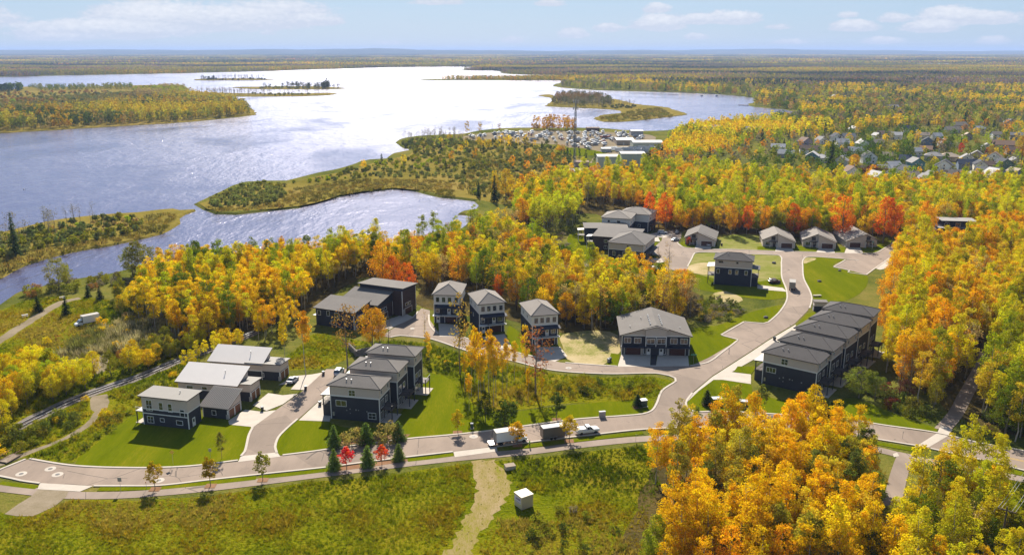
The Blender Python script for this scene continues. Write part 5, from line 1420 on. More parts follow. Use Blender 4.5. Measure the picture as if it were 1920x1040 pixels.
# --- small pump shed by the dark roofed row
A = P(1526, 584); r = empty('garden_shed', (A.x, A.y, 0), math.radians(-8), 'tiny grey topped shed between the road and the far end of the dark roofed row', 'shed')
foot(r, (0, 4.3, 0, 3), 1.5)
wall(r, (0, 4.3, 0, 3), -.2, 2.0, NAVY); wall(r, (0, 4.3, 0, 3), 2.0, 3.4, PALE, 'pale upper wall'); slab_roof(r, [(-.2, -.2), (4.5, -.2), (4.5, 3.2), (-.2, 3.2)], [3.6] * 4, .18, SHINGLE); door(r, 'W', 1.5, (0, 4.3, 0, 3))

# --- village houses between the trees
WALLC = {'white': (.80, .77, .72), 'cream': (.70, .64, .54), 'grey': (.42, .40, .38), 'teal': (.12, .24, .24), 'lilac': (.32, .28, .34), 'tan': (.34, .27, .20), 'blue': (.16, .20, .27), 'brown': (.16, .10, .08), 'green': (.16, .21, .15)}
ROOFC = {'dark': (.035, .037, .045), 'grey': (.25, .235, .22), 'brown': (.20, .13, .09), 'tan': (.36, .28, .20), 'light': (.50, .47, .44), 'black': (.02, .02, .026), 'orange': (.34, .20, .12), 'blue': (.045, .06, .09)}
VW = {k: mat('house_wall_' + k, c, .8, .06, 1.0, lap=.2) for k, c in WALLC.items()}
VR = {k: mat('house_roof_' + k, c, .9, .16, 1.5, stretch=(1, 1, 3)) for k, c in ROOFC.items()}
VH = [(1515, 273, 10, 9, 3.2, 'lilac', 'brown', 'y', 25, 'lilac gable facing the water'), (1458, 284, 11, 8, 3.0, 'white', 'light', 'x', -15, 'low house nearest the river trees'), (1472, 296, 14, 9, 2.8, 'grey', 'light', 'x', -10, 'long low house behind yellow trees'), (1518, 289, 15, 9, 3.2, 'white', 'brown', 'x', -8, 'long white house under the lilac one'),
      (1521, 305, 9, 9, 4.6, 'teal', 'light', 'y', -20, 'house left of the tall spruce'), (1540, 305, 11, 10, 3.2, 'cream', 'light', 'hip', -10, 'hip roofed house touching the tall spruce'), (1571, 266, 10, 8, 4.0, 'white', 'dark', 'y', 10, 'steep gable house at the wood edge'), (1593, 266, 11, 9, 4.0, 'cream', 'grey', 'x', 5, 'house beside the round yellow tree'),
      (1581, 276, 10, 9, 3.5, 'white', 'light', 'x', 0, 'bright house in the gap below the wood edge'), (1622, 277, 10, 8, 3.2, 'white', 'light', 'y', 15, 'small bright gable beside the dark green trees'), (1573, 311, 10, 9, 3.2, 'cream', 'grey', 'y', -25, 'house right of the tall spruce'), (1660, 259, 17, 11, 3.6, 'white', 'brown', 'x', -12, 'big brown roofed house above the dark green trees'),
      (1612, 292, 16, 9, 3.4, 'cream', 'light', 'x', 18, 'long pale roof behind the bare shrubs'), (1631, 307, 10, 8, 5.0, 'white', 'grey', 'y', 0, 'white house beside the willow'), (1630, 326, 17, 9, 3.0, 'brown', 'brown', 'x', -4, 'long dark brown house by the wine red shrub'), (1652, 344, 9, 9, 4.0, 'white', 'light', 'y', 25, 'white house at the lower wood edge'),
      (1707, 250, 13, 9, 4.0, 'white', 'blue', 'x', 4, 'blue roofed house with a white dormer gable'), (1738, 277, 10, 9, 5.0, 'blue', 'dark', 'y', -18, 'blue grey gable house in the middle of the village'), (1735, 288, 9, 8, 3.0, 'tan', 'orange', 'x', -20, 'orange roofed cottage'), (1750, 302, 13, 11, 3.6, 'grey', 'grey', 'hip', -20, 'grey hip roof house below the cottage'),
      (1780, 303, 14, 11, 3.4, 'tan', 'tan', 'hip', -12, 'tan hip roof by the russet tree'), (1703, 311, 13, 9, 4.0, 'blue', 'blue', 'x', -20, 'blue roof beside the willow shade'), (1721, 320, 9, 10, 5.2, 'teal', 'grey', 'y', 6, 'teal gable house between two green trees'), (1703, 332, 10, 10, 5.0, 'white', 'dark', 'y', 12, 'white and brown house below the blue roof'),
      (1713, 342, 12, 9, 3.0, 'cream', 'tan', 'x', 22, 'low tan roof at the lower wood edge'), (1768, 330, 12, 9, 6.0, 'white', 'dark', 'y', -22, 'largest white gabled house with dormers'), (1754, 349, 11, 9, 4.5, 'white', 'grey', 'y', 14, 'white house with a red car port at the wood edge'), (1793, 341, 14, 9, 3.8, 'grey', 'tan', 'x', 14, 'grey house right of the largest white gable'),
      (1812, 309, 9, 9, 4.2, 'cream', 'grey', 'y', -14, 'small grey gable under the scarlet tree'), (1816, 320, 13, 9, 4.2, 'blue', 'blue', 'x', -6, 'navy roofed house below the scarlet tree'), (1838, 325, 8, 10, 5.6, 'cream', 'dark', 'y', -12, 'steep cream gable house'), (1853, 320, 12, 9, 4.2, 'tan', 'brown', 'x', -8, 'brown roof beside the steep cream gable'),
      (1886, 322, 10, 10, 5.0, 'green', 'dark', 'y', 4, 'green house with a bright gable edge'), (1873, 340, 12, 10, 3.4, 'white', 'light', 'y', 18, 'white roofed cottage by yellow bushes'), (1891, 344, 12, 9, 4.0, 'blue', 'blue', 'x', -4, 'navy house beside the white roofed cottage'), (1911, 338, 12, 11, 4.4, 'brown', 'tan', 'y', 16, 'brown gable house at the picture edge'),
      (1822, 350, 9, 9, 5.2, 'white', 'grey', 'y', -10, 'tall white house at the lower wood edge with a lawn'), (1850, 333, 14, 9, 3.2, 'grey', 'grey', 'x', -16, 'long grey garage roof'), (1905, 290, 16, 10, 3.2, 'tan', 'brown', 'x', -6, 'long brown roofed hall at the picture edge'), (1881, 280, 16, 10, 3.4, 'tan', 'orange', 'x', -14, 'big orange tan roof behind the orange tree'),
      (1802, 242, 15, 10, 3.4, 'tan', 'tan', 'x', 16, 'tan roof high in the trees'), (1790, 250, 17, 9, 3.2, 'cream', 'tan', 'x', 24, 'long tan roof left of the dark spruces'), (1648, 262, 8, 8, 4.5, 'white', 'light', 'y', 25, 'white gable beside the big brown roof'), (1565, 190, 12, 10, 6.0, 'white', 'light', 'y', 0, 'lone white house far back in the forest'), (1675, 207, 16, 9, 4.0, 'cream', 'light', 'x', 10, 'pale house far back in the dark trees'),
      (1415, 250, 16, 9, 3.2, 'white', 'light', 'x', 12, 'pale cabin by the river trees'), (1335, 248, 18, 10, 3.2, 'grey', 'light', 'x', 4, 'grey cabin in the yellow trees by the river')]
rv = random.Random(21)
for j, (px, py) in enumerate(((1605, 250), (1545, 270), (1590, 292), (1650, 278), (1680, 262), (1730, 262), (1760, 262), (1775, 275), (1815, 262), (1840, 250), (1870, 262), (1905, 262), (1850, 285), (1720, 292), (1680, 320), (1660, 326), (1740, 345), (1775, 350), (1862, 305), (1905, 312), (1830, 300), (1895, 235), (1600, 335), (1665, 300), (1845, 352), (1880, 356), (1915, 352))):
    VH.append((px, py, rv.uniform(9, 13), rv.uniform(8, 10), rv.choice((3.2, 3.6, 4.6, 5.2)), rv.choice(('white', 'white', 'cream', 'cream', 'tan', 'grey')), rv.choice(('grey', 'light', 'light', 'tan', 'grey', 'brown')), rv.choice('xy'), rv.uniform(-28, 28),
               'house %s, %s' % (['in the river side streets', 'left of the willow', 'behind the willow', 'in the middle streets', 'in the streets at the picture edge'][min(4, max(0, (px - 1400) // 100))], ['back row', 'upper row', 'middle row', 'lower row', 'front row'][min(4, max(0, (py - 235) // 25))])))
for px, py, w, d, h, wc, rc_, ax, rot, lb in VH:
    k = 1.1 if 'row' not in lb else .92
    w *= k; d *= k; h *= k
    A = P(px, py)
    ang = math.radians(rot) - math.atan2(A.x, A.y) * .3
    c, s = math.cos(ang), math.sin(ang)
    O = Vector((A.x - (w / 2) * c, A.y - (w / 2) * s, 0))
    r = empty('village_house', (O.x, O.y, 0), ang, lb + ', %s walls and %s roof' % (wc, rc_), 'house', 'village houses among the trees')
    R = (0, w, 0, d); foot(r, R, 1.5)
    wall(r, R, -.3, h, VW[wc])
    rise = (w if ax == 'y' else d) * .36
    if ax == 'hip': hip(r, R, h, .5, .45, VR[rc_])
    else:
        gable_end(r, (.02, w - .02, .02, d - .02), h, rise - .1, ax, VW[wc])
        gable(r, R, h, rise, .5, ax, VR[rc_])
    n = 3 if w > 11 else 2
    for i in range(n):
        window(r, 'S', w * (i + .6) / (n + .2), 1.0, 1.3, 1.3, R, (0, 0))
        if h > 4.3: window(r, 'S', w * (i + .6) / (n + .2), h - 1.7, 1.2, 1.2, R, (0, 0))
    if ax == 'y' and h > 4: window(r, 'S', w / 2, h + .4, 1.0, 1.2, R, (0, 0))
    if (px + py) % 3 == 0: MB().box(w * .7, w * .7 + .7, d * .5, d * .5 + .7, h, h + rise + 1.0).build('chimney', STONE, r)

# --- industrial sheds by the boatyard
GREENM = mat('pale_green_cladding', (.46, .48, .38), .6, .06, .5)
WHITER = mat('white_roofing', (.42, .41, .38), .6, .06, .5)
def shed(px0, px1, y, depth, h, m, rm, label, name='warehouse', rib=True):
    A, B = P(px0, y), P(px1, y)
    ang = math.atan2(B.y - A.y, B.x - A.x); w = (B - A).length
    r = empty(name, (A.x, A.y, 0), ang, label, 'warehouse')
    R = (0, w, 0, depth); foot(r, R, 3)
    wall(r, R, -.3, h, m)
    gable_end(r, (.02, w - .02, .02, depth - .02), h, depth * .04, 'x', m)
    gable(r, R, h, depth * .045, .3, 'x', rm)
    if rib:
        q = MB()
        for i in range(int(w / 2.5)): q.box(i * 2.5 + .6, i * 2.5 + .75, -.08, 0, 0, h)
        q.build('wall_rib', m, r)
    if h > 5: garage(r, 'S', w * .75, 4.5, 4.2, R, m=mat('grey_shutter', (.4, .4, .38)))
    door(r, 'S', w * .4, R); vents(r, [(w * .3, depth * .3, h + .5), (w * .6, depth * .5, h + .6)])
    return r
shed(1120.5, 1160, 320, 15, 10.5, GREENM, WHITER, 'pale green metal warehouse nearest the golden trees')
shed(1164, 1209, 314, 16, 10.5, GREENM, WHITER, 'second pale green warehouse joined behind the first')
shed(1187, 1243, 281, 22, 6.5, mat('cream_cladding', (.45, .45, .36), .6, .05, .5), WHITER, 'long cream industrial hall behind the white tarped boats')
shed(1156, 1189, 272, 26, 4.5, VW['tan'], WHITER, 'white roofed shed at the edge of the boatyard')
shed(1078, 1104, 313, 12, 3.6, VW['tan'], VR['brown'], 'small brown roofed hut at the mast foot', 'site_hut', False)
shed(1062, 1107, 331, 14, 3.6, VW['brown'], VR['grey'], 'low reddish hut in front of the mast', 'site_hut', False)
shed(1183, 1206, 254, 14, 4.5, VW['grey'], WHITER, 'white roofed boathouse at the water edge', 'boathouse', False)
shed(1100, 1124, 246, 12, 3.5, VW['brown'], VR['brown'], 'brown boathouse on the shore left of the white roofed one', 'boathouse', False)
shed(1128, 1146, 285.5, 10, 3.0, VW['grey'], WHITER, 'grey site cabin beside the boatyard gravel', 'site_hut', False)
shed(1720, 1782, 124.5, 60, 12, WHITER, WHITER, 'long white hall far away on the plain', 'warehouse', False)
# ------------------------------------------------------------------ vehicles
RIM = mat('alloy_rim', (.45, .45, .46), .35, .05, metal=.8)
LAMP = mat('headlamp_glass', (.75, .75, .72), .15, .02, spec=.8)
TAIL = mat('tail_lamp', (.35, .02, .015), .3, .02)
SILVER = paint('silver', (.42, .43, .45)); GREYP = paint('grey', (.20, .21, .225)); DARKP = paint('dark_grey', (.03, .032, .036)); TAUPEP = paint('taupe', (.145, .125, .10)); BLUEP = paint('pale_blue', (.30, .38, .50)); TANP = paint('cream', (.50, .42, .28))
def wheel(root, x, y, r=.36, w=.24):
    key = ('wheel', r, w)
    if key not in CACHE:
        a = MB(); a.lathe([(r * .62, -w/2), (r * .95, -w/2), (r, -w/2 + .04), (r, w/2 - .04), (r * .95, w/2), (r * .62, w/2)], 16)
        b = MB(); b.lathe([(r * .62, -w/2 + .02), (r * .62, w/2 - .02), (r * .2, w/2 - .01)], 12)
        c = MB(); c.lathe([(r * .62, -w * .3), (r * .62, w * .3)], 12)
        for q in (a, b, c): q.v = [(x_, z_, y_) for x_, y_, z_ in q.v]
        CACHE[key] = (a.mesh('tyre', RUBBER), b.mesh('rim', RIM), c.mesh('wheel', STEEL))
    a, b, c = CACHE[key]
    h = link('wheel', c, root, (x, y, r)); 
    if y < 0: h.rotation_euler = (0, 0, math.pi)
    link('tyre', a, h); link('rim', b, h)
def loft(secs, m=0):
    """secs: list of (x, [(y,z)...]) closed rings from rear to front"""
    q = MB(); n = len(secs[0][1])
    q.v = [(x, y, z) for x, R in secs for y, z in R]
    q.f = [(i*n+k, i*n+(k+1) % n, (i+1)*n+(k+1) % n, (i+1)*n+k) for i in range(len(secs)-1) for k in range(n)] + [tuple(range(n-1, -1, -1)), tuple((len(secs)-1)*n+k for k in range(n))]
    q.f = [f[::-1] for f in q.f]
    q.mi = [m] * len(q.f)
    return q
def ring(hw, z0, z1, tuck=.06):
    return [(-hw + tuck, z0), (hw - tuck, z0), (hw, z0 + .22), (hw, z1 - .12), (hw - .07, z1), (-hw + .07, z1), (-hw, z1 - .12), (-hw, z0 + .22)]
def lamps(r, xf, xr, hw, z):
    for s in (-1, 1):
        MB().box(xf - .12, xf + .02, s * (hw - .30) - .18, s * (hw - .30) + .18, z, z + .16).build('headlight', LAMP, r)
        MB().box(xr - .02, xr + .08, s * (hw - .22) - .14, s * (hw - .22) + .14, z + .05, z + .28).build('tail_light', TAIL, r)
def car(px, py, heading, pnt, label, kind='sedan', group=None, z=.1):
    p = P(px, py, z)
    r = empty({'sedan': 'parked_car', 'suv': 'parked_suv', 'van': 'parked_van'}[kind], p, heading, label, 'car', group)
    L, hw = {'sedan': (4.7, .92), 'suv': (4.9, .97), 'van': (5.1, 1.0)}[kind]
    hb, hr = {'sedan': (.95, 1.46), 'suv': (1.10, 1.78), 'van': (1.10, 1.85)}[kind]
    x = L / 2
    b = loft([(-x, ring(hw * .86, .42, hb * .86)), (-x + .25, ring(hw * .97, .28, hb * .97)), (-x + 1.2, ring(hw, .24, hb)), (.2, ring(hw, .22, hb)), (x - 1.3, ring(hw, .24, hb * .95)), (x - .35, ring(hw * .95, .28, hb * .84)), (x, ring(hw * .80, .40, hb * .70))])
    b.build('body', pnt, r, smooth=False)
    xr, xf = {'sedan': ((-x + .55, -x + 1.25), (x - 1.45, x - 2.25)), 'suv': ((-x + .15, -x + .5), (x - 1.35, x - 2.05)), 'van': ((-x + .1, -x + .3), (x - 1.0, x - 1.7))}[kind]
    g = MB(); g.hexa([(xr[0], -hw * .93, hb - .03), (xf[0], -hw * .93, hb - .03), (xf[0], hw * .93, hb - .03), (xr[0], hw * .93, hb - .03)],
                     [(xr[1], -hw * .76, hr - .06), (xf[1], -hw * .76, hr - .06), (xf[1], hw * .76, hr - .06), (xr[1], hw * .76, hr - .06)]); g.build('window', GLASS, r)
    t = MB(); t.hexa([(xr[1] - .05, -hw * .78, hr - .07), (xf[1] + .08, -hw * .78, hr - .07), (xf[1] + .08, hw * .78, hr - .07), (xr[1] - .05, hw * .78, hr - .07)], [(xr[1] + .1, -hw * .68, hr), (xf[1] - .1, -hw * .68, hr), (xf[1] - .1, hw * .68, hr), (xr[1] + .1, hw * .68, hr)])
    for s in (-1, 1):
        for a in (0.0, .33, .66, 1.0):
            xb = xr[0] + (xf[0] - xr[0]) * a; xt = xr[1] + (xf[1] - xr[1]) * a
            t.tube([(xb, s * hw * .935, hb), (xt, s * hw * .775, hr - .05)], .045, 4)
    t.build('cabin_roof', pnt, r)
    for wx in (-x + .95, x - .95):
        for s in (-1, 1): wheel(r, wx, s * (hw - .12), .34 if kind == 'sedan' else .38)
    lamps(r, x - .02, -x, hw * .9, .62)
    for s in (-1, 1): MB().box(.75, .95, s * (hw + .02) - .09, s * (hw + .02) + .09, hb - .02, hb + .14).build('mirror', pnt, r)
    return r
def pickup(px, py, heading, label, bed='open', pnt=WHITEP):
    p = P(px, py, .1)
    r = empty('pickup_truck', p, heading, label, 'pickup truck')
    hw = 1.0
    b = loft([(-2.9, ring(hw * .96, .55, 1.15)), (-2.8, ring(hw, .50, 1.2)), (-.55, ring(hw, .48, 1.2))]); b.build('bed', pnt, r)
    b = loft([(-.5, ring(hw, .46, 1.22)), (1.3, ring(hw, .44, 1.22)), (2.45, ring(hw * .97, .46, 1.16)), (2.85, ring(hw * .9, .55, 1.02))]); b.build('body', pnt, r)
    q = MB(); q.box(-2.75, -.6, -.82, .82, 1.2, 1.22); q.build('bed_liner', BLACK, r) if bed == 'open' else MB().hexa([(-2.85, -.97, 1.2), (-.55, -.97, 1.2), (-.55, .97, 1.2), (-2.85, .97, 1.2)], [(-2.7, -.85, 1.52), (-.6, -.85, 1.56), (-.6, .85, 1.56), (-2.7, .85, 1.52)]).build('bed_cover', pnt, r)
    MB().hexa([(-.45, -.94, 1.2), (1.25, -.94, 1.2), (1.25, .94, 1.2), (-.45, .94, 1.2)], [(-.30, -.80, 1.84), (.55, -.80, 1.84), (.55, .80, 1.84), (-.30, .80, 1.84)]).build('window', GLASS, r)
    t = MB(); t.hexa([(-.36, -.83, 1.82), (.62, -.83, 1.82), (.62, .83, 1.82), (-.36, .83, 1.82)], [(-.28, -.74, 1.92), (.5, -.74, 1.92), (.5, .74, 1.92), (-.28, .74, 1.92)])
    for s in (-1, 1):
        for a, c in ((-.45, -.3), (.4, .2), (1.25, .55)): t.tube([(a, s * .945, 1.22), (c, s * .81, 1.84)], .06, 4)
    t.build('cab_roof', pnt, r)
    for wx in (-1.85, 1.75):
        for s in (-1, 1): wheel(r, wx, s * .88, .40, .27)
    lamps(r, 2.84, -2.9, .95, .78)
    MB().box(2.80, 2.92, -.85, .85, .48, .64).build('bumper', STEEL, r)
    for s in (-1, 1): MB().box(.85, 1.0, s * 1.12 - .12, s * 1.12 + .12, 1.22, 1.45).build('mirror', BLACK, r)
    return r
def box_truck(px, py, heading, label, L=5.2, group=None, boxm=WHITEP, tail=False):
    p = P(px, py, .1)
    r = empty('box_truck', p, heading, label, 'truck', group)
    hw = 1.12
    MB().box(-L + .6, .6, -hw, hw, 1.0, 3.35).build('cargo_box', boxm, r)
    q = MB()
    for x in (-L + .6, .55): q.box(x - .03, x + .05, -hw - .03, hw + .03, 1.0, 3.4)
    q.box(-L + .6, .6, -hw - .03, hw + .03, 3.35, 3.42); q.build('box_edge', METALR, r)
    MB().box(-L + .5, 2.4, -.45, .45, .55, .95).build('chassis', BLACK, r)
    b = loft([(.62, ring(.98, .5, 1.45)), (1.6, ring(1.0, .48, 1.45)), (2.5, ring(.97, .5, 1.25)), (2.8, ring(.9, .55, 1.05))]); b.build('cab', WHITEP, r)
    MB().hexa([(.65, -.96, 1.42), (1.95, -.96, 1.42), (1.95, .96, 1.42), (.65, .96, 1.42)], [(.68, -.85, 2.15), (1.3, -.85, 2.15), (1.3, .85, 2.15), (.68, .85, 2.15)]).build('window', GLASS, r)
    t = MB(); t.hexa([(.64, -.88, 2.12), (1.38, -.88, 2.12), (1.38, .88, 2.12), (.64, .88, 2.12)], [(.68, -.8, 2.25), (1.25, -.8, 2.25), (1.25, .8, 2.25), (.68, .8, 2.25)])
    for s in (-1, 1): t.tube([(1.95, s * .965, 1.44), (1.3, s * .86, 2.14)], .06, 4); t.tube([(1.2, s * .97, 1.44), (1.05, s * .86, 2.14)], .06, 4)
    t.build('cab_roof', WHITEP, r)
    for wx in (-L + 1.9, 1.95):
        for s in (-1, 1): wheel(r, wx, s * .92, .42, .3)
    lamps(r, 2.78, -L + .55, .92, .78)
    MB().box(2.72, 2.88, -.95, .95, .5, .68).build('bumper', STEEL, r)
    MB().box(-L + .58, -L + .62, -hw + .1, hw - .1, 1.05, 3.2).build('rear_door', METALR, r)
    if tail: MB().box(-L - .9, -L + .58, -hw, hw, .55, .68).build('tail_ramp', STEEL, r)
    return r
def trailer(px, py, heading, label, L=5.4, m=TAUPEP, roofm=METALR2, hh=2.5, group=None, name='cargo_trailer'):
    p = P(px, py, .1)
    r = empty(name, p, heading, label, 'trailer', group)
    MB().box(-L/2, L/2, -1.05, 1.05, .5, .5 + hh).build('body', m, r)
    q = MB(); q.hexa([(-L/2 - .05, -1.1, .5 + hh), (L/2 + .05, -1.1, .5 + hh), (L/2 + .05, 1.1, .5 + hh), (-L/2 - .05, 1.1, .5 + hh)], [(-L/2, -.95, .62 + hh), (L/2, -.95, .62 + hh), (L/2, .95, .62 + hh), (-L/2, .95, .62 + hh)]); q.build('roof', roofm, r)
    q = MB(); n = int(L / .6)
    for i in range(n + 1): x = -L/2 + L * i / n; q.box(x - .02, x + .02, -1.075, -1.05, .55, .45 + hh); q.box(x - .02, x + .02, 1.05, 1.075, .55, .45 + hh)
    q.build('side_rib', m, r)
    MB().tube([(L/2, -.8, .5), (L/2 + 1.2, 0, .48), (L/2, .8, .5)], .06, 5).build('drawbar', BLACK, r)
    for x in (-.45, .45):
        for s in (-1, 1): wheel(r, x - .2, s * 1.08, .34, .2)
    for s in (-1, 1): MB().box(-1.15, .75, s * 1.15 - .12, s * 1.15 + .12, .70, .78).build('mudguard', STEEL, r)
    MB().box(-L/2 - .03, -L/2, -.95, .95, .55, .4 + hh).build('rear_door', m, r)
    return r
def hd(a, b):
    A, B = P(*a), P(*b)
    return math.atan2(B.y - A.y, B.x - A.x)
s0 = hd((930, 832), (1120, 805))
box_truck(965, 828, s0, 'white box truck with open rear ramp parked behind the yellow street tree', 5.4, tail=True, boxm=WHITEP)
trailer(1036, 820, s0, 'taupe cargo trailer with a white roof hitched behind the white pickup')
pickup(1101, 811, s0, 'white pickup truck parked on the street, towing the taupe trailer', 'cover')
box_truck(158, 610, hd((172, 605), (132, 613)), 'white box truck standing on the wild grass above the gravel road', 5.4)
box_truck(1485, 540, math.radians(72), 'white box truck driving away up the main road', 5.0)
car(549, 715, hd((535, 722), (566, 707)) + .25, SILVER, 'silver sedan on the driveway of the white roofed modern house', 'sedan')
car(636, 700, hd((627, 712), (646, 694)) + .1, paint('pearl', (.62, .64, .66)), 'pale suv at the top end of the townhouse lane', 'suv')
car(1242, 438, math.radians(-8), SILVER, 'silver suv parked side on at the upper cul-de-sac, nearest the woods', 'suv')
car(1269, 437, math.radians(75), GREYP, 'grey car at the far edge of the upper cul-de-sac', 'sedan')
car(1266, 451, math.radians(40), paint('light_blue_grey', (.38, .42, .48)), 'pale blue grey car in the middle of the upper cul-de-sac', 'sedan')
car(1329, 460, math.radians(75), WHITEP, 'white car on the driveway of the taupe bungalow', 'sedan')
car(1452, 530, math.radians(10), paint('maroon', (.07, .02, .02)), 'dark red car beside the navy house driveway', 'suv')
car(740, 585, math.radians(60), GREYP, 'grey car in the shaded recess of the brown triplex', 'suv')
car(768, 575, math.radians(20), DARKP, 'black car behind the brown triplex', 'suv')

# --- site hut with sign in the meadow
A, B, C = P(978, 956.5), P(999.5, 949), P(964.5, 940.5)
ang = math.atan2(B.y - A.y, B.x - A.x)
r = empty('storage_container', (A.x, A.y, 0), ang, 'cream storage box with a purple sign standing in the meadow', 'container')
Wc = (B - A).length; Dc = 2.6; hc = 2.75
FOOT.append([(A.x - 3, A.y - 3), (A.x + 5, A.y - 3), (A.x + 5, A.y + 6), (A.x - 3, A.y + 6)])
MB().box(0, Wc, 0, Dc, .12, hc).build('body', TANP, r)
q = MB()
for i in range(int(Wc / .22)): q.box(i * .22 + .08, i * .22 + .17, -.035, 0, .2, hc - .15)
q.build('side_rib', TANP, r)
slab_roof(r, [(-.08, -.08), (Wc + .08, -.08), (Wc + .08, Dc + .08), (-.08, Dc + .08)], [hc + .1, hc + .1, hc + .16, hc + .16], .1, mat('cream_roof', (.58, .51, .37), .6, .05), fm=TANP)
MB().box(-.03, -.005, .3, Dc - .15, 1.15, 2.45).build('sign_board', paint('sign_white', (.55, .52, .62)), r)
q = MB()
for k in range(4): q.box(-.045, -.03, .5 + k * .42, .78 + k * .42, 1.85 - .05 * k, 2.25 - .05 * k)
q.box(-.045, -.03, .45, Dc - .3, 1.3, 1.38)
q.build('sign_lettering', paint('sign_purple', (.10, .06, .22)), r)
MB().box(.05, Wc - .05, .05, Dc - .05, 0, .12).build('skid', TIMBER, r)

# --- signs, boxes, bins and small street things
def sign(px, py, ytop, label, w=.6, h=.75, col=STEEL, face=0.0, diamond=False, name='street_sign', cat='sign'):
    p = P(px, py); H = max(1.8, hz(px, py, ytop))
    r = empty(name, (p.x, p.y, .06), face, label, cat)
    MB().tube([(0, 0, 0), (0, 0, H)], .035, 6).build('post', STEEL, r)
    q = MB()
    if diamond: q.hexa([(-w * .7, -.06, H - .45), (0, -.06, H - .45 - w * .7), (w * .7, -.06, H - .45), (0, -.06, H - .45 + w * .7)], [(-w * .7, -.03, H - .45), (0, -.03, H - .45 - w * .7), (w * .7, -.03, H - .45), (0, -.03, H - .45 + w * .7)])
    else: q.box(-w/2, w/2, -.06, -.03, H - h, H)
    q.build('sign_panel', col, r)
    return r
YELS = paint('sign_yellow', (.60, .42, .03)); GREENS = paint('sign_green', (.02, .20, .13)); GREYS = paint('sign_back', (.28, .27, .25))
sign(227, 921, 895, 'grey backed sign on a post between the street end and the path', .8, .9, GREYS)
sign(325, 871, 844, 'yellow diamond sign at the lawn edge by the street', .8, .8, YELS, diamond=True)
sign(395, 858, 841, 'small grey sign at the lawn edge left of the staked sapling', .6, .7, GREYS)
sign(1300, 682, 664, 'green street name sign at the corner of the duplex lawn', 1.7, .35, GREENS, name='street_name_sign')
sign(1692, 822, 810, 'thin sign post on the kerb before the pale crossing', .12, .5, STEEL)
sign(1192, 828, 817, 'thin marker post beside the path left of the golden grove', .1, .4, STEEL, name='marker_post', cat='post')
sign(275, 917, 905, 'short orange marker post in the verge by the first street tree', .14, .4, paint('orange', (.6, .2, .03)), name='marker_post', cat='post')
sign(1634, 478, 452, 'teal garden banner post in front of the end bungalow', .5, .9, paint('teal', (.08, .25, .25)), name='banner_post', cat='post')
def boxthing(name, cat, px, py, w, d, h, m, label, rz=0, lid=None, group=None, base=True):
    p = P(px, py)
    r = empty(name, (p.x, p.y, .06), rz, label, cat, group)
    if base: MB().box(-w/2 - .15, w/2 + .15, -d/2 - .15, d/2 + .15, -.05, .08).build('pad', CONCRETE, r)
    MB().hexa([(-w/2, -d/2, .08), (w/2, -d/2, .08), (w/2, d/2, .08), (-w/2, d/2, .08)], [(-w/2 * .97, -d/2 * .97, h), (w/2 * .97, -d/2 * .97, h), (w/2 * .97, d/2 * .97, h), (-w/2 * .97, d/2 * .97, h)]).build('cabinet', m, r)
    MB().box(-w/2 - .03, w/2 + .03, -d/2 - .03, d/2 + .03, h, h + .1).build('lid', lid or m, r)
    MB().box(-w * .4, -.02, -d/2 - .03, -d/2 + .02, .25, h - .15).box(.02, w * .4, -d/2 - .03, -d/2 + .02, .25, h - .15).build('front_panel', m, r)
    return r
GBOX = paint('utility_green', (.03, .06, .05)); DBOX = paint('utility_dark', (.045, .04, .04))
boxthing('transformer_box', 'utility box', 1344, 757, 2.6, 1.6, 1.6, DBOX, 'wide dark utility cabinet with light top on the lawn, left of the pair', .1, STEEL)
boxthing('transformer_box', 'utility box', 1394, 763, 2.1, 1.6, 1.7, GBOX, 'dark green utility cabinet on the lawn, right of the pale pedestal', -.1, STEEL)
boxthing('pedestal_box', 'utility box', 1374, 761, .5, .5, 1.4, GBOX, 'slim dark pedestal with a white pad between the two utility cabinets', 0)
boxthing('transformer_box', 'utility box', 1206, 761, 1.7, 1.5, 1.7, GBOX, 'dark utility cabinet by the junction next to the tiny spruce', .2, STEEL)
boxthing('mailbox_cluster', 'mailbox', 1129, 782, 1.6, .6, 1.5, paint('mail_grey', (.33, .32, .31)), 'grey mailbox cluster on a white pad at the kerb', .2, METALR2)
boxthing('pedestal_box', 'utility box', 885, 803, .6, .6, 1.3, GBOX, 'green pedestal with a pale cap on the lawn near the yellow kerb tree', 0, WHITEP)
boxthing('pallet_crate', 'crate', 956, 879, 2.2, 1.6, .9, paint('weathered', (.40, .36, .30)), 'pale slatted crate lying beside the dirt track', .3, TIMBER, base=False)
def bin_(px, py, label, c=DARKP):
    p = P(px, py)
    r = empty('wheelie_bin', (p.x, p.y, .08), .5, label, 'bin', 'wheelie bins at the driveways')
    MB().hexa([(-.27, -.3, .06), (.27, -.3, .06), (.27, .3, .06), (-.27, .3, .06)], [(-.33, -.38, 1.0), (.33, -.38, 1.0), (.33, .38, 1.0), (-.33, .38, 1.0)]).build('bin_body', c, r)
    MB().hexa([(-.35, -.4, 1.0), (.35, -.4, 1.0), (.35, .42, 1.0), (-.35, .42, 1.0)], [(-.3, -.3, 1.1), (.3, -.3, 1.1), (.3, .38, 1.12), (-.3, .38, 1.12)]).build('bin_lid', c, r)
    for s in (-1, 1): MB().tube([(s * .3 - .04, .3, .1), (s * .3 + .04, .3, .1)], .1, 8).build('bin_wheel', RUBBER, r)
bin_(606.5, 703, 'dark wheelie bin at the top left of the townhouse lane'); bin_(573, 731, 'dark wheelie bin on the left edge of the townhouse lane, by the small lawn'); bin_(492, 770, 'dark wheelie bin on the grass patch before the ribbed roof house'); bin_(600, 760, 'dark wheelie bin beside the front townhouse driveway')
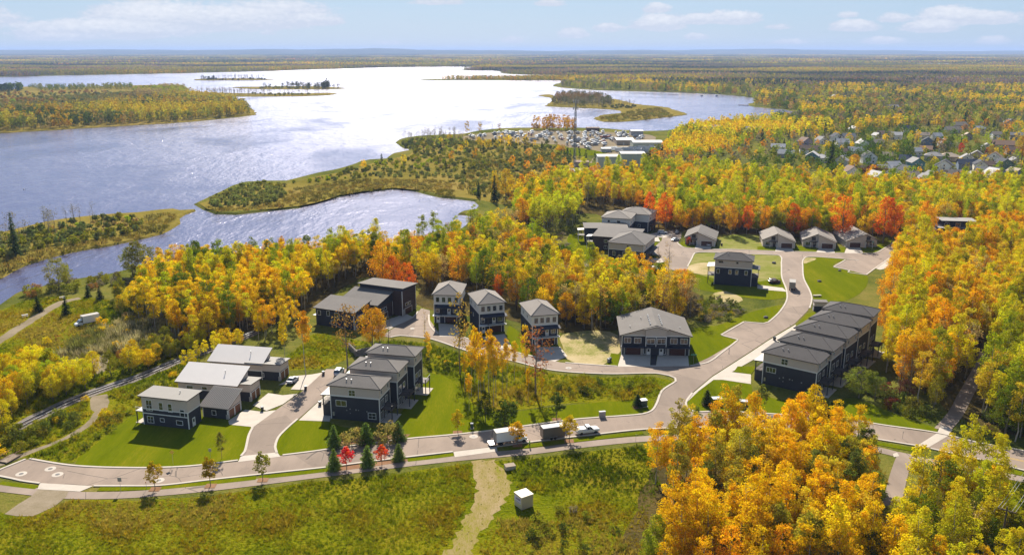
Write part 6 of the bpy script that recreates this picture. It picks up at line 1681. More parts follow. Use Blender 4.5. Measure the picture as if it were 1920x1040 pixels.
bin_(1144, 677, 'dark wheelie bin on the grass left of the duplex driveway'); bin_(1141, 679, 'second wheelie bin on the grass left of the duplex driveway', GREYP); bin_(1353, 461, 'bin beside the taupe bungalow driveway'); bin_(1452, 638, 'bin between the driveways of the dark roofed row')
# boulders and props on lawns
def rock(px, py, s, label):
    p = P(px, py); rs = random.Random(px * 7 + py)
    bm = bmesh.new(); bmesh.ops.create_icosphere(bm, subdivisions=2, radius=s)
    for v in bm.verts: v.co *= rs.uniform(.82, 1.12); v.co.z *= .6
    me = bpy.data.meshes.new('boulder'); bm.to_mesh(me); bm.free(); me.materials.append(mat('granite', (.10, .09, .085), .9, .3, 1.5, bump=.5))
    o = link('boulder', me, None, (p.x, p.y, .06 + s * .3)); tag(o, label, 'boulder', 'dark boulders on the lawns')
rock(1451, 494, .9, 'dark boulder on the dry lawn by the upper road'); rock(1574, 508, .7, 'dark boulder below the parking bay'); rock(1536, 528, .8, 'dark boulder in the middle of the green triangle lawn'); rock(1436, 596, .8, 'dark boulder beside the lower parking bay')
p = P(1532, 556); t = empty('stone_bench', (p.x, p.y, .06), .1, 'pale stone bench slab at the end of the triangle lawn', 'bench')
MB().box(-1.5, 1.5, -.5, .5, .35, .6).build('seat', CONCRETE, t); MB().box(-1.2, -.8, -.4, .4, 0, .35).build('leg', CONCRETE, t); MB().box(.8, 1.2, -.4, .4, 0, .35).build('leg', CONCRETE, t)
def picnic(px, py, label):
    p = P(px, py); r = empty('picnic_table', (p.x, p.y, .05), .6, label, 'picnic table', 'picnic tables by the gravel road')
    for k in range(5): MB().box(-.95, .95, -.4 + k * .165, -.26 + k * .165, .74, .79).build('tabletop_plank', METALR2, r)
    for s in (-1, 1): MB().box(-.95, .95, s * .85 - .14, s * .85 + .14, .43, .48).build('seat', METALR2, r)
    for x in (-.65, .65): MB().tube([(x, -.85, 0), (x, -.2, .74)], .05, 4).tube([(x, .85, 0), (x, .2, .74)], .05, 4).tube([(x, -.85, .42), (x, .85, .42)], .04, 4).build('leg_frame', STEEL, r)
picnic(117, 560, 'white picnic table at the far end of the gravel road'); picnic(47, 594, 'white picnic table on the grass beside the gravel road')
# timber footbridge on the lower left path
A, B = P(6, 868), P(32, 853)
r = empty('footbridge', (A.x, A.y, .1), math.atan2(B.y - A.y, B.x - A.x), 'small timber footbridge with reddish railings on the lower left path', 'bridge')
Lb = (B - A).length
for k in range(int(Lb / .3)): MB().box(k * .3, k * .3 + .26, -1.2, 1.2, .18, .26).build('deck_plank', TIMBER, r)
RAILW = mat('reddish_timber', (.30, .14, .09), .8, .15)
for s in (-1, 1):
    q = MB(); rail_mesh(0, Lb, s * 1.2, .26, q, 1.1); q.build('railing', RAILW, r)
    MB().box(-.2, Lb + .2, s * 1.0 - .1, s * 1.0 + .1, 0, .18).build('beam', TIMBER, r)
# retaining walls by the triplex turnaround
RW = mat('segment_block', (.22, .19, .165), .9, .25, 1.5, bump=.5)
A, B, C = P(655, 655), P(668, 668), P(705, 660)
r = empty('retaining_wall', (A.x, A.y, 0), 0, 'stepped block retaining wall with timber rail below the brown triplex', 'wall')
for a, b in ((A, B), (B, C)):
    d = b - a; L = d.length; ang = math.atan2(d.y, d.x)
    for row in range(4):
        key = ('blk', row % 2)
        if key not in CACHE:
            q = MB(); q.box(.03, 1.17, -.25, .25, .02, .48); CACHE[key] = q.mesh('block', RW)
        x = -.6 * (row % 2)
        while x < L:
            link('block', CACHE[key], r, ((a.x - A.x) + x * math.cos(ang), (a.y - A.y) + x * math.sin(ang), row * .5), ang); x += 1.2
    q = MB(); rail_mesh(0, L, 0, 2.0, q, 1.0); q.build('timber_rail', TIMBER, r, (a.x - A.x, a.y - A.y, 0), ang)
A, B = P(1064, 668), P(1050, 650)
# lattice mast
b0 = P(1077, 326); Hm = hz(1077, 326, 187)
r = empty('communication_mast', (b0.x, b0.y, 0), .3, 'tall grey lattice mast with antennas standing behind the golden trees', 'mast')
FOOT.append([(b0.x - 6, b0.y - 6), (b0.x + 6, b0.y - 6), (b0.x + 6, b0.y + 6), (b0.x - 6, b0.y + 6)])
MASTM = mat('mast_steel', (.16, .165, .17), .5, .05, metal=.5)
def tri(z, k): rr = 1.15 - .45 * z / Hm; a = k * 2.0944; return (rr * math.cos(a), rr * math.sin(a), z)
for k in range(3): MB().tube([tri(0, k), tri(Hm, k)], .13, 5).build('leg', MASTM, r)
n = 26
q = MB()
for i in range(n):
    z0, z1 = Hm * i / n, Hm * (i + 1) / n
    for k in range(3):
        q.tube([tri(z0, k), tri(z1, (k + 1) % 3)], .07, 4, cap=False); q.tube([tri(z0, (k + 1) % 3), tri(z1, k)], .07, 4, cap=False); q.tube([tri(z1, k), tri(z1, (k + 1) % 3)], .06, 4, cap=False)
q.build('cross_brace', MASTM, r)
for zz in (Hm - 1.5, Hm - 6):
    for k in range(6):
        a = k * 1.047; MB().box(1.9 * math.cos(a) - .2, 1.9 * math.cos(a) + .2, 1.9 * math.sin(a) - .2, 1.9 * math.sin(a) + .2, zz - 1.1, zz + 1.1).tube([(0, 0, zz), (1.9 * math.cos(a), 1.9 * math.sin(a), zz)], .06, 4).build('antenna', STEEL, r)
MB().tube([(0, 0, Hm - .5), (0, 0, Hm + 3)], .06, 5).build('lightning_rod', MASTM, r)
# overhead wires at the lower right corner, running from a pole standing just below the frame
WIRE = mat('wire_aluminium', (.5, .48, .42), .4, .02, metal=.5)
A = P(1868, 1075); B = P(2010, 800)
for pt, lb in ((A, 'wooden power pole at the lower right corner'), (B, 'wooden power pole beyond the right edge')):
    r = empty('power_pole', (pt.x, pt.y, 0), math.atan2(B.y - A.y, B.x - A.x), lb, 'power pole')
    MB().tube([(0, 0, -1), (0, 0, 13)], [.2, .13], 8).build('pole', DARKBARK, r)
    MB().box(-.08, .08, -1.4, 1.4, 12.2, 12.4).build('crossarm', DARKBARK, r)
dd = (B - A); nn = Vector((-dd.y, dd.x, 0)).normalized()
for k, off in enumerate((-1.3, -.8, .8, 1.3)):
    pts = []
    for i in range(25):
        t = i / 24; q = A.lerp(B, t) + nn * off; pts.append((q.x, q.y, 12.5 - 3.2 * 4 * t * (1 - t)))
    o = MB().tube(pts, .03, 4).build('power_line', WIRE)
    tag(o, 'thin overhead power line at the lower right corner, %s of four' % ['leftmost', 'second from left', 'third from left', 'rightmost'][k], 'power line', 'overhead power lines')
# --- worker in a lime vest standing by the street tree
def person(px, py, label, top, legs, rz):
    p = P(px, py)
    r = empty('person', (p.x, p.y, .08), rz, label, 'person')
    me = bpy.data.meshes.new('body')
    J = [(0, 0, .98), (0, .02, 1.2), (0, .02, 1.42), (0, 0, 1.52), (0, -.02, 1.62), (0, -.03, 1.74),
         (.19, .02, 1.42), (.25, -.03, 1.16), (.24, -.20, .98), (-.19, .02, 1.42), (-.25, .02, 1.15), (-.27, -.08, .92),
         (.10, 0, .93), (.12, -.06, .50), (.13, .02, .08), (.13, -.14, .04), (-.10, 0, .93), (-.12, .06, .50), (-.13, .14, .08), (-.13, .0, .04)]
    E_ = [(0, 1), (1, 2), (2, 3), (3, 4), (4, 5), (2, 6), (6, 7), (7, 8), (2, 9), (9, 10), (10, 11), (0, 12), (12, 13), (13, 14), (14, 15), (0, 16), (16, 17), (17, 18), (18, 19)]
    me.from_pydata(J, E_, [])
    o = link('body', me, r)
    sk = o.modifiers.new('skin', 'SKIN'); o.modifiers.new('sub', 'SUBSURF').levels = 1
    R_ = [.15, .16, .16, .06, .095, .085, .07, .05, .035, .07, .05, .035, .095, .07, .05, .05, .095, .07, .05, .05]
    for v, q in zip(me.skin_vertices[0].data, R_): v.radius = (q, q)
    me.skin_vertices[0].data[0].use_root = True
    dg = bpy.context.evaluated_depsgraph_get()
    ev = bpy.data.meshes.new_from_object(o.evaluated_get(dg))
    ev.materials.clear()
    for m in (legs, top, mat('skin', (.42, .25, .17), .6, .04), mat('dark_hair', (.03, .02, .015), .8, .1)): ev.materials.append(m)
    for f in ev.polygons:
        c = f.center
        f.material_index = 3 if c.z > 1.70 else 2 if c.z > 1.52 or (c.z < 1.06 and abs(c.x) > .2) else 1 if c.z > .95 else 0
    o.modifiers.clear(); o.data = ev
    return r
person(993, 838, 'worker in a lime green vest standing by the street tree behind the box truck', mat('lime_vest', (.30, .62, .02), .7, .05), mat('dark_trousers', (.03, .035, .05), .8, .1), 1.2)

# --- boats laid up in the yard and afloat
BOATC = [(.46, .46, .45), (.36, .35, .33), (.24, .25, .27), (.45, .50, .58), (.12, .17, .32), (.62, .58, .50), (.35, .12, .09)]
BM = [paint('boat%s' % n, c, .4) for n, c in zip(('_white', '_ivory', '_pale', '_blue_grey', '_navy', '_cream', '_red'), BOATC)]
def boat_mesh(kind, ci):
    key = ('boat', kind, ci)
    if key in CACHE: return CACHE[key]
    L, hw = (9.0, 1.5) if kind != 'small' else (6.0, 1.1)
    def sec(x, w, z0, z1): return (x, [(0, z0), (w * .7, z0 + .45), (w, z1), (w * .9, z1 + .05), (-w * .9, z1 + .05), (-w, z1), (-w * .7, z0 + .45)])
    q = loft([sec(-L/2, hw * .85, 1.0, 2.3), sec(-L/4, hw, .8, 2.3), sec(L * .15, hw * .92, .85, 2.4), sec(L * .38, hw * .5, 1.2, 2.6), sec(L/2, .06, 2.0, 2.75)])
    h = q.mesh('hull', BM[ci])
    c = MB()
    if kind == 'wrapped': c.hexa([(-L*.45, -hw * .95, 2.3), (L*.42, -hw*.5, 2.4), (L*.42, hw*.5, 2.4), (-L*.45, hw * .95, 2.3)], [(-L*.4, -.15, 3.9), (L*.32, -.1, 3.3), (L*.32, .1, 3.3), (-L*.4, .15, 3.9)])
    else: c.hexa([(-L*.25, -hw*.75, 2.3), (L*.2, -hw*.65, 2.35), (L*.2, hw*.65, 2.35), (-L*.25, hw*.75, 2.3)], [(-L*.22, -hw*.62, 3.3), (L*.08, -hw*.55, 3.3), (L*.08, hw*.55, 3.3), (-L*.22, hw*.62, 3.3)]); c.box(-L*.24, L*.1, -hw*.68, hw*.68, 3.3, 3.4)
    s = MB()
    for x in (-L*.3, L*.15):
        for y in (-1, 1): s.tube([(x, y * hw * 1.0, 0), (x, y * hw * .6, 1.4)], .06, 4)
    s.box(-L*.35, L*.3, -.12, .12, 0, .95)
    CACHE[key] = (h, c.mesh('cabin', BM[0] if kind != 'wrapped' else BM[1]), s.mesh('cradle', STEEL), MB().tube([(L*.05, 0, 2.4), (L*.05, 0, 14)], .09, 4).mesh('mast', STEEL))
    return CACHE[key]
YARD = [(878, 258), (960, 249), (1075, 249), (1160, 250), (1215, 258), (1195, 268), (1150, 272), (1120, 283), (1070, 281), (1045, 268), (960, 264), (890, 264)]
bp, bpx = fill(YARD, 12.5, .3)
rb = random.Random(5)
def ok_foot(p):
    for f in FOOT:
        if inpoly([p[:2]], f)[0]: return False
    return True
CN = ['white hulled', 'ivory hulled', 'pale grey hulled', 'blue grey hulled', 'navy hulled', 'cream hulled', 'red hulled']
def rowname(px): return '%s, %s' % (['shore row', 'second row', 'middle row', 'hummock row', 'landward row'][int(np.clip((px[1] - 249) / 6.5, 0, 4))], ['far left', 'left', 'left of the mast', 'at the mast', 'right of the mast', 'right', 'far right'][int(np.clip((px[0] - 878) / 48, 0, 6))])
nb = 0
for p, px in zip(bp, bpx):
    if nb >= 150 or rb.random() < .2 or not ok_foot(p): continue
    kind = rb.choice(['cabin', 'cabin', 'small', 'wrapped']); ci = rb.choice([0, 0, 0, 1, 1, 2, 2, 3, 4, 5, 6])
    h, c, s, mst = boat_mesh(kind, ci)
    mast = kind == 'cabin' and rb.random() < .25
    zone = 'left' if px[0] < 1000 else 'middle' if px[0] < 1110 else 'right'
    lb = '%s %s%s in the boatyard, %s' % (CN[ci], {'cabin': 'cabin boat', 'small': 'motor boat', 'wrapped': 'tent covered boat'}[kind], ' with mast' if mast else '', rowname(px))
    r = empty('boat', (p[0], p[1], .08), rb.choice([.2, .35, 1.75, 1.9, -1.4]) + rb.uniform(-.15, .15), lb, 'boat', 'boats laid up in the boatyard')
    k = rb.uniform(.85, 1.3); r.scale = (k, k, k)
    link('hull', h, r); link('cabin', c, r); link('cradle', s, r)
    if mast: link('mast', mst, r)
    nb += 1
# tarped boats heaped in white sheeting beside the halls
for i, (px, py) in enumerate(((1178, 289), (1187, 287), (1196, 288.5), (1205, 286), (1214, 287), (1222, 284), (1200, 292), (1212, 292), (1190, 293), (1228, 288))):
    p = P(px, py)
    h, c, s, mst = boat_mesh('wrapped', 0)
    r = empty('boat', (p.x, p.y, .08), .4 + .3 * (i % 3), 'white sheeted boat between warehouses and cream hall, %s' % ['back row, leftmost', 'back row, second', 'back row, third', 'back row, fourth', 'back row, fifth', 'back row, farthest up', 'front row, middle', 'front row, right', 'front row, left', 'right end by the hall'][i], 'boat', 'white sheeted boats by the halls')
    r.scale = (1.5, 1.5, 1.6)
    link('hull', h, r); link('cabin', c, r); link('cradle', s, r)
trailer(1144, 283, .35, 'long white semi trailer by the boatyard gravel, left one', 13, WHITEP, WHITER, 3.2, 'white semi trailers by the boatyard', 'semi_trailer')
trailer(1166, 284, .35, 'long white semi trailer by the boatyard gravel, right one', 13, WHITEP, WHITER, 3.2, 'white semi trailers by the boatyard', 'semi_trailer')
# floating docks
for a, b, lb in (((1386, 197.3), (1404, 198.2), 'small wooden jetty on the right bank of the bay'), ((1254, 177.6), (1272, 178.2), 'red brown raft floating in the bay'), ((866, 252), (890, 254.5), 'dark dock along the left end of the boatyard')):
    A, B = P(*a, WZ), P(*b, WZ)
    r = empty('jetty', (A.x, A.y, WZ), math.atan2(B.y - A.y, B.x - A.x), lb, 'jetty')
    L = (B - A).length
    MB().box(0, L, -2, 2, .3, .7).build('deck', mat('brown_dock', (.13, .06, .045), .8, .15), r)
    for x in np.arange(1, L, 8): MB().tube([(x, -2.1, -2), (x, -2.1, 1.6)], .25, 6).build('pile', DARKBARK, r)
for a, b in (((1316, 181), (1321, 181.2)), ((1344, 180.9), (1349, 181)), ((45, 355), (46.5, 355))):
    A, B = P(*a, WZ), P(*b, WZ); r = empty('small_boat', (A.x, A.y, WZ - .9), .2, 'tiny dark boat far out on the %s' % ('open lake' if a[0] < 500 else 'bay'), 'boat', 'tiny boats on the water')
    h, c, s, mst = boat_mesh('small', 4); link('hull', h, r); link('cabin', c, r); r.scale = (.4,) * 3 if a[0] < 500 else (.8,) * 3; r.scale = (.4, .4, .4) if a[0] < 500 else (1, 1, 1)
# ------------------------------------------------------------------ planting single trees
def put_tree(kind, x, y, s, colour, label, cat='tree', group=None, seed=0, sx=1.0, name=None, z=0.0, vary=.14):
    rs = random.Random(seed * 7919 + int(x * 13) + int(y * 7))
    cme, tme, H = PROTO[kind][rs.randrange(len(PROTO[kind]))]
    nm = name or {'aspen': 'aspen_tree', 'slim': 'aspen_tree', 'maple': 'maple_tree', 'poplar': 'poplar_tree', 'sparse': 'thin_tree', 'bare': 'bare_tree', 'young': 'young_tree', 'spruce': 'spruce_tree', 'cedar': 'arborvitae', 'shrub': 'shrub', 'bush': 'bush'}[kind]
    r = empty(nm, (x, y, z), rs.uniform(0, 6.28), label, cat, group)
    r.scale = (s * sx, s * sx, s)
    c = link('crown', cme, r); link('trunk', tme, r)
    k = rs.uniform(1 - vary, 1 + vary)
    b = PAL[colour] if isinstance(colour, str) else colour
    c['tint'] = [min(.9, q * k * rs.uniform(.93, 1.07)) for q in b]
    return r
def pt(kind, px, py, ytop, colour, label, sx=1.0, cat='tree', group=None, name=None, z=0.05):
    p = P(px, py); H = PROTO[kind][0][2]
    return put_tree(kind, p.x, p.y, hz(px, py, ytop) / H * 1.02, colour, label, cat, group, px, sx, name, z)
SINGLE = []
def T(*a, **k):
    SINGLE.append(P(a[1], a[2])); return pt(*a, **k)
for px, py in ((291, 917), (395, 911), (493, 900), (858, 811), (1067, 827), (970, 835), (1044, 787), (1426, 771), (1511, 775), (1325, 759), (1195, 764)):
    q = P(px, py); ribbon('mulch_square', [(q.x - 1.1, q.y - .05), (q.x + 1.1, q.y + .05)], 1.9, .118, MULCH, world=True)
mixo = (.48, .34, .012)
T('young', 291, 917, 867, mixo, 'young street tree turning orange, first from the dead end', 1.25)
T('young', 395, 911, 857, (.42, .28, .012), 'young street tree with an orange top, second from the dead end', 1.2)
T('young', 493, 900, 849, (.30, .27, .015), 'young yellow green street tree, third from the dead end', 1.15)
T('young', 858, 811, 769, (.60, .46, .015), 'young yellow tree on the mulch square above the kerb, throwing a shadow on the street', 1.2)
T('young', 970, 835, 790, (.70, .46, .012), 'yellow street tree in front of the box truck', 1.35)
T('young', 1067, 827, 779, (.70, .46, .012), 'yellow street tree between the trailer and the pickup', 1.3)
T('young', 1044, 787, 735, (.085, .12, .02), 'dark green young tree on the lawn behind the trailer', 1.2)
T('shrub', 946, 800, 752, (.10, .13, .02), 'dark green bushy tree at the kerb behind the box truck', .8, name='bushy_tree')
T('maple', 910, 790, 735, (.07, .10, .02), 'dark bushy tree at the foot of the golden copse on the lawn', .8)
G = (.17, .23, .045)
for px, py, yt, lb in ((627, 839, 791, 'left arborvitae of the far kerb trio, below the front townhouse'), (687, 832, 786, 'middle arborvitae of the far kerb trio'), (747, 826, 783, 'right arborvitae of the far kerb trio'),
                       (627, 881, 836, 'left arborvitae of the near kerb trio, beside the scarlet maple'), (690, 875, 829, 'middle arborvitae of the near kerb trio, between two red maples'), (748, 863, 826, 'right arborvitae of the near kerb trio')):
    T('cedar', px, py, yt + 5, G, lb, 1.12, group='arborvitae along the street', cat='conifer')
T('shrub', 660, 834, 804, (.40, .33, .10), 'pinkish hydrangea like shrub between the far arborvitae, left one', 1.0, cat='shrub', name='flowering_shrub')
T('shrub', 727, 829, 793, (.36, .31, .09), 'pinkish green shrub between the far arborvitae, right one', 1.0, cat='shrub', name='flowering_shrub')
T('young', 650, 878, 839, (.80, .04, .022), 'scarlet young maple in the kerb bed, left of two', 1.45, name='red_maple')
T('young', 716, 871, 835, (.78, .11, .025), 'thinner orange red young maple in the kerb bed, right of two', 1.35, name='red_maple')
T('young', 416, 858, 811, (.26, .26, .04), 'staked sapling on the front lawn of the ribbed roof house', .8)
T('young', 1426, 771, 723, (.17, .20, .03), 'young green tree on mulch by the kerb, left one below the dark roofed row', 1.15)
T('young', 1511, 775, 734, (.18, .22, .03), 'young pear shaped tree by the kerb at the corner of the end townhouse', 1.15)
T('cedar', 1325, 759, 730, (.06, .08, .025), 'dark little conifer on mulch left of the utility cabinets', 1.1, cat='conifer')
T('cedar', 1556, 792, 752, (.05, .075, .02), 'dark narrow conifer at the kerb behind the golden grove', 1.2, cat='conifer')
T('cedar', 1506, 798, 770, (.08, .09, .02), 'short conifer at the kerb half hidden by the golden grove', 1.2, cat='conifer')
T('cedar', 1195, 762, 738, (.045, .07, .025), 'tiny spruce beside the junction utility cabinet', 1.2, cat='conifer')
T('sparse', 652, 690, 562, 'russet', 'tall thin russet tree before the brown triplex', 1.0)
T('slim', 574, 703, 578, 'orange', 'tall orange aspen with a long bare stem behind the modern houses', .8)
T('slim', 535, 690, 600, 'gold', 'slim golden aspen left of the tall orange one behind the modern houses', .7)
T('maple', 698, 655, 572, (.68, .33, .02), 'bright orange gold maple before the brown triplex, left of the pair', .75)
T('maple', 712, 650, 580, (.68, .36, .02), 'bright orange gold maple before the brown triplex, right of the pair', .7)
T('bare', 797, 655, 578, 'tan', 'leafless tree with a crooked stem beside the small turnaround', .5)
T('sparse', 863, 700, 552, (.45, .31, .06), 'tall sparse yellow tree in front of the first narrow house', .75)
T('sparse', 1004, 740, 612, (.30, .10, .04), 'russet red maple in front of the third narrow house', 1.25)
T('aspen', 985, 700, 610, 'gold', 'slim golden aspen left of the russet red maple', .6)
for i, (px, py, yt) in enumerate(((884, 742, 640), (897, 750, 618), (908, 738, 652), (918, 752, 612), (930, 745, 636), (942, 740, 655), (872, 735, 660), (925, 762, 650), (902, 765, 665), (950, 730, 632), (965, 715, 640), (880, 770, 700), (890, 720, 615), (1015, 760, 700), (990, 755, 690))):
    T('slim', px, py, yt, (.74, .45, .012), 'golden thin stemmed aspen in the lawn copse, %s' % ['left front', 'left of the tallest, front', 'short one at the back left', 'tallest, in front', 'middle right', 'far right', 'far left', 'foremost', 'front left of centre', 'back right', 'rear right outlier', 'low sprig at the left foot', 'rear left outlier', 'low sprig by the ditch', 'low sprig between copse and ditch'][i], .62, group='golden aspens of the lawn copse')
for px, py, yt, lb in ((72, 584, 553, 'round dark conifer left of the gravel road'), (125, 591, 555, 'narrow conifer right of the gravel road'), (165, 557, 534, 'left of two dark conifers by the shore'), (188, 563, 536, 'right of two dark conifers by the shore')):
    T('spruce', px, py, yt, 'pine', lb, 1.6, cat='conifer')
T('spruce', 927, 378, 328, (.022, .045, .02), 'tall dark spruce at the end of the pond', .95, cat='conifer')
T('spruce', 897, 370, 340, (.03, .055, .022), 'smaller dark spruce left of the tall one by the pond', 1.0, cat='conifer')
T('maple', 948, 376, 318, (.62, .40, .03), 'golden tree right behind the dark pond spruce', .9)
T('maple', 930, 366, 325, (.62, .42, .03), 'yellow tree behind the dark pond spruce', .7)
T('bare', 1252, 520, 452, (.42, .28, .13), 'bare tree with few tan leaves at the end of the upper cul-de-sac lane', .9)
T('bare', 1234, 512, 470, (.42, .28, .13), 'smaller bare tree left of the one at the cul-de-sac lane', .9)
T('shrub', 1291, 459, 443, (.60, .10, .03), 'red shrub at the corner of the taupe bungalow', .5, cat='shrub')
T('maple', 1187, 505, 472, 'gold', 'sparse yellow tree at the corner of the front hillside house', .55)
T('maple', 1128, 510, 472, (.50, .33, .03), 'round yellow tree before the front hillside house', 1.0)
T('sparse', 1160, 512, 478, (.22, .17, .12), 'leafless grey purple tree before the front hillside house', 1.4)
T('maple', 1610, 745, 688, (.20, .23, .03), 'big yellow green bush tree behind the end townhouse', 1.35)
T('maple', 1640, 750, 700, (.17, .20, .03), 'yellow green bush right of the big one behind the end townhouse', 1.2)
T('maple', 1750, 765, 705, (.42, .37, .03), 'round yellow tree left of the forest trail', .85)
T('maple', 1700, 748, 712, (.15, .065, .045), 'wine red shrubby tree at the wood edge behind the end townhouse', 1.5)
# flame trees of the wood edge behind the bungalows
for px, py, yt, c, sx, lb in ((1487, 446, 384, 'flame', .8, 'flame orange maple behind the first bungalow of the row'), (1576, 452, 366, 'flame', .75, 'tall narrow flame red maple between the middle and end bungalows'), (1655, 455, 371, 'flame', .95, 'largest flame red maple right of the end bungalow'), (1672, 455, 380, 'flame', .7, 'flame red maple half behind the largest one'),
                              (1735, 458, 378, 'orange', .8, 'orange maple with a dark stem near the flat roofed house'), (1705, 460, 388, 'yellow', .7, 'yellow maple between the flame tree and the orange one'), (1216, 425, 362, 'flame', .6, 'orange red maple behind the cul-de-sac houses'), (1248, 430, 362, 'flame', .75, 'broad topped flame maple behind the cul-de-sac'), (1268, 430, 374, 'gold', .6, 'golden maple right of the broad flame maple'),
                              (1312, 425, 394, 'flame', .8, 'small flame tree directly behind the taupe bungalow'), (1370, 440, 382, 'orange', .7, 'orange tree behind the dry vacant lot, left one'), (1400, 440, 385, 'flame', .6, 'flame tree behind the dry vacant lot'), (1432, 440, 386, 'orange', .65, 'orange tree left of the first bungalow of the row'), (1618, 440, 384, 'flame', .5, 'small flame crown behind the end bungalow'),
                              (720, 545, 450, 'orange', .8, 'salmon orange maple over the brown triplex roof'), (740, 550, 482, 'flame', .8, 'flame maple behind the brown triplex'), (765, 555, 492, 'flame', .7, 'deep orange maple right behind the brown triplex'), (860, 540, 460, (.68, .32, .02), .8, 'large bright orange maple in the middle of the wood'), (955, 530, 498, 'flame', .7, 'flame red tree above the middle narrow house'), (935, 565, 515, 'flame', .6, 'flame crown directly behind the middle narrow house'),
                              (888, 470, 425, 'flame', .7, 'flame crown near the pond end'), (905, 545, 470, 'green', .8, 'green tree among the orange ones above the narrow houses'), (1740, 585, 535, 'flame', .8, 'flame red tree inside the golden wood on the right'), (1800, 290, 268, 'red', .9, 'scarlet tree in the village'), (1851, 296, 276, 'red', .9, 'brightest scarlet tree in the village beside a green one')):
    T('maple', px, py, yt, c, lb, sx)
T('spruce', 1557, 318, 262, (.022, .042, .02), 'tall dark spruce standing between village houses', .9, cat='conifer')
for px, py, yt, c, sx, lb in ((1622, 305, 258, 'green', 1.2, 'broad dark green tree in the village, left half of the pair'), (1690, 305, 262, (.09, .15, .02), 1.5, 'broad green willow in the middle of the village'), (1780, 290, 256, (.10, .15, .02), 1.1, 'green tree left of the scarlet one'), (1835, 296, 268, (.14, .20, .025), 1.3, 'round light green tree right of the scarlet one'), (1860, 298, 272, (.42, .28, .03), 1.1, 'round orange tinted tree right of the light green one'), (1600, 320, 290, (.66, .36, .02), 1.3, 'bright orange tree right of the tall village spruce'),
                              (1742, 335, 306, (.24, .24, .03), 1.2, 'round olive tree below the teal gable'), (1915, 300, 255, (.5, .30, .02), 1.2, 'golden orange tree at the right picture edge'), (1610, 255, 228, (.62, .40, .03), 1.0, 'round yellow tree above the village')):
    T('maple', px, py, yt, c, lb, sx)
T('shrub', 1632, 330, 312, 'wine', 'wide wine red shrub beside the dark brown house', 2.4, cat='shrub')
T('spruce', 30, 480, 398, (.05, .075, .03), 'tall dark pine with a bushy top on the left marsh bank', .8, cat='conifer')

# ------------------------------------------------------------------ the woods: every tree of them first as a point
names_of = {}
TREES = []    # x, y, kind, scale, colour, region text, group
LAWNISH = [o for o in bpy.data.objects if o.type == 'MESH' and o.name.split('.')[0] in ('street', 'lawn', 'driveway', 'shared_path', 'footpath', 'gravel_road', 'dirt_track', 'railway_ballast', 'verge', 'boatyard_ground', 'industrial_yard', 'gravel_clearing')]
GX0, GY0, GS = -420, 60, 1.0
MASKW, MASKH = 900, 1000
MASK = np.zeros((MASKH, MASKW), bool)
def burn(tri):
    x0, y0 = np.floor(tri.min(0) - (GX0, GY0)).astype(int); x1, y1 = np.ceil(tri.max(0) - (GX0, GY0)).astype(int) + 1
    x0, y0 = max(0, x0), max(0, y0); x1, y1 = min(MASKW, x1), min(MASKH, y1)
    if x1 <= x0 or y1 <= y0: return
    gx, gy = np.meshgrid(np.arange(x0, x1) + GX0 + .5, np.arange(y0, y1) + GY0 + .5)
    p = np.stack([gx.ravel(), gy.ravel()], 1)
    def cr(a, b): return (b[0] - a[0]) * (p[:, 1] - a[1]) - (b[1] - a[1]) * (p[:, 0] - a[0])
    a, b, c = tri
    d0, d1, d2 = cr(a, b), cr(b, c), cr(c, a)
    e = .8 * np.array([np.linalg.norm(b - a), np.linalg.norm(c - b), np.linalg.norm(a - c)])
    ins = ((d0 > -e[0]) & (d1 > -e[1]) & (d2 > -e[2])) | ((d0 < e[0]) & (d1 < e[1]) & (d2 < e[2]))
    MASK[y0:y1, x0:x1] |= ins.reshape(gx.shape)
for o in LAWNISH:
    me = o.data
    co = np.array([v.co[:] for v in me.vertices])
    for f in me.polygons:
        if abs(f.normal.z) < .5: continue
        q = co[list(f.vertices)][:, :2]
        for i in range(1, len(q) - 1): burn(np.array([q[0], q[i], q[i + 1]]))
for f in FOOT:
    q = np.array(f)
    for i in range(1, len(q) - 1): burn(np.array([q[0], q[i], q[i + 1]]))
def free(p):
    ix, iy = (p[:, 0] - GX0).astype(int), (p[:, 1] - GY0).astype(int)
    ins = (ix >= 0) & (iy >= 0) & (ix < MASKW) & (iy < MASKH)
    r = np.ones(len(p), bool)
    r[ins] = ~MASK[iy[ins], ix[ins]]
    far = ~ins
    if far.any():
        for f in FOOT:
            q = np.array(f)
            if q[:, 1].max() > GY0 + MASKH or abs(q[:, 0]).max() > 400: r &= ~inpoly(p, f)
    return r
SG = np.array([(q.x, q.y) for q in SINGLE])
def grove(poly, spacing, mix, srange, region, group, clear=2.5, nscale=.02, dens=1.0, seed=0, jitter=.45):
    """mix: list of (kind, colour, weight); neighbours tend to share a colour, as clones do"""
    p, px = fill(poly, spacing, jitter)
    k = free(p) & ~is_water(px)
    if dens < 1: k &= RS.rand(len(p)) < dens
    p, px = p[k], px[k]
    w = np.array([m[2] for m in mix], float); w = np.cumsum(w / w.sum())
    ph = RS.uniform(0, 6.28, 8)
    for q in p:
        if clear and len(SG) and np.min((SG[:, 0] - q[0]) ** 2 + (SG[:, 1] - q[1]) ** 2) < clear ** 2: continue
        f = .5 + .25 * (math.sin(q[0] * nscale * 3.1 + ph[0] + 1.3 * math.sin(q[1] * nscale * 1.7 + ph[1])) + math.sin(q[1] * nscale * 2.3 + ph[2] + 1.1 * math.sin(q[0] * nscale * 2.9 + ph[3])))
        u = (f * .72 + RS.rand() * .62) % 1.0
        kind, col, _ = mix[int(np.searchsorted(w, u))] if u < w[-1] else mix[-1]
        TREES.append((q[0], q[1], kind, RS.uniform(*srange), col, region, group))
GW = (.78, .49, .010); OY = (.78, .405, .010)
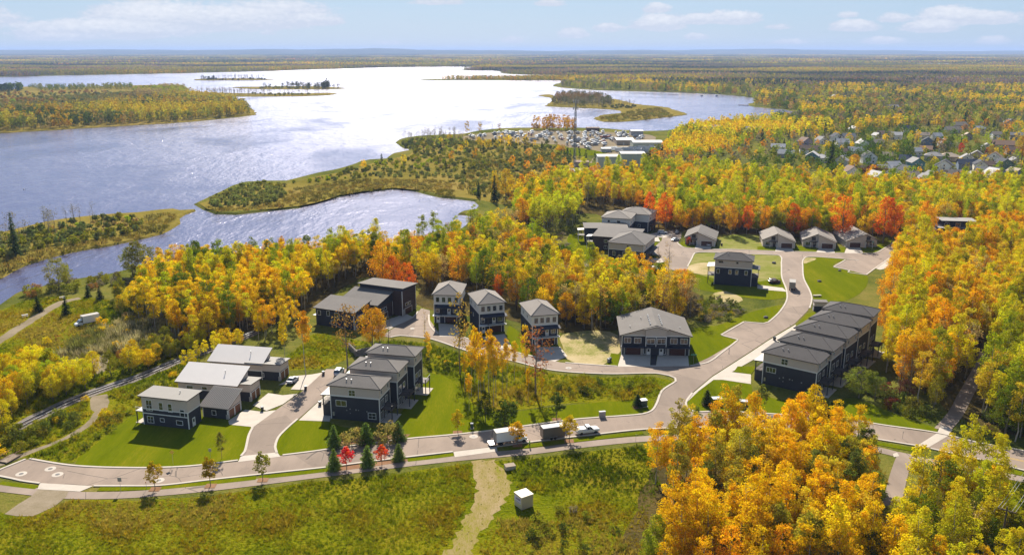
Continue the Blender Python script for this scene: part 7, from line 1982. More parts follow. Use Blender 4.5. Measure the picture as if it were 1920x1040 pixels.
# foreground grove
grove([(1222, 885), (1265, 856), (1400, 846), (1500, 846), (1545, 856), (1600, 868), (1634, 890), (1630, 930), (1648, 985), (1640, 1060), (1600, 1150), (1300, 1130), (1240, 1060), (1290, 1000), (1212, 940)], 3.5,
      [('aspen', OY, 5), ('poplar', GW, 5), ('aspen', GW, 4), ('aspen', (.72, .52, .035), 2), ('poplar', (.34, .28, .03), 1), ('aspen', (.14, .17, .03), 1)], (.70, 1.0), 'in the golden grove below the street', 'golden grove below the street', nscale=.05, dens=.86)
grove([(1195, 1090), (1240, 1010), (1300, 1010), (1440, 1060), (1600, 1100), (1620, 1250), (1220, 1250)], 4.6, [('aspen', OY, 3), ('aspen', GW, 3), ('maple', (.20, .22, .015), 2), ('poplar', (.30, .32, .015), 2), ('sparse', 'orange', 2)], (.5, .75), 'low in the golden grove', 'low trees of the golden grove', nscale=.05)
grove([(1500, 860), (1600, 870), (1632, 890), (1640, 960), (1640, 1060), (1600, 1150), (1450, 1100), (1480, 1000), (1520, 920)], 4.0, [('poplar', (.15, .17, .03), 3), ('maple', (.10, .12, .025), 3), ('aspen', (.40, .33, .03), 2), ('maple', (.5, .3, .03), 1)], (.6, .9), 'in the greener half of that grove', 'greener half of the grove below the street', nscale=.05)
grove([(1662, 1040), (1700, 985), (1740, 940), (1790, 905), (1850, 915), (1880, 960), (1895, 1100), (1850, 1300), (1660, 1300)], 4.4, [('poplar', (.62, .50, .014), 5), ('aspen', GW, 4), ('poplar', (.50, .44, .014), 3), ('aspen', (.64, .51, .015), 4), ('maple', (.16, .19, .012), 1.5), ('bare', 'tan', .7)], (.62, .95), 'in the mixed grove by the lower path', 'mixed grove right of the lower path', nscale=.05)
grove([(1880, 990), (1960, 960), (2100, 1000), (2200, 1300), (1880, 1300)], 5.0, [('shrub', (.08, .11, .02), 3), ('maple', (.09, .11, .02), 2)], (.7, 1.1), 'in the thicket under the power lines', 'dark thicket under the power lines')
# right-hand wood
grove([(1662, 560), (1682, 486), (1694, 462), (1728, 462), (1760, 472), (1830, 462), (1920, 455), (2250, 470), (2250, 540), (1960, 600), (1850, 640), (1838, 668), (1824, 700), (1800, 735), (1770, 770), (1735, 770), (1700, 750), (1662, 735), (1658, 690), (1655, 640), (1668, 600)], 3.9,
      [('poplar', OY, 4), ('aspen', GW, 6), ('maple', (.74, .38, .012), 2.5), ('poplar', (.62, .52, .014), 3), ('aspen', (.70, .52, .035), 3), ('poplar', (.34, .32, .015), 1.2), ('sparse', 'tan', 1.5), ('bare', 'grey', 1)], (.72, 1.08), 'in the wood behind the dark roofed row', 'golden wood behind the dark roofed row', nscale=.04)
grove([(1852, 650), (1900, 610), (1960, 600), (2250, 540), (2250, 900), (1990, 850), (1930, 838), (1880, 820), (1838, 806), (1830, 780), (1852, 730)], 4.5, [('poplar', (.58, .50, .014), 5), ('poplar', (.36, .37, .014), 3), ('maple', (.14, .18, .012), 1), ('aspen', (.58, .42, .03), 3), ('maple', (.07, .10, .02), 1)], (.72, 1.05), 'in the wood right of the trail', 'yellow green wood right of the forest trail', nscale=.05)
grove([(1660, 735), (1700, 752), (1735, 772), (1760, 795), (1755, 802), (1690, 782), (1640, 770), (1600, 745), (1655, 700)], 3.6, [('shrub', (.20, .19, .03), 3), ('shrub', 'wine', 1), ('shrub', (.12, .14, .025), 3), ('shrub', 'russet', 1), ('bush', (.30, .27, .04), 2)], (.6, 1.1), 'in the shrub belt below the golden wood', 'shrub belt below the golden wood')
grove([(1840, 812), (1920, 828), (2100, 870), (2100, 840), (1940, 800), (1850, 780)], 3.6, [('shrub', (.22, .21, .03), 3), ('shrub', (.10, .12, .02), 3), ('shrub', 'tan', 1)], (.6, 1.0), 'in the scrub right of the forest trail', 'scrub right of the forest trail')
grove([(222, 748), (300, 716), (336, 700), (330, 716), (300, 732), (240, 756)], 3.6, [('shrub', 'gold', 2), ('shrub', 'olive', 3), ('bush', (.12, .14, .02), 3)], (.5, 1.0), 'right of the railway', 'shrubs right of the railway')
grove([(150, 640), (215, 590), (330, 600), (335, 640), (260, 690), (205, 700), (160, 700)], 6.5, [('shrub', 'olive', 3), ('shrub', 'gold', 3), ('shrub', 'russet', 1), ('bush', 'wine', 1)], (.5, 1.0), 'on the reedy slope', 'shrubs on the reedy slope', dens=.7)
grove([(262, 690), (330, 650), (350, 652), (420, 630), (400, 645), (330, 672), (280, 700)], 4.2, [('maple', 'gold', 4), ('maple', 'yellow', 2), ('shrub', 'gold', 2), ('maple', 'olive', 1)], (.35, .55), 'just above the railway', 'golden bushes above the railway')
grove([(-20, 690), (40, 660), (120, 620), (150, 640), (170, 690), (120, 720), (100, 690), (30, 690)], 5.5, [('shrub', 'gold', 3), ('shrub', 'olive', 3), ('bush', 'russet', 1), ('shrub', 'lime', 1)], (.5, 1.0), 'on the open slope below the gravel road', 'shrubs below the gravel road', dens=.75)
grove([(110, 690), (160, 690), (210, 700), (190, 760), (100, 800), (60, 830), (0, 850), (-30, 830), (60, 790), (110, 760)], 4.6, [('shrub', 'olive', 3), ('shrub', 'gold', 2), ('bush', (.16, .18, .015), 3), ('bush', 'russet', 1)], (.5, 1.0), 'in the brush beside the railway', 'brush beside the railway', dens=.8)
grove([(200, 775), (190, 800), (150, 825), (60, 862), (56, 850), (120, 812), (170, 785)], 4.0, [('bush', (.16, .18, .015), 3), ('bush', 'olive', 2), ('shrub', 'gold', .6)], (.5, 1.0), 'in the brush below the lower path', 'brush below the lower path', dens=.7)
grove([(200, 560), (260, 540), (300, 560), (330, 600), (260, 600), (215, 590), (180, 620), (190, 590)], 5.5, [('shrub', 'gold', 3), ('shrub', 'russet', 1), ('shrub', 'olive', 3), ('maple', 'gold', .8)], (.5, .8), 'on the upper slope', 'shrubs on the upper slope', dens=.7)
# wood behind the upper street, up to the village
grove([(985, 432), (1040, 408), (1095, 398), (1130, 388), (1215, 395), (1235, 428), (1290, 432), (1350, 430), (1430, 440), (1560, 448), (1692, 447), (1740, 440), (1830, 438), (1920, 440), (2200, 455), (2200, 372), (1920, 362), (1640, 366), (1500, 358), (1420, 348), (1330, 338), (1240, 330), (1180, 338), (1120, 345), (1060, 348), (1000, 372), (965, 398)], 5.6,
      [('poplar', 'lemon', 3), ('aspen', 'yellow', 4), ('poplar', 'lime', 4), ('maple', 'gold', 3), ('maple', 'lime', 2), ('maple', 'orange', 1.3), ('aspen', GW, 3), ('sparse', 'tan', 2.2), ('slim', 'yellow', 2), ('bare', 'grey', 1.8), ('maple', 'green', .8)], (.8, 1.15), 'between the upper street and village', 'wood between the upper street and the village', nscale=.025)
grove([(1260, 436), (1350, 440), (1432, 444), (1560, 450), (1692, 450), (1692, 440), (1560, 436), (1430, 428), (1350, 420), (1240, 415)], 6.0, [('maple', 'orange', 2), ('maple', 'russet', 1), ('sparse', 'orange', 1.5), ('aspen', 'gold', 3), ('maple', 'lime', 2), ('maple', 'olive', 1.5), ('maple', 'flame', .4)], (.7, 1.0), 'at the wood edge behind the bungalows', 'orange wood edge behind the bungalows')
# wood along the pond
grove([(258, 592), (285, 540), (330, 520), (430, 520), (520, 508), (600, 500), (690, 486), (720, 486), (726, 530), (692, 514), (600, 545), (572, 588), (500, 606), (420, 640), (330, 640), (262, 610)], 3.9,
      [('poplar', 'yellow', 4), ('poplar', 'lime', 3), ('aspen', 'gold', 4), ('slim', 'gold', 3), ('aspen', 'lemon', 2.5), ('poplar', (.17, .22, .015), 1.5), ('aspen', GW, 3), ('slim', OY, 1.5)], (.72, 1.05), 'in the wood by the pond', 'yellow aspen wood by the pond', nscale=.035)
grove([(722, 486), (800, 474), (880, 455), (955, 430), (990, 455), (990, 470), (1060, 505), (1130, 530), (1185, 530), (1285, 555), (1300, 592), (1240, 608), (1160, 622), (1062, 622), (1035, 600), (960, 590), (945, 560), (880, 560), (870, 540), (795, 540), (780, 530), (735, 520)], 5.0,
      [('maple', 'gold', 3), ('maple', 'orange', 2.2), ('aspen', 'yellow', 3), ('maple', 'olive', 2), ('sparse', 'tan', 2.5), ('slim', 'yellow', 2), ('maple', OY, 2), ('sparse', 'gold', 2), ('poplar', 'lime', 2), ('maple', 'green', 1), ('sparse', 'russet', 1.5), ('bare', 'grey', 2.5)], (.72, 1.05), 'in the wood above the side street', 'orange and yellow wood above the side street', nscale=.03)
grove([(1040, 575), (1180, 575), (1290, 575), (1300, 600), (1160, 625), (1060, 622)], 4.2, [('sparse', (.52, .40, .03), 4), ('slim', (.60, .45, .02), 4), ('sparse', 'tan', 2), ('bare', 'grey', 2), ('poplar', 'olive', 1)], (.8, 1.05), 'in the stand behind the duplex', 'thin stand behind the duplex')
grove([(990, 420), (1060, 402), (1092, 405), (1075, 432), (1020, 440), (995, 440)], 4.2, [('sparse', 'lemon', 3), ('slim', 'lemon', 3), ('sparse', 'olive', 2), ('slim', 'yellow', 2)], (.9, 1.15), 'in the stand left of the cul-de-sac', 'bare stemmed stand by the cul-de-sac')
# hillside at the left
grove([(-40, 740), (30, 700), (90, 690), (112, 720), (110, 770), (70, 800), (20, 812), (-60, 840)], 4.2, [('maple', 'gold', 5), ('maple', 'yellow', 3), ('maple', 'lime', 1.5), ('maple', 'olive', 1)], (.5, .75), 'in the thicket above the footbridge', 'yellow thicket above the footbridge', nscale=.06)
grove([(-40, 815), (40, 800), (130, 780), (170, 790), (150, 806), (100, 826), (40, 845), (-40, 870)], 3.4, [('shrub', 'gold', 2), ('shrub', (.12, .14, .025), 3), ('shrub', 'olive', 2)], (.6, 1.1), 'in the scrub along the lower left path', 'scrub along the lower left path')
grove([(118, 735), (150, 712), (190, 700), (186, 735), (160, 742), (130, 752)], 3.8, [('maple', 'gold', 4), ('maple', 'yellow', 2), ('maple', 'olive', 1)], (.45, .7), 'in the clump just left of the railway', 'clump left of the railway')
grove([(205, 700), (300, 655), (330, 650), (340, 668), (300, 688), (240, 712), (210, 716)], 3.8, [('maple', 'olive', 3), ('maple', 'gold', 2), ('shrub', 'wine', 1), ('maple', 'russet', 1)], (.38, .6), 'in the olive thicket above the railway', 'olive thicket above the railway')
grove([(330, 690), (380, 672), (420, 655), (470, 640), (480, 648), (420, 668), (352, 704)], 4.2, [('maple', 'gold', 3), ('aspen', 'yellow', 2), ('shrub', 'gold', 2)], (.40, .62), 'between railway and modern houses', 'trees between the railway and the modern houses')
grove([(330, 640), (400, 610), (470, 590), (560, 600), (575, 625), (500, 640), (420, 650), (350, 660)], 4.8, [('aspen', 'gold', 4), ('aspen', OY, 3), ('maple', 'gold', 2), ('aspen', 'yellow', 2)], (.6, .9), 'on the slope left of the triplex', 'golden slope wood left of the brown triplex')
grove([(215, 560), (250, 545), (285, 548), (290, 570), (255, 590), (225, 590)], 4.0, [('maple', 'gold', 2), ('maple', 'olive', 2), ('shrub', 'gold', 2)], (.4, .6), 'in the clump at the upper left slope', 'clump on the upper left slope')
grove([(40, 551), (130, 529), (200, 520), (280, 505), (300, 515), (240, 535), (150, 545), (60, 560)], 4.6, [('shrub', 'grey', 3), ('shrub', 'russet', 2), ('shrub', 'olive', 2), ('maple', 'olive', .6)], (.6, 1.2), 'in the shore scrub at the upper left slope', 'shore scrub on the upper left slope')
grove([(150, 870), (210, 806), (258, 778), (262, 770), (200, 790), (150, 830), (130, 862)], 4.0, [('bush', (.12, .14, .02), 2), ('bush', (.2, .2, .03), 2)], (.6, 1.1), 'along the ribbed roof house lawn', 'bushes along the lawn edge')
grove([(620, 660), (680, 640), (740, 645), (810, 660), (870, 690), (930, 705), (960, 715), (940, 750), (870, 735), (810, 690), (700, 645)], 4.4, [('bush', 'gold', 2), ('bush', 'wine', 1.5), ('bush', 'russet', 1.5), ('shrub', (.14, .16, .015), 1.2), ('slim', GW, 1.2), ('bare', 'grey', .5)], (.35, .8), 'in the wild strip behind the townhouses', 'wild strip behind the townhouses')
grove([(1040, 722), (1140, 716), (1210, 714), (1225, 722), (1180, 735), (1080, 742), (1040, 740)], 3.4, [('bush', (.10, .12, .02), 4), ('bush', 'olive', 2)], (.6, 1.2), 'in the ditch below the side street', 'ditch bushes below the side street')
grove([(865, 750), (960, 760), (960, 790), (900, 790), (860, 775)], 3.4, [('shrub', (.075, .10, .02), 4), ('shrub', 'olive', 1)], (.6, 1.0), 'at the foot of the lawn copse', 'dark shrubs at the lawn copse')
grove([(1305, 560), (1345, 556), (1392, 570), (1400, 585), (1345, 606), (1308, 606)], 3.2, [('bush', 'olive', 3), ('bush', (.10, .12, .02), 3), ('bush', 'grey', 2)], (.8, 1.5), 'on the rough slope right of the duplex', 'rough slope bushes')
grove([(1010, 450), (1060, 432), (1082, 428), (1066, 446), (1072, 470), (1080, 482), (1030, 470)], 3.6, [('bush', 'grey', 3), ('bush', 'olive', 3), ('bush', (.10, .11, .03), 2)], (.9, 1.6), 'on the brown slope inside the gravel path', 'brown slope bushes')
grove([(1010, 930), (1060, 940), (1120, 985), (1180, 1000), (1170, 1060), (1080, 1060), (985, 1060), (970, 1000)], 3.0, [('bush', (.09, .11, .02), 4), ('bush', 'olive', 2), ('bush', 'grey', 1)], (.5, 1.2), 'in the rough meadow right of the dirt track', 'rough meadow bushes', dens=.55)
grove([(930, 870), (990, 866), (1060, 880), (1020, 900), (950, 895)], 2.6, [('bush', (.10, .12, .02), 3), ('bush', 'olive', 2)], (.4, .8), 'in the meadow behind the cream storage box', 'meadow bushes behind the storage box', dens=.6)

# ------------------------------------------------------------------ the ones that show largest become trees of their own, the rest one mass
CNAME = [('golden', 'gold'), ('yellow', 'yellow'), ('lemon yellow', 'lemon'), ('yellow green', 'lime'), ('green', 'green'), ('olive', 'olive'), ('orange', 'orange'), ('flame red', 'flame'), ('red', 'red'), ('russet', 'russet'), ('tan', 'tan'), ('dark green', 'pine'), ('grey', 'grey'), ('sage', 'sage'), ('wine red', 'wine')]
def cname(c):
    if isinstance(c, str): return dict((b, a) for a, b in CNAME)[c]
    v = np.array(c)
    return min(CNAME, key=lambda q: np.sum((np.array(PAL[q[1]]) - v) ** 2))[0]
KN = {'aspen': 'slender aspen', 'maple': 'broad crowned tree', 'poplar': 'tall poplar', 'sparse': 'thin leaved tree', 'bare': 'nearly bare tree', 'shrub': 'shrub', 'bush': 'low bush'}
arr = np.array([(t[0], t[1], 0.0) for t in TREES])
hh = np.array([PROTO[t[2]][0][2] * t[3] for t in TREES])
top_px = proj(arr + np.stack([0 * hh, 0 * hh, hh * .75], 1)); base_px = proj(arr)
size = base_px[:, 1] - proj(arr + np.stack([0 * hh, 0 * hh, hh], 1))[:, 1]
vis = (top_px[:, 0] > 0) & (top_px[:, 0] < 1920) & (top_px[:, 1] < 1040)
woody = np.array([t[2] not in ('shrub', 'bush') for t in TREES])
def pick(mask, n):
    i = np.where(mask)[0]
    return set(i[np.argsort(-size[i])][:n].tolist())
single = pick(vis & woody, 290) | pick(vis & ~woody, 190)
KN = {'aspen': 'slender aspen', 'slim': 'slim aspen', 'maple': 'broad tree', 'poplar': 'poplar', 'sparse': 'thin leaved tree', 'bare': 'nearly bare tree', 'shrub': 'shrub', 'bush': 'low bush'}
byg, todo = {}, []
for i in single: byg.setdefault(TREES[i][6], []).append(i)
for g, q in byg.items():                      # say where in its grove each one stands and how tall it is among its neighbours
    X, Y, S = base_px[q, 0], base_px[q, 1], hh[q]
    rank = lambda a, n: np.minimum(n - 1, (np.argsort(np.argsort(a)) * n // max(1, len(a)))).astype(int)
    cx_, cy_, cs_ = (rank(X, 5), rank(Y, 5), rank(S, 3)) if len(q) > 8 else (rank(X, len(q)), rank(Y, 1), rank(S, 1) + 1)
    for j, i in enumerate(q):
        x, y, kind, s, c, region, group = TREES[i]
        side = ['leftmost', 'left', 'middle', 'right', 'rightmost'][cx_[j]] if len(q) > 8 else ('%s from left' % ['first', 'second', 'third', 'fourth', 'fifth', 'sixth', 'seventh', 'eighth'][cx_[j]])
        row = ', ' + ['hindmost', 'back', 'central', 'front', 'foremost'][cy_[j]] + ' row' if len(q) > 8 else ''
        todo.append(('%s%s %s %s, %s%s' % (['short ', '', 'tall '][cs_[j]], cname(c), KN[kind], region, side, row), i))
same = {}
for lb, i in todo: same.setdefault(lb, []).append(i)
for lb, q in same.items():
    q.sort(key=lambda i: -base_px[i, 1])
    for k, i in enumerate(q):
        x, y, kind, s, c, region, group = TREES[i]
        lb = lb if len(lb.split()) < 16 else lb.replace('yellow green', 'lime').replace('lemon yellow', 'lemon').replace(' row', '')
        put_tree(kind, x, y, s, c, lb + ('' if len(q) == 1 else [' nearest', ' second', ' third', ' fourth', ' fifth', ' sixth', ' seventh'][min(k, 6)]), 'tree' if woody[i] else 'shrub', group, i)
def mass(name, sel):
    sel = [i for i in sel if i not in single]
    if not sel: return
    rs = np.random.RandomState(len(sel))
    tint = np.array([PAL[TREES[i][4]] if isinstance(TREES[i][4], str) else TREES[i][4] for i in sel]) * rs.uniform(.82, 1.15, (len(sel), 1)) * rs.uniform(.94, 1.06, (len(sel), 3))
    scatter(name, arr[sel], [TREES[i][2] for i in sel], [TREES[i][3] for i in sel], np.clip(tint, 0, .9), len(sel))
mass('forest', [i for i in range(len(TREES)) if woody[i]])
mass('undergrowth', [i for i in range(len(TREES)) if not woody[i]])

# ------------------------------------------------------------------ middle distance
MID = []
def midgrove(poly, spacing, mix, srange, dens=1.0, nscale=.006, z=0.0, water_ok=False):
    p, px = fill(poly, spacing, .48, z)
    k = free(p)
    if not water_ok: k &= ~is_water(px)
    if dens < 1: k &= RS.rand(len(p)) < dens
    p = p[k]
    w = np.cumsum(np.array([m[2] for m in mix], float)); w /= w[-1]
    ph = RS.uniform(0, 6.28, 8)
    for q in p:
        f = .5 + .25 * (math.sin(q[0] * nscale * 3.1 + ph[0] + 1.3 * math.sin(q[1] * nscale * 2.6 + ph[1])) + math.sin(q[1] * nscale * 4.1 + ph[2] + 1.1 * math.sin(q[0] * nscale * 2.9 + ph[3])))
        u = min(.999, max(0, (f - .5) * 1.25 + .5 + (RS.rand() - .5) * .55))
        kind, col, _ = mix[min(len(mix) - 1, int(np.searchsorted(w, u)))]
        MID.append((q[0], q[1], q[2], kind, RS.uniform(*srange), col))
AUT = [('mid_tall', 'gold', 1.0), ('mid_round', 'lime', 3), ('mid_round', 'olive', 4), ('mid_round', 'tan', 1.2), ('mid_round', (.50, .27, .05), 1.2), ('mid_round', 'green', 2.6), ('mid_spruce', 'pine', .9), ('mid_round', 'grey', 2), ('mid_round', (.44, .40, .05), 2.5), ('mid_round', 'russet', .8), ('mid_round', (.16, .19, .03), 3), ('mid_bare', 'grey', 1)]
VIL = [('mid_round', 'green', 2.5), ('mid_round', 'olive', 2.5), ('mid_round', 'gold', 1.2), ('mid_bare', 'grey', 2), ('mid_round', 'grey', 1.2), ('mid_round', 'lime', 1.5), ('mid_spruce', 'pine', 1.0), ('mid_round', 'orange', .8), ('mid_round', 'russet', .8), ('mid_shrub', 'olive', 1.5)]
midgrove([(1330, 335), (1420, 345), (1640, 362), (1920, 358), (2300, 380), (2300, 245), (1920, 232), (1700, 235), (1560, 252), (1440, 262), (1360, 280), (1290, 300)], 10.5, VIL, (.45, .9), .8)
midgrove([(1225, 330), (1330, 338), (1300, 300), (1360, 280), (1440, 262), (1560, 252), (1560, 235), (1500, 218), (1440, 228), (1300, 238), (1255, 262), (1245, 285), (1215, 300), (1215, 318)], 9.0, [('mid_round', 'gold', 4), ('mid_tall', 'yellow', 3), ('mid_round', 'lime', 2), ('mid_round', 'olive', 2), ('mid_round', 'orange', 1.5), ('mid_spruce', 'pine', .5), ('mid_bare', 'grey', 1)], (.7, 1.0))
midgrove([(1440, 226), (1500, 220), (1505, 214), (1478, 205), (1445, 202), (1500, 196), (1700, 190), (1920, 186), (2400, 190), (2400, 250), (1920, 235), (1700, 238), (1560, 252), (1500, 240)], 9.5, AUT, (.8, 1.15))
midgrove([(1052, 163), (1120, 168), (1215, 171), (1350, 176), (1412, 182.5), (1420, 190), (1408, 196), (1445, 202), (1500, 197), (1700, 191), (1920, 187), (2400, 191), (2400, 168), (1920, 166), (1500, 163), (1300, 156), (1100, 146), (1065, 144), (1055, 152)], 13, AUT, (.95, 1.35), .9)
# marsh between lake and pond, peninsulas, islands
SAGE = [('mid_shrub', 'sage', 4), ('mid_shrub', 'olive', 3), ('mid_shrub', (.13, .155, .05), 3), ('mid_shrub', 'tan', 1), ('mid_shrub', 'lime', .8)]
midgrove([(752, 272), (772, 284), (800, 276), (880, 272), (960, 268), (960, 262), (880, 262), (865, 255), (800, 257), (755, 263)], 5.5, SAGE + [('mid_bare', 'grey', .6)], (.5, 1.0), .8)
midgrove([(540, 345), (600, 331), (650, 321), (700, 307), (742, 298), (775, 290), (800, 264), (880, 265), (960, 270), (1040, 275), (1076, 300), (1070, 325), (1000, 362), (960, 378), (905, 374), (880, 360), (850, 335), (790, 335), (700, 332), (620, 340)], 5.2, SAGE, (.3, .9), .55, .012)
midgrove([(600, 330), (650, 319), (700, 304), (745, 294), (778, 286), (800, 262), (880, 264), (1040, 272), (1070, 320), (960, 370), (880, 340), (760, 318)], 26, [('mid_round', 'gold', 2), ('mid_spruce', 'pine', 2), ('mid_round', 'olive', 2), ('mid_bare', 'grey', 2), ('mid_round', 'orange', 1)], (.5, .8))
midgrove([(396, 384), (412, 392), (450, 388), (510, 385), (536, 368), (540, 350), (500, 344), (462, 346), (430, 360), (400, 373)], 4.4, SAGE + [('mid_bare', 'grey', .5)], (.45, 1.0), .85)
midgrove([(-100, 560), (-40, 520), (30, 480), (90, 468), (170, 455), (240, 440), (272, 424), (262, 406), (210, 408), (120, 418), (60, 430), (0, 446), (-100, 465)], 4.4, SAGE + [('mid_bare', 'grey', 1)], (.45, 1.0), .85)
midgrove([(0, 478), (90, 462), (120, 440), (100, 425), (0, 450), (-60, 480)], 9, [('mid_bare', 'grey', 3), ('mid_round', 'olive', 2), ('mid_tall', 'olive', 1)], (.7, 1.1))
BIGI = [('mid_tall', (.54, .40, .03), 3), ('mid_round', (.24, .26, .035), 2.5), ('mid_tall', (.50, .40, .05), 2), ('mid_round', (.17, .18, .04), 2.5), ('mid_round', 'tan', 1.0), ('mid_tall', (.48, .30, .03), 1.5), ('mid_round', (.10, .13, .03), 1.2)]
midgrove([(-300, 256), (-120, 251), (0, 246), (120, 239.5), (207, 234), (335, 227), (425, 219.5), (468, 214), (462, 204), (440, 197), (400, 194), (340, 197), (280, 203), (160, 209), (60, 214), (-60, 222), (-300, 232)], 9.5, BIGI, (.95, 1.3), 1, .006)
midgrove([(265, 190), (330, 180), (400, 184), (450, 195), (400, 197), (330, 200), (250, 204), (180, 204)], 11, BIGI, (.8, 1.1))
midgrove([(250, 172), (320, 165), (345, 168), (358, 176), (300, 178), (255, 180)], 12, [('mid_round', 'olive', 3), ('mid_round', 'lime', 2), ('mid_round', 'tan', 2)], (.9, 1.2))
midgrove([(-200, 174), (-60, 171), (20, 169), (42, 167), (40, 171), (0, 175), (-200, 181)], 13, [('mid_round', 'green', 3), ('mid_round', 'pine', 2)], (1.2, 1.6))
midgrove([(50, 166), (80, 167), (180, 165), (250, 163), (250, 168), (180, 169), (80, 171)], 16, [('mid_round', 'olive', 3), ('mid_round', 'green', 2), ('mid_round', 'sage', 2)], (.8, 1.2))
midgrove([(-200, 215), (0, 205), (120, 196), (200, 185), (260, 178), (200, 172), (80, 172), (-200, 184)], 22, SAGE + [('mid_shrub', 'russet', 3)], (.8, 1.6), .8)
midgrove([(362, 172), (400, 174), (480, 176), (560, 177), (618, 176.5), (620, 178), (560, 180), (480, 180), (400, 179)], 11, [('mid_bare', (.20, .14, .10), 4), ('mid_bare', 'grey', 3), ('mid_shrub', 'olive', 2)], (.8, 1.2))
midgrove([(480, 166), (560, 167), (638, 166.5), (638, 165.5), (580, 163.5), (500, 164)], 13, [('mid_bare', (.16, .12, .09), 3), ('mid_round', (.07, .075, .03), 2), ('mid_shrub', 'olive', 1)], (.9, 1.4))
midgrove([(604, 166.8), (618, 166.6), (618, 164.5), (606, 164.5)], 9, [('mid_round', (.06, .07, .03), 2), ('mid_tall', (.07, .08, .03), 2), ('mid_bare', 'grey', 1)], (.9, 1.7))
midgrove([(370, 150.6), (430, 150.8), (470, 150.8), (508, 149.6), (480, 148.2), (420, 147.8)], 15, [('mid_bare', (.12, .10, .09), 2), ('mid_shrub', (.05, .06, .035), 3), ('mid_round', (.05, .055, .03), 2)], (.9, 1.5))
midgrove([(1030, 197), (1085, 201), (1140, 203), (1150, 196), (1130, 186), (1085, 180), (1046, 183), (1040, 190)], 9.0, [('mid_bare', (.30, .17, .09), 2.5), ('mid_round', (.22, .145, .06), 3), ('mid_shrub', 'olive', 2), ('mid_round', (.10, .11, .035), 2), ('mid_bare', 'grey', 2)], (.85, 1.25))
midgrove([(1140, 204), (1196, 204.5), (1192, 199), (1160, 197)], 10, [('mid_bare', (.2, .15, .1), 3), ('mid_shrub', (.10, .12, .035), 3)], (.8, 1.1))
# boatyard shore trees
midgrove([(995, 246), (1078, 247), (1078, 241.5), (1000, 241.5)], 7, [('mid_tall', (.60, .33, .04), 4), ('mid_tall', 'tan', 1)], (.8, 1.2))
midgrove([(862, 255), (900, 250), (960, 246), (960, 242), (900, 247), (862, 253)], 12, [('mid_tall', (.5, .3, .05), 2), ('mid_bare', 'grey', 2), ('mid_tall', 'tan', 1)], (.6, 1.1), .8)
midgrove([(890, 268), (970, 268), (1050, 280), (1070, 292), (1060, 296), (990, 285), (900, 275)], 16, [('mid_round', 'gold', 3), ('mid_round', (.10, .12, .03), 3), ('mid_round', (.55, .27, .05), 2)], (.5, .95), .8)
midgrove([(880, 262), (1080, 255), (1200, 255), (1225, 262), (1150, 280), (1050, 278)], 22, [('mid_round', 'gold', 3), ('mid_round', 'olive', 3), ('mid_spruce', 'pine', 1)], (.35, .65), .8)
midgrove([(1055, 292), (1120, 300), (1120, 303), (1055, 297)], 7, [('mid_spruce', (.07, .11, .03), 3), ('mid_tall', 'olive', 1)], (.5, .7))
midgrove([(940, 360), (1010, 340), (1060, 318), (1060, 334), (1010, 362), (960, 385)], 8.5, [('mid_round', 'gold', 4), ('mid_round', 'orange', 2), ('mid_round', 'olive', 1.5), ('mid_shrub', 'sage', 2)], (.55, .9), .8)
rs = np.random.RandomState(77)
tint = np.array([PAL[q[5]] if isinstance(q[5], str) else q[5] for q in MID]) * rs.uniform(.8, 1.18, (len(MID), 1)) * rs.uniform(.94, 1.06, (len(MID), 3))
scatter('distant_forest', [(q[0], q[1], q[2]) for q in MID], [q[3] for q in MID], [q[4] for q in MID], np.clip(tint, 0, .9), 5)

# ------------------------------------------------------------------ woodland out to the horizon
def vnoise(x, y, s, ph):
    return .5 + .25 * (np.sin(x / s * 1.9 + ph + 1.2 * np.sin(y / s * 1.3 + ph * 2)) + np.sin(y / s * 2.3 + ph * 3 + 1.2 * np.sin(x / s * 1.1 + ph)))
def tiles(y0, y1, step, kind, name, s, seed, zs=1.0):
    rs = np.random.RandomState(seed)
    out = []
    y = y0
    while y < y1:
        hw = y * .66 + 400
        xs = np.arange(-hw, hw, step)
        out.append(np.stack([xs + rs.uniform(-.3, .3, len(xs)) * step, np.full(len(xs), y) + rs.uniform(-.3, .3, len(xs)) * step, np.zeros(len(xs))], 1))
        y += step
    p = np.concatenate(out)
    ok = np.ones(len(p), bool)
    r = step * .42
    for dx, dy in ((0, 0), (r, 0), (-r, 0), (0, -r), (0, r)): ok &= ~inpoly(proj(p + np.array((dx, dy, 0))), LAKE)
    px = proj(p)
    ok &= ~((p[:, 1] < 2600) & (px[:, 1] > 156 + np.clip((px[:, 0] - 1100) * .03, -6, 10)))
    p = p[ok]
    n = vnoise(p[:, 0], p[:, 1], 700, 1.0); n2 = vnoise(p[:, 0], p[:, 1], 260, 4.0); n3 = vnoise(p[:, 0], p[:, 1] * 2.2, 1500, 2.2)
    v = .58 + .40 * n2
    t = np.stack([v * (.90 + .45 * n), v * (.86 + .32 * n), v * (1.5 - .2 * n)], 1)
    dk = (n3 < .38)[:, None]
    t = np.where(dk, t * np.array((.7, .78, .85)), t)
    sc = np.stack([np.full(len(p), s), np.full(len(p), s), zs * (.8 + .5 * n2)], 1)
    w = vnoise(p[:, 0] * .6, p[:, 1] * 1.5, 520, 3.3) + .22 * (rs.rand(len(p)) - .5)
    kk = [kind + ('_dark' if a_ < .24 else '_dull' if a_ < .42 else '_olive' if a_ < .66 else '_gold') for a_ in w]
    scatter(name, p, kk, sc, np.clip(t, 0, 2), seed)
tiles(1650, 5200, 58, 'tile_near', 'far_woodland', 1.0, 21)
tiles(5200, 17500, 215, 'tile_far', 'horizon_woodland', 1.0, 22, 1.1)

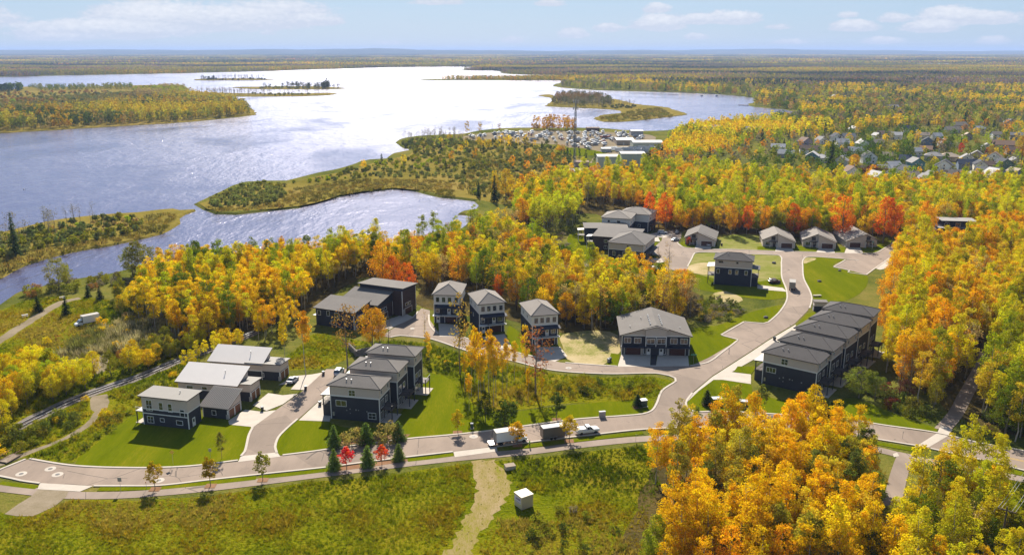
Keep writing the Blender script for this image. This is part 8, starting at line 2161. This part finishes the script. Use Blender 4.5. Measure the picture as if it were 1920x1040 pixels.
# ------------------------------------------------------------------ meadow, marsh and verge grasses
def grasses(name, polys, spacing, kinds, tints, srange, seed, keep=1.0, minpx=0):
    pts = []
    for poly in polys:
        p, px = fill(poly, spacing, .5)
        k = free(p) & ~is_water(px) & (px[:, 0] > -250) & (px[:, 0] < 1980) & (px[:, 1] < 1245)
        if keep < 1: k &= RS.rand(len(p)) < keep
        pts.append(p[k])
    p = np.concatenate(pts)
    rs = np.random.RandomState(seed)
    n = vnoise(p[:, 0], p[:, 1], 22, 1.7); n2 = vnoise(p[:, 0] * 1.3, p[:, 1], 6, .4)
    u = np.clip(.48 + 1.2 * (n - .5) + .35 * (n2 - .5) + .3 * (rs.rand(len(p)) - .5), 0, .999)
    tn = np.array(tints)[(u * len(tints)).astype(int)] * rs.uniform(.75, 1.2, (len(p), 1))
    s = rs.uniform(*srange, len(p)) * (.6 + .8 * n2)
    scatter(name, p, [kinds[int(rs.rand() * len(kinds))] for _ in p], s, tn, seed)
MT = [(.075, .105, .003), (.135, .18, .004), (.205, .24, .005), (.265, .265, .007), (.315, .255, .009), (.335, .235, .016), (.38, .29, .05)]
FRONT = [(-60, 955), (20, 966), (90, 955), (130, 940), (300, 937), (420, 927), (520, 913), (640, 899), (740, 889), (880, 869), (1000, 859), (1120, 846), (1205, 837), (1240, 900), (1215, 960), (1210, 1100), (1210, 1240), (-240, 1240), (-240, 1000)]
grasses('meadow_grass', [FRONT], .8, ['tuft'], MT, (.35, 1.0), 31)
grasses('wild_grass', [[(1640, 870), (1700, 960), (1800, 890), (1920, 905), (1980, 930), (1980, 1100), (1640, 1100)], [(-60, 880), (0, 868), (50, 856), (140, 866), (215, 798), (262, 776), (300, 750), (380, 690), (340, 640), (260, 580), (170, 556), (60, 560), (-60, 610)],
                       [(520, 690), (560, 650), (590, 625), (680, 640), (740, 640), (810, 645), (880, 668), (960, 685), (1050, 702), (1140, 708), (1230, 706), (1240, 732), (1225, 748), (1060, 752), (930, 768), (860, 740), (800, 690), (700, 650), (610, 690)],
                       [(1640, 765), (1700, 782), (1760, 800), (1740, 770), (1660, 735)], [(1310, 560), (1400, 585), (1310, 606)]], 1.25, ['tuft'], MT, (.6, 1.5), 32)
grasses('tall_reeds', [[(130, 650), (180, 620), (250, 595), (310, 600), (330, 640), (260, 660), (200, 668), (150, 672)], [(60, 690), (120, 660), (160, 672), (150, 700), (80, 720)]], 1.4, ['reed'], [(.28, .24, .10), (.40, .34, .2), (.22, .2, .06), (.42, .36, .22), (.18, .18, .05)], (.8, 1.5), 33)
grasses('shore_reeds', [[(380, 388), (410, 397), (470, 395), (560, 387), (640, 367), (740, 353), (790, 357), (850, 372), (850, 340), (700, 335), (620, 342), (545, 356), (530, 375), (450, 390)], [(0, 516), (60, 490), (140, 470), (210, 458), (275, 444), (325, 422), (330, 400), (280, 402), (272, 425), (200, 448), (90, 466), (0, 490)]], 4.2, ['marshtuft'], [(.13, .115, .022), (.18, .14, .03), (.23, .17, .04), (.27, .19, .05), (.20, .17, .05)], (.5, 1.1), 34)
grasses('marsh_grass', [[(850, 335), (900, 300), (1000, 290), (1070, 305), (1060, 330), (960, 372), (880, 366)], [(1120, 222), (1140, 228), (1197, 225), (1262, 218), (1240, 203), (1190, 206), (1165, 214)], [(0, 222), (120, 212), (240, 190), (330, 176), (240, 172), (0, 186)]], 8, ['marshtuft'], [(.13, .12, .025), (.18, .15, .03), (.22, .165, .04), (.16, .16, .03)], (.7, 1.6), 35)
p, px = fill([(885, 864), (926, 863), (956, 905), (930, 965), (900, 1005), (870, 1070), (790, 1080), (866, 985), (892, 930)], 1.3, .5)
p = p[RS.rand(len(p)) < .95]
scatter('track_grass', p, ['tuft'] * len(p), RS.uniform(.12, .34, len(p)), np.array(MT)[RS.randint(1, 5, len(p))], 36)
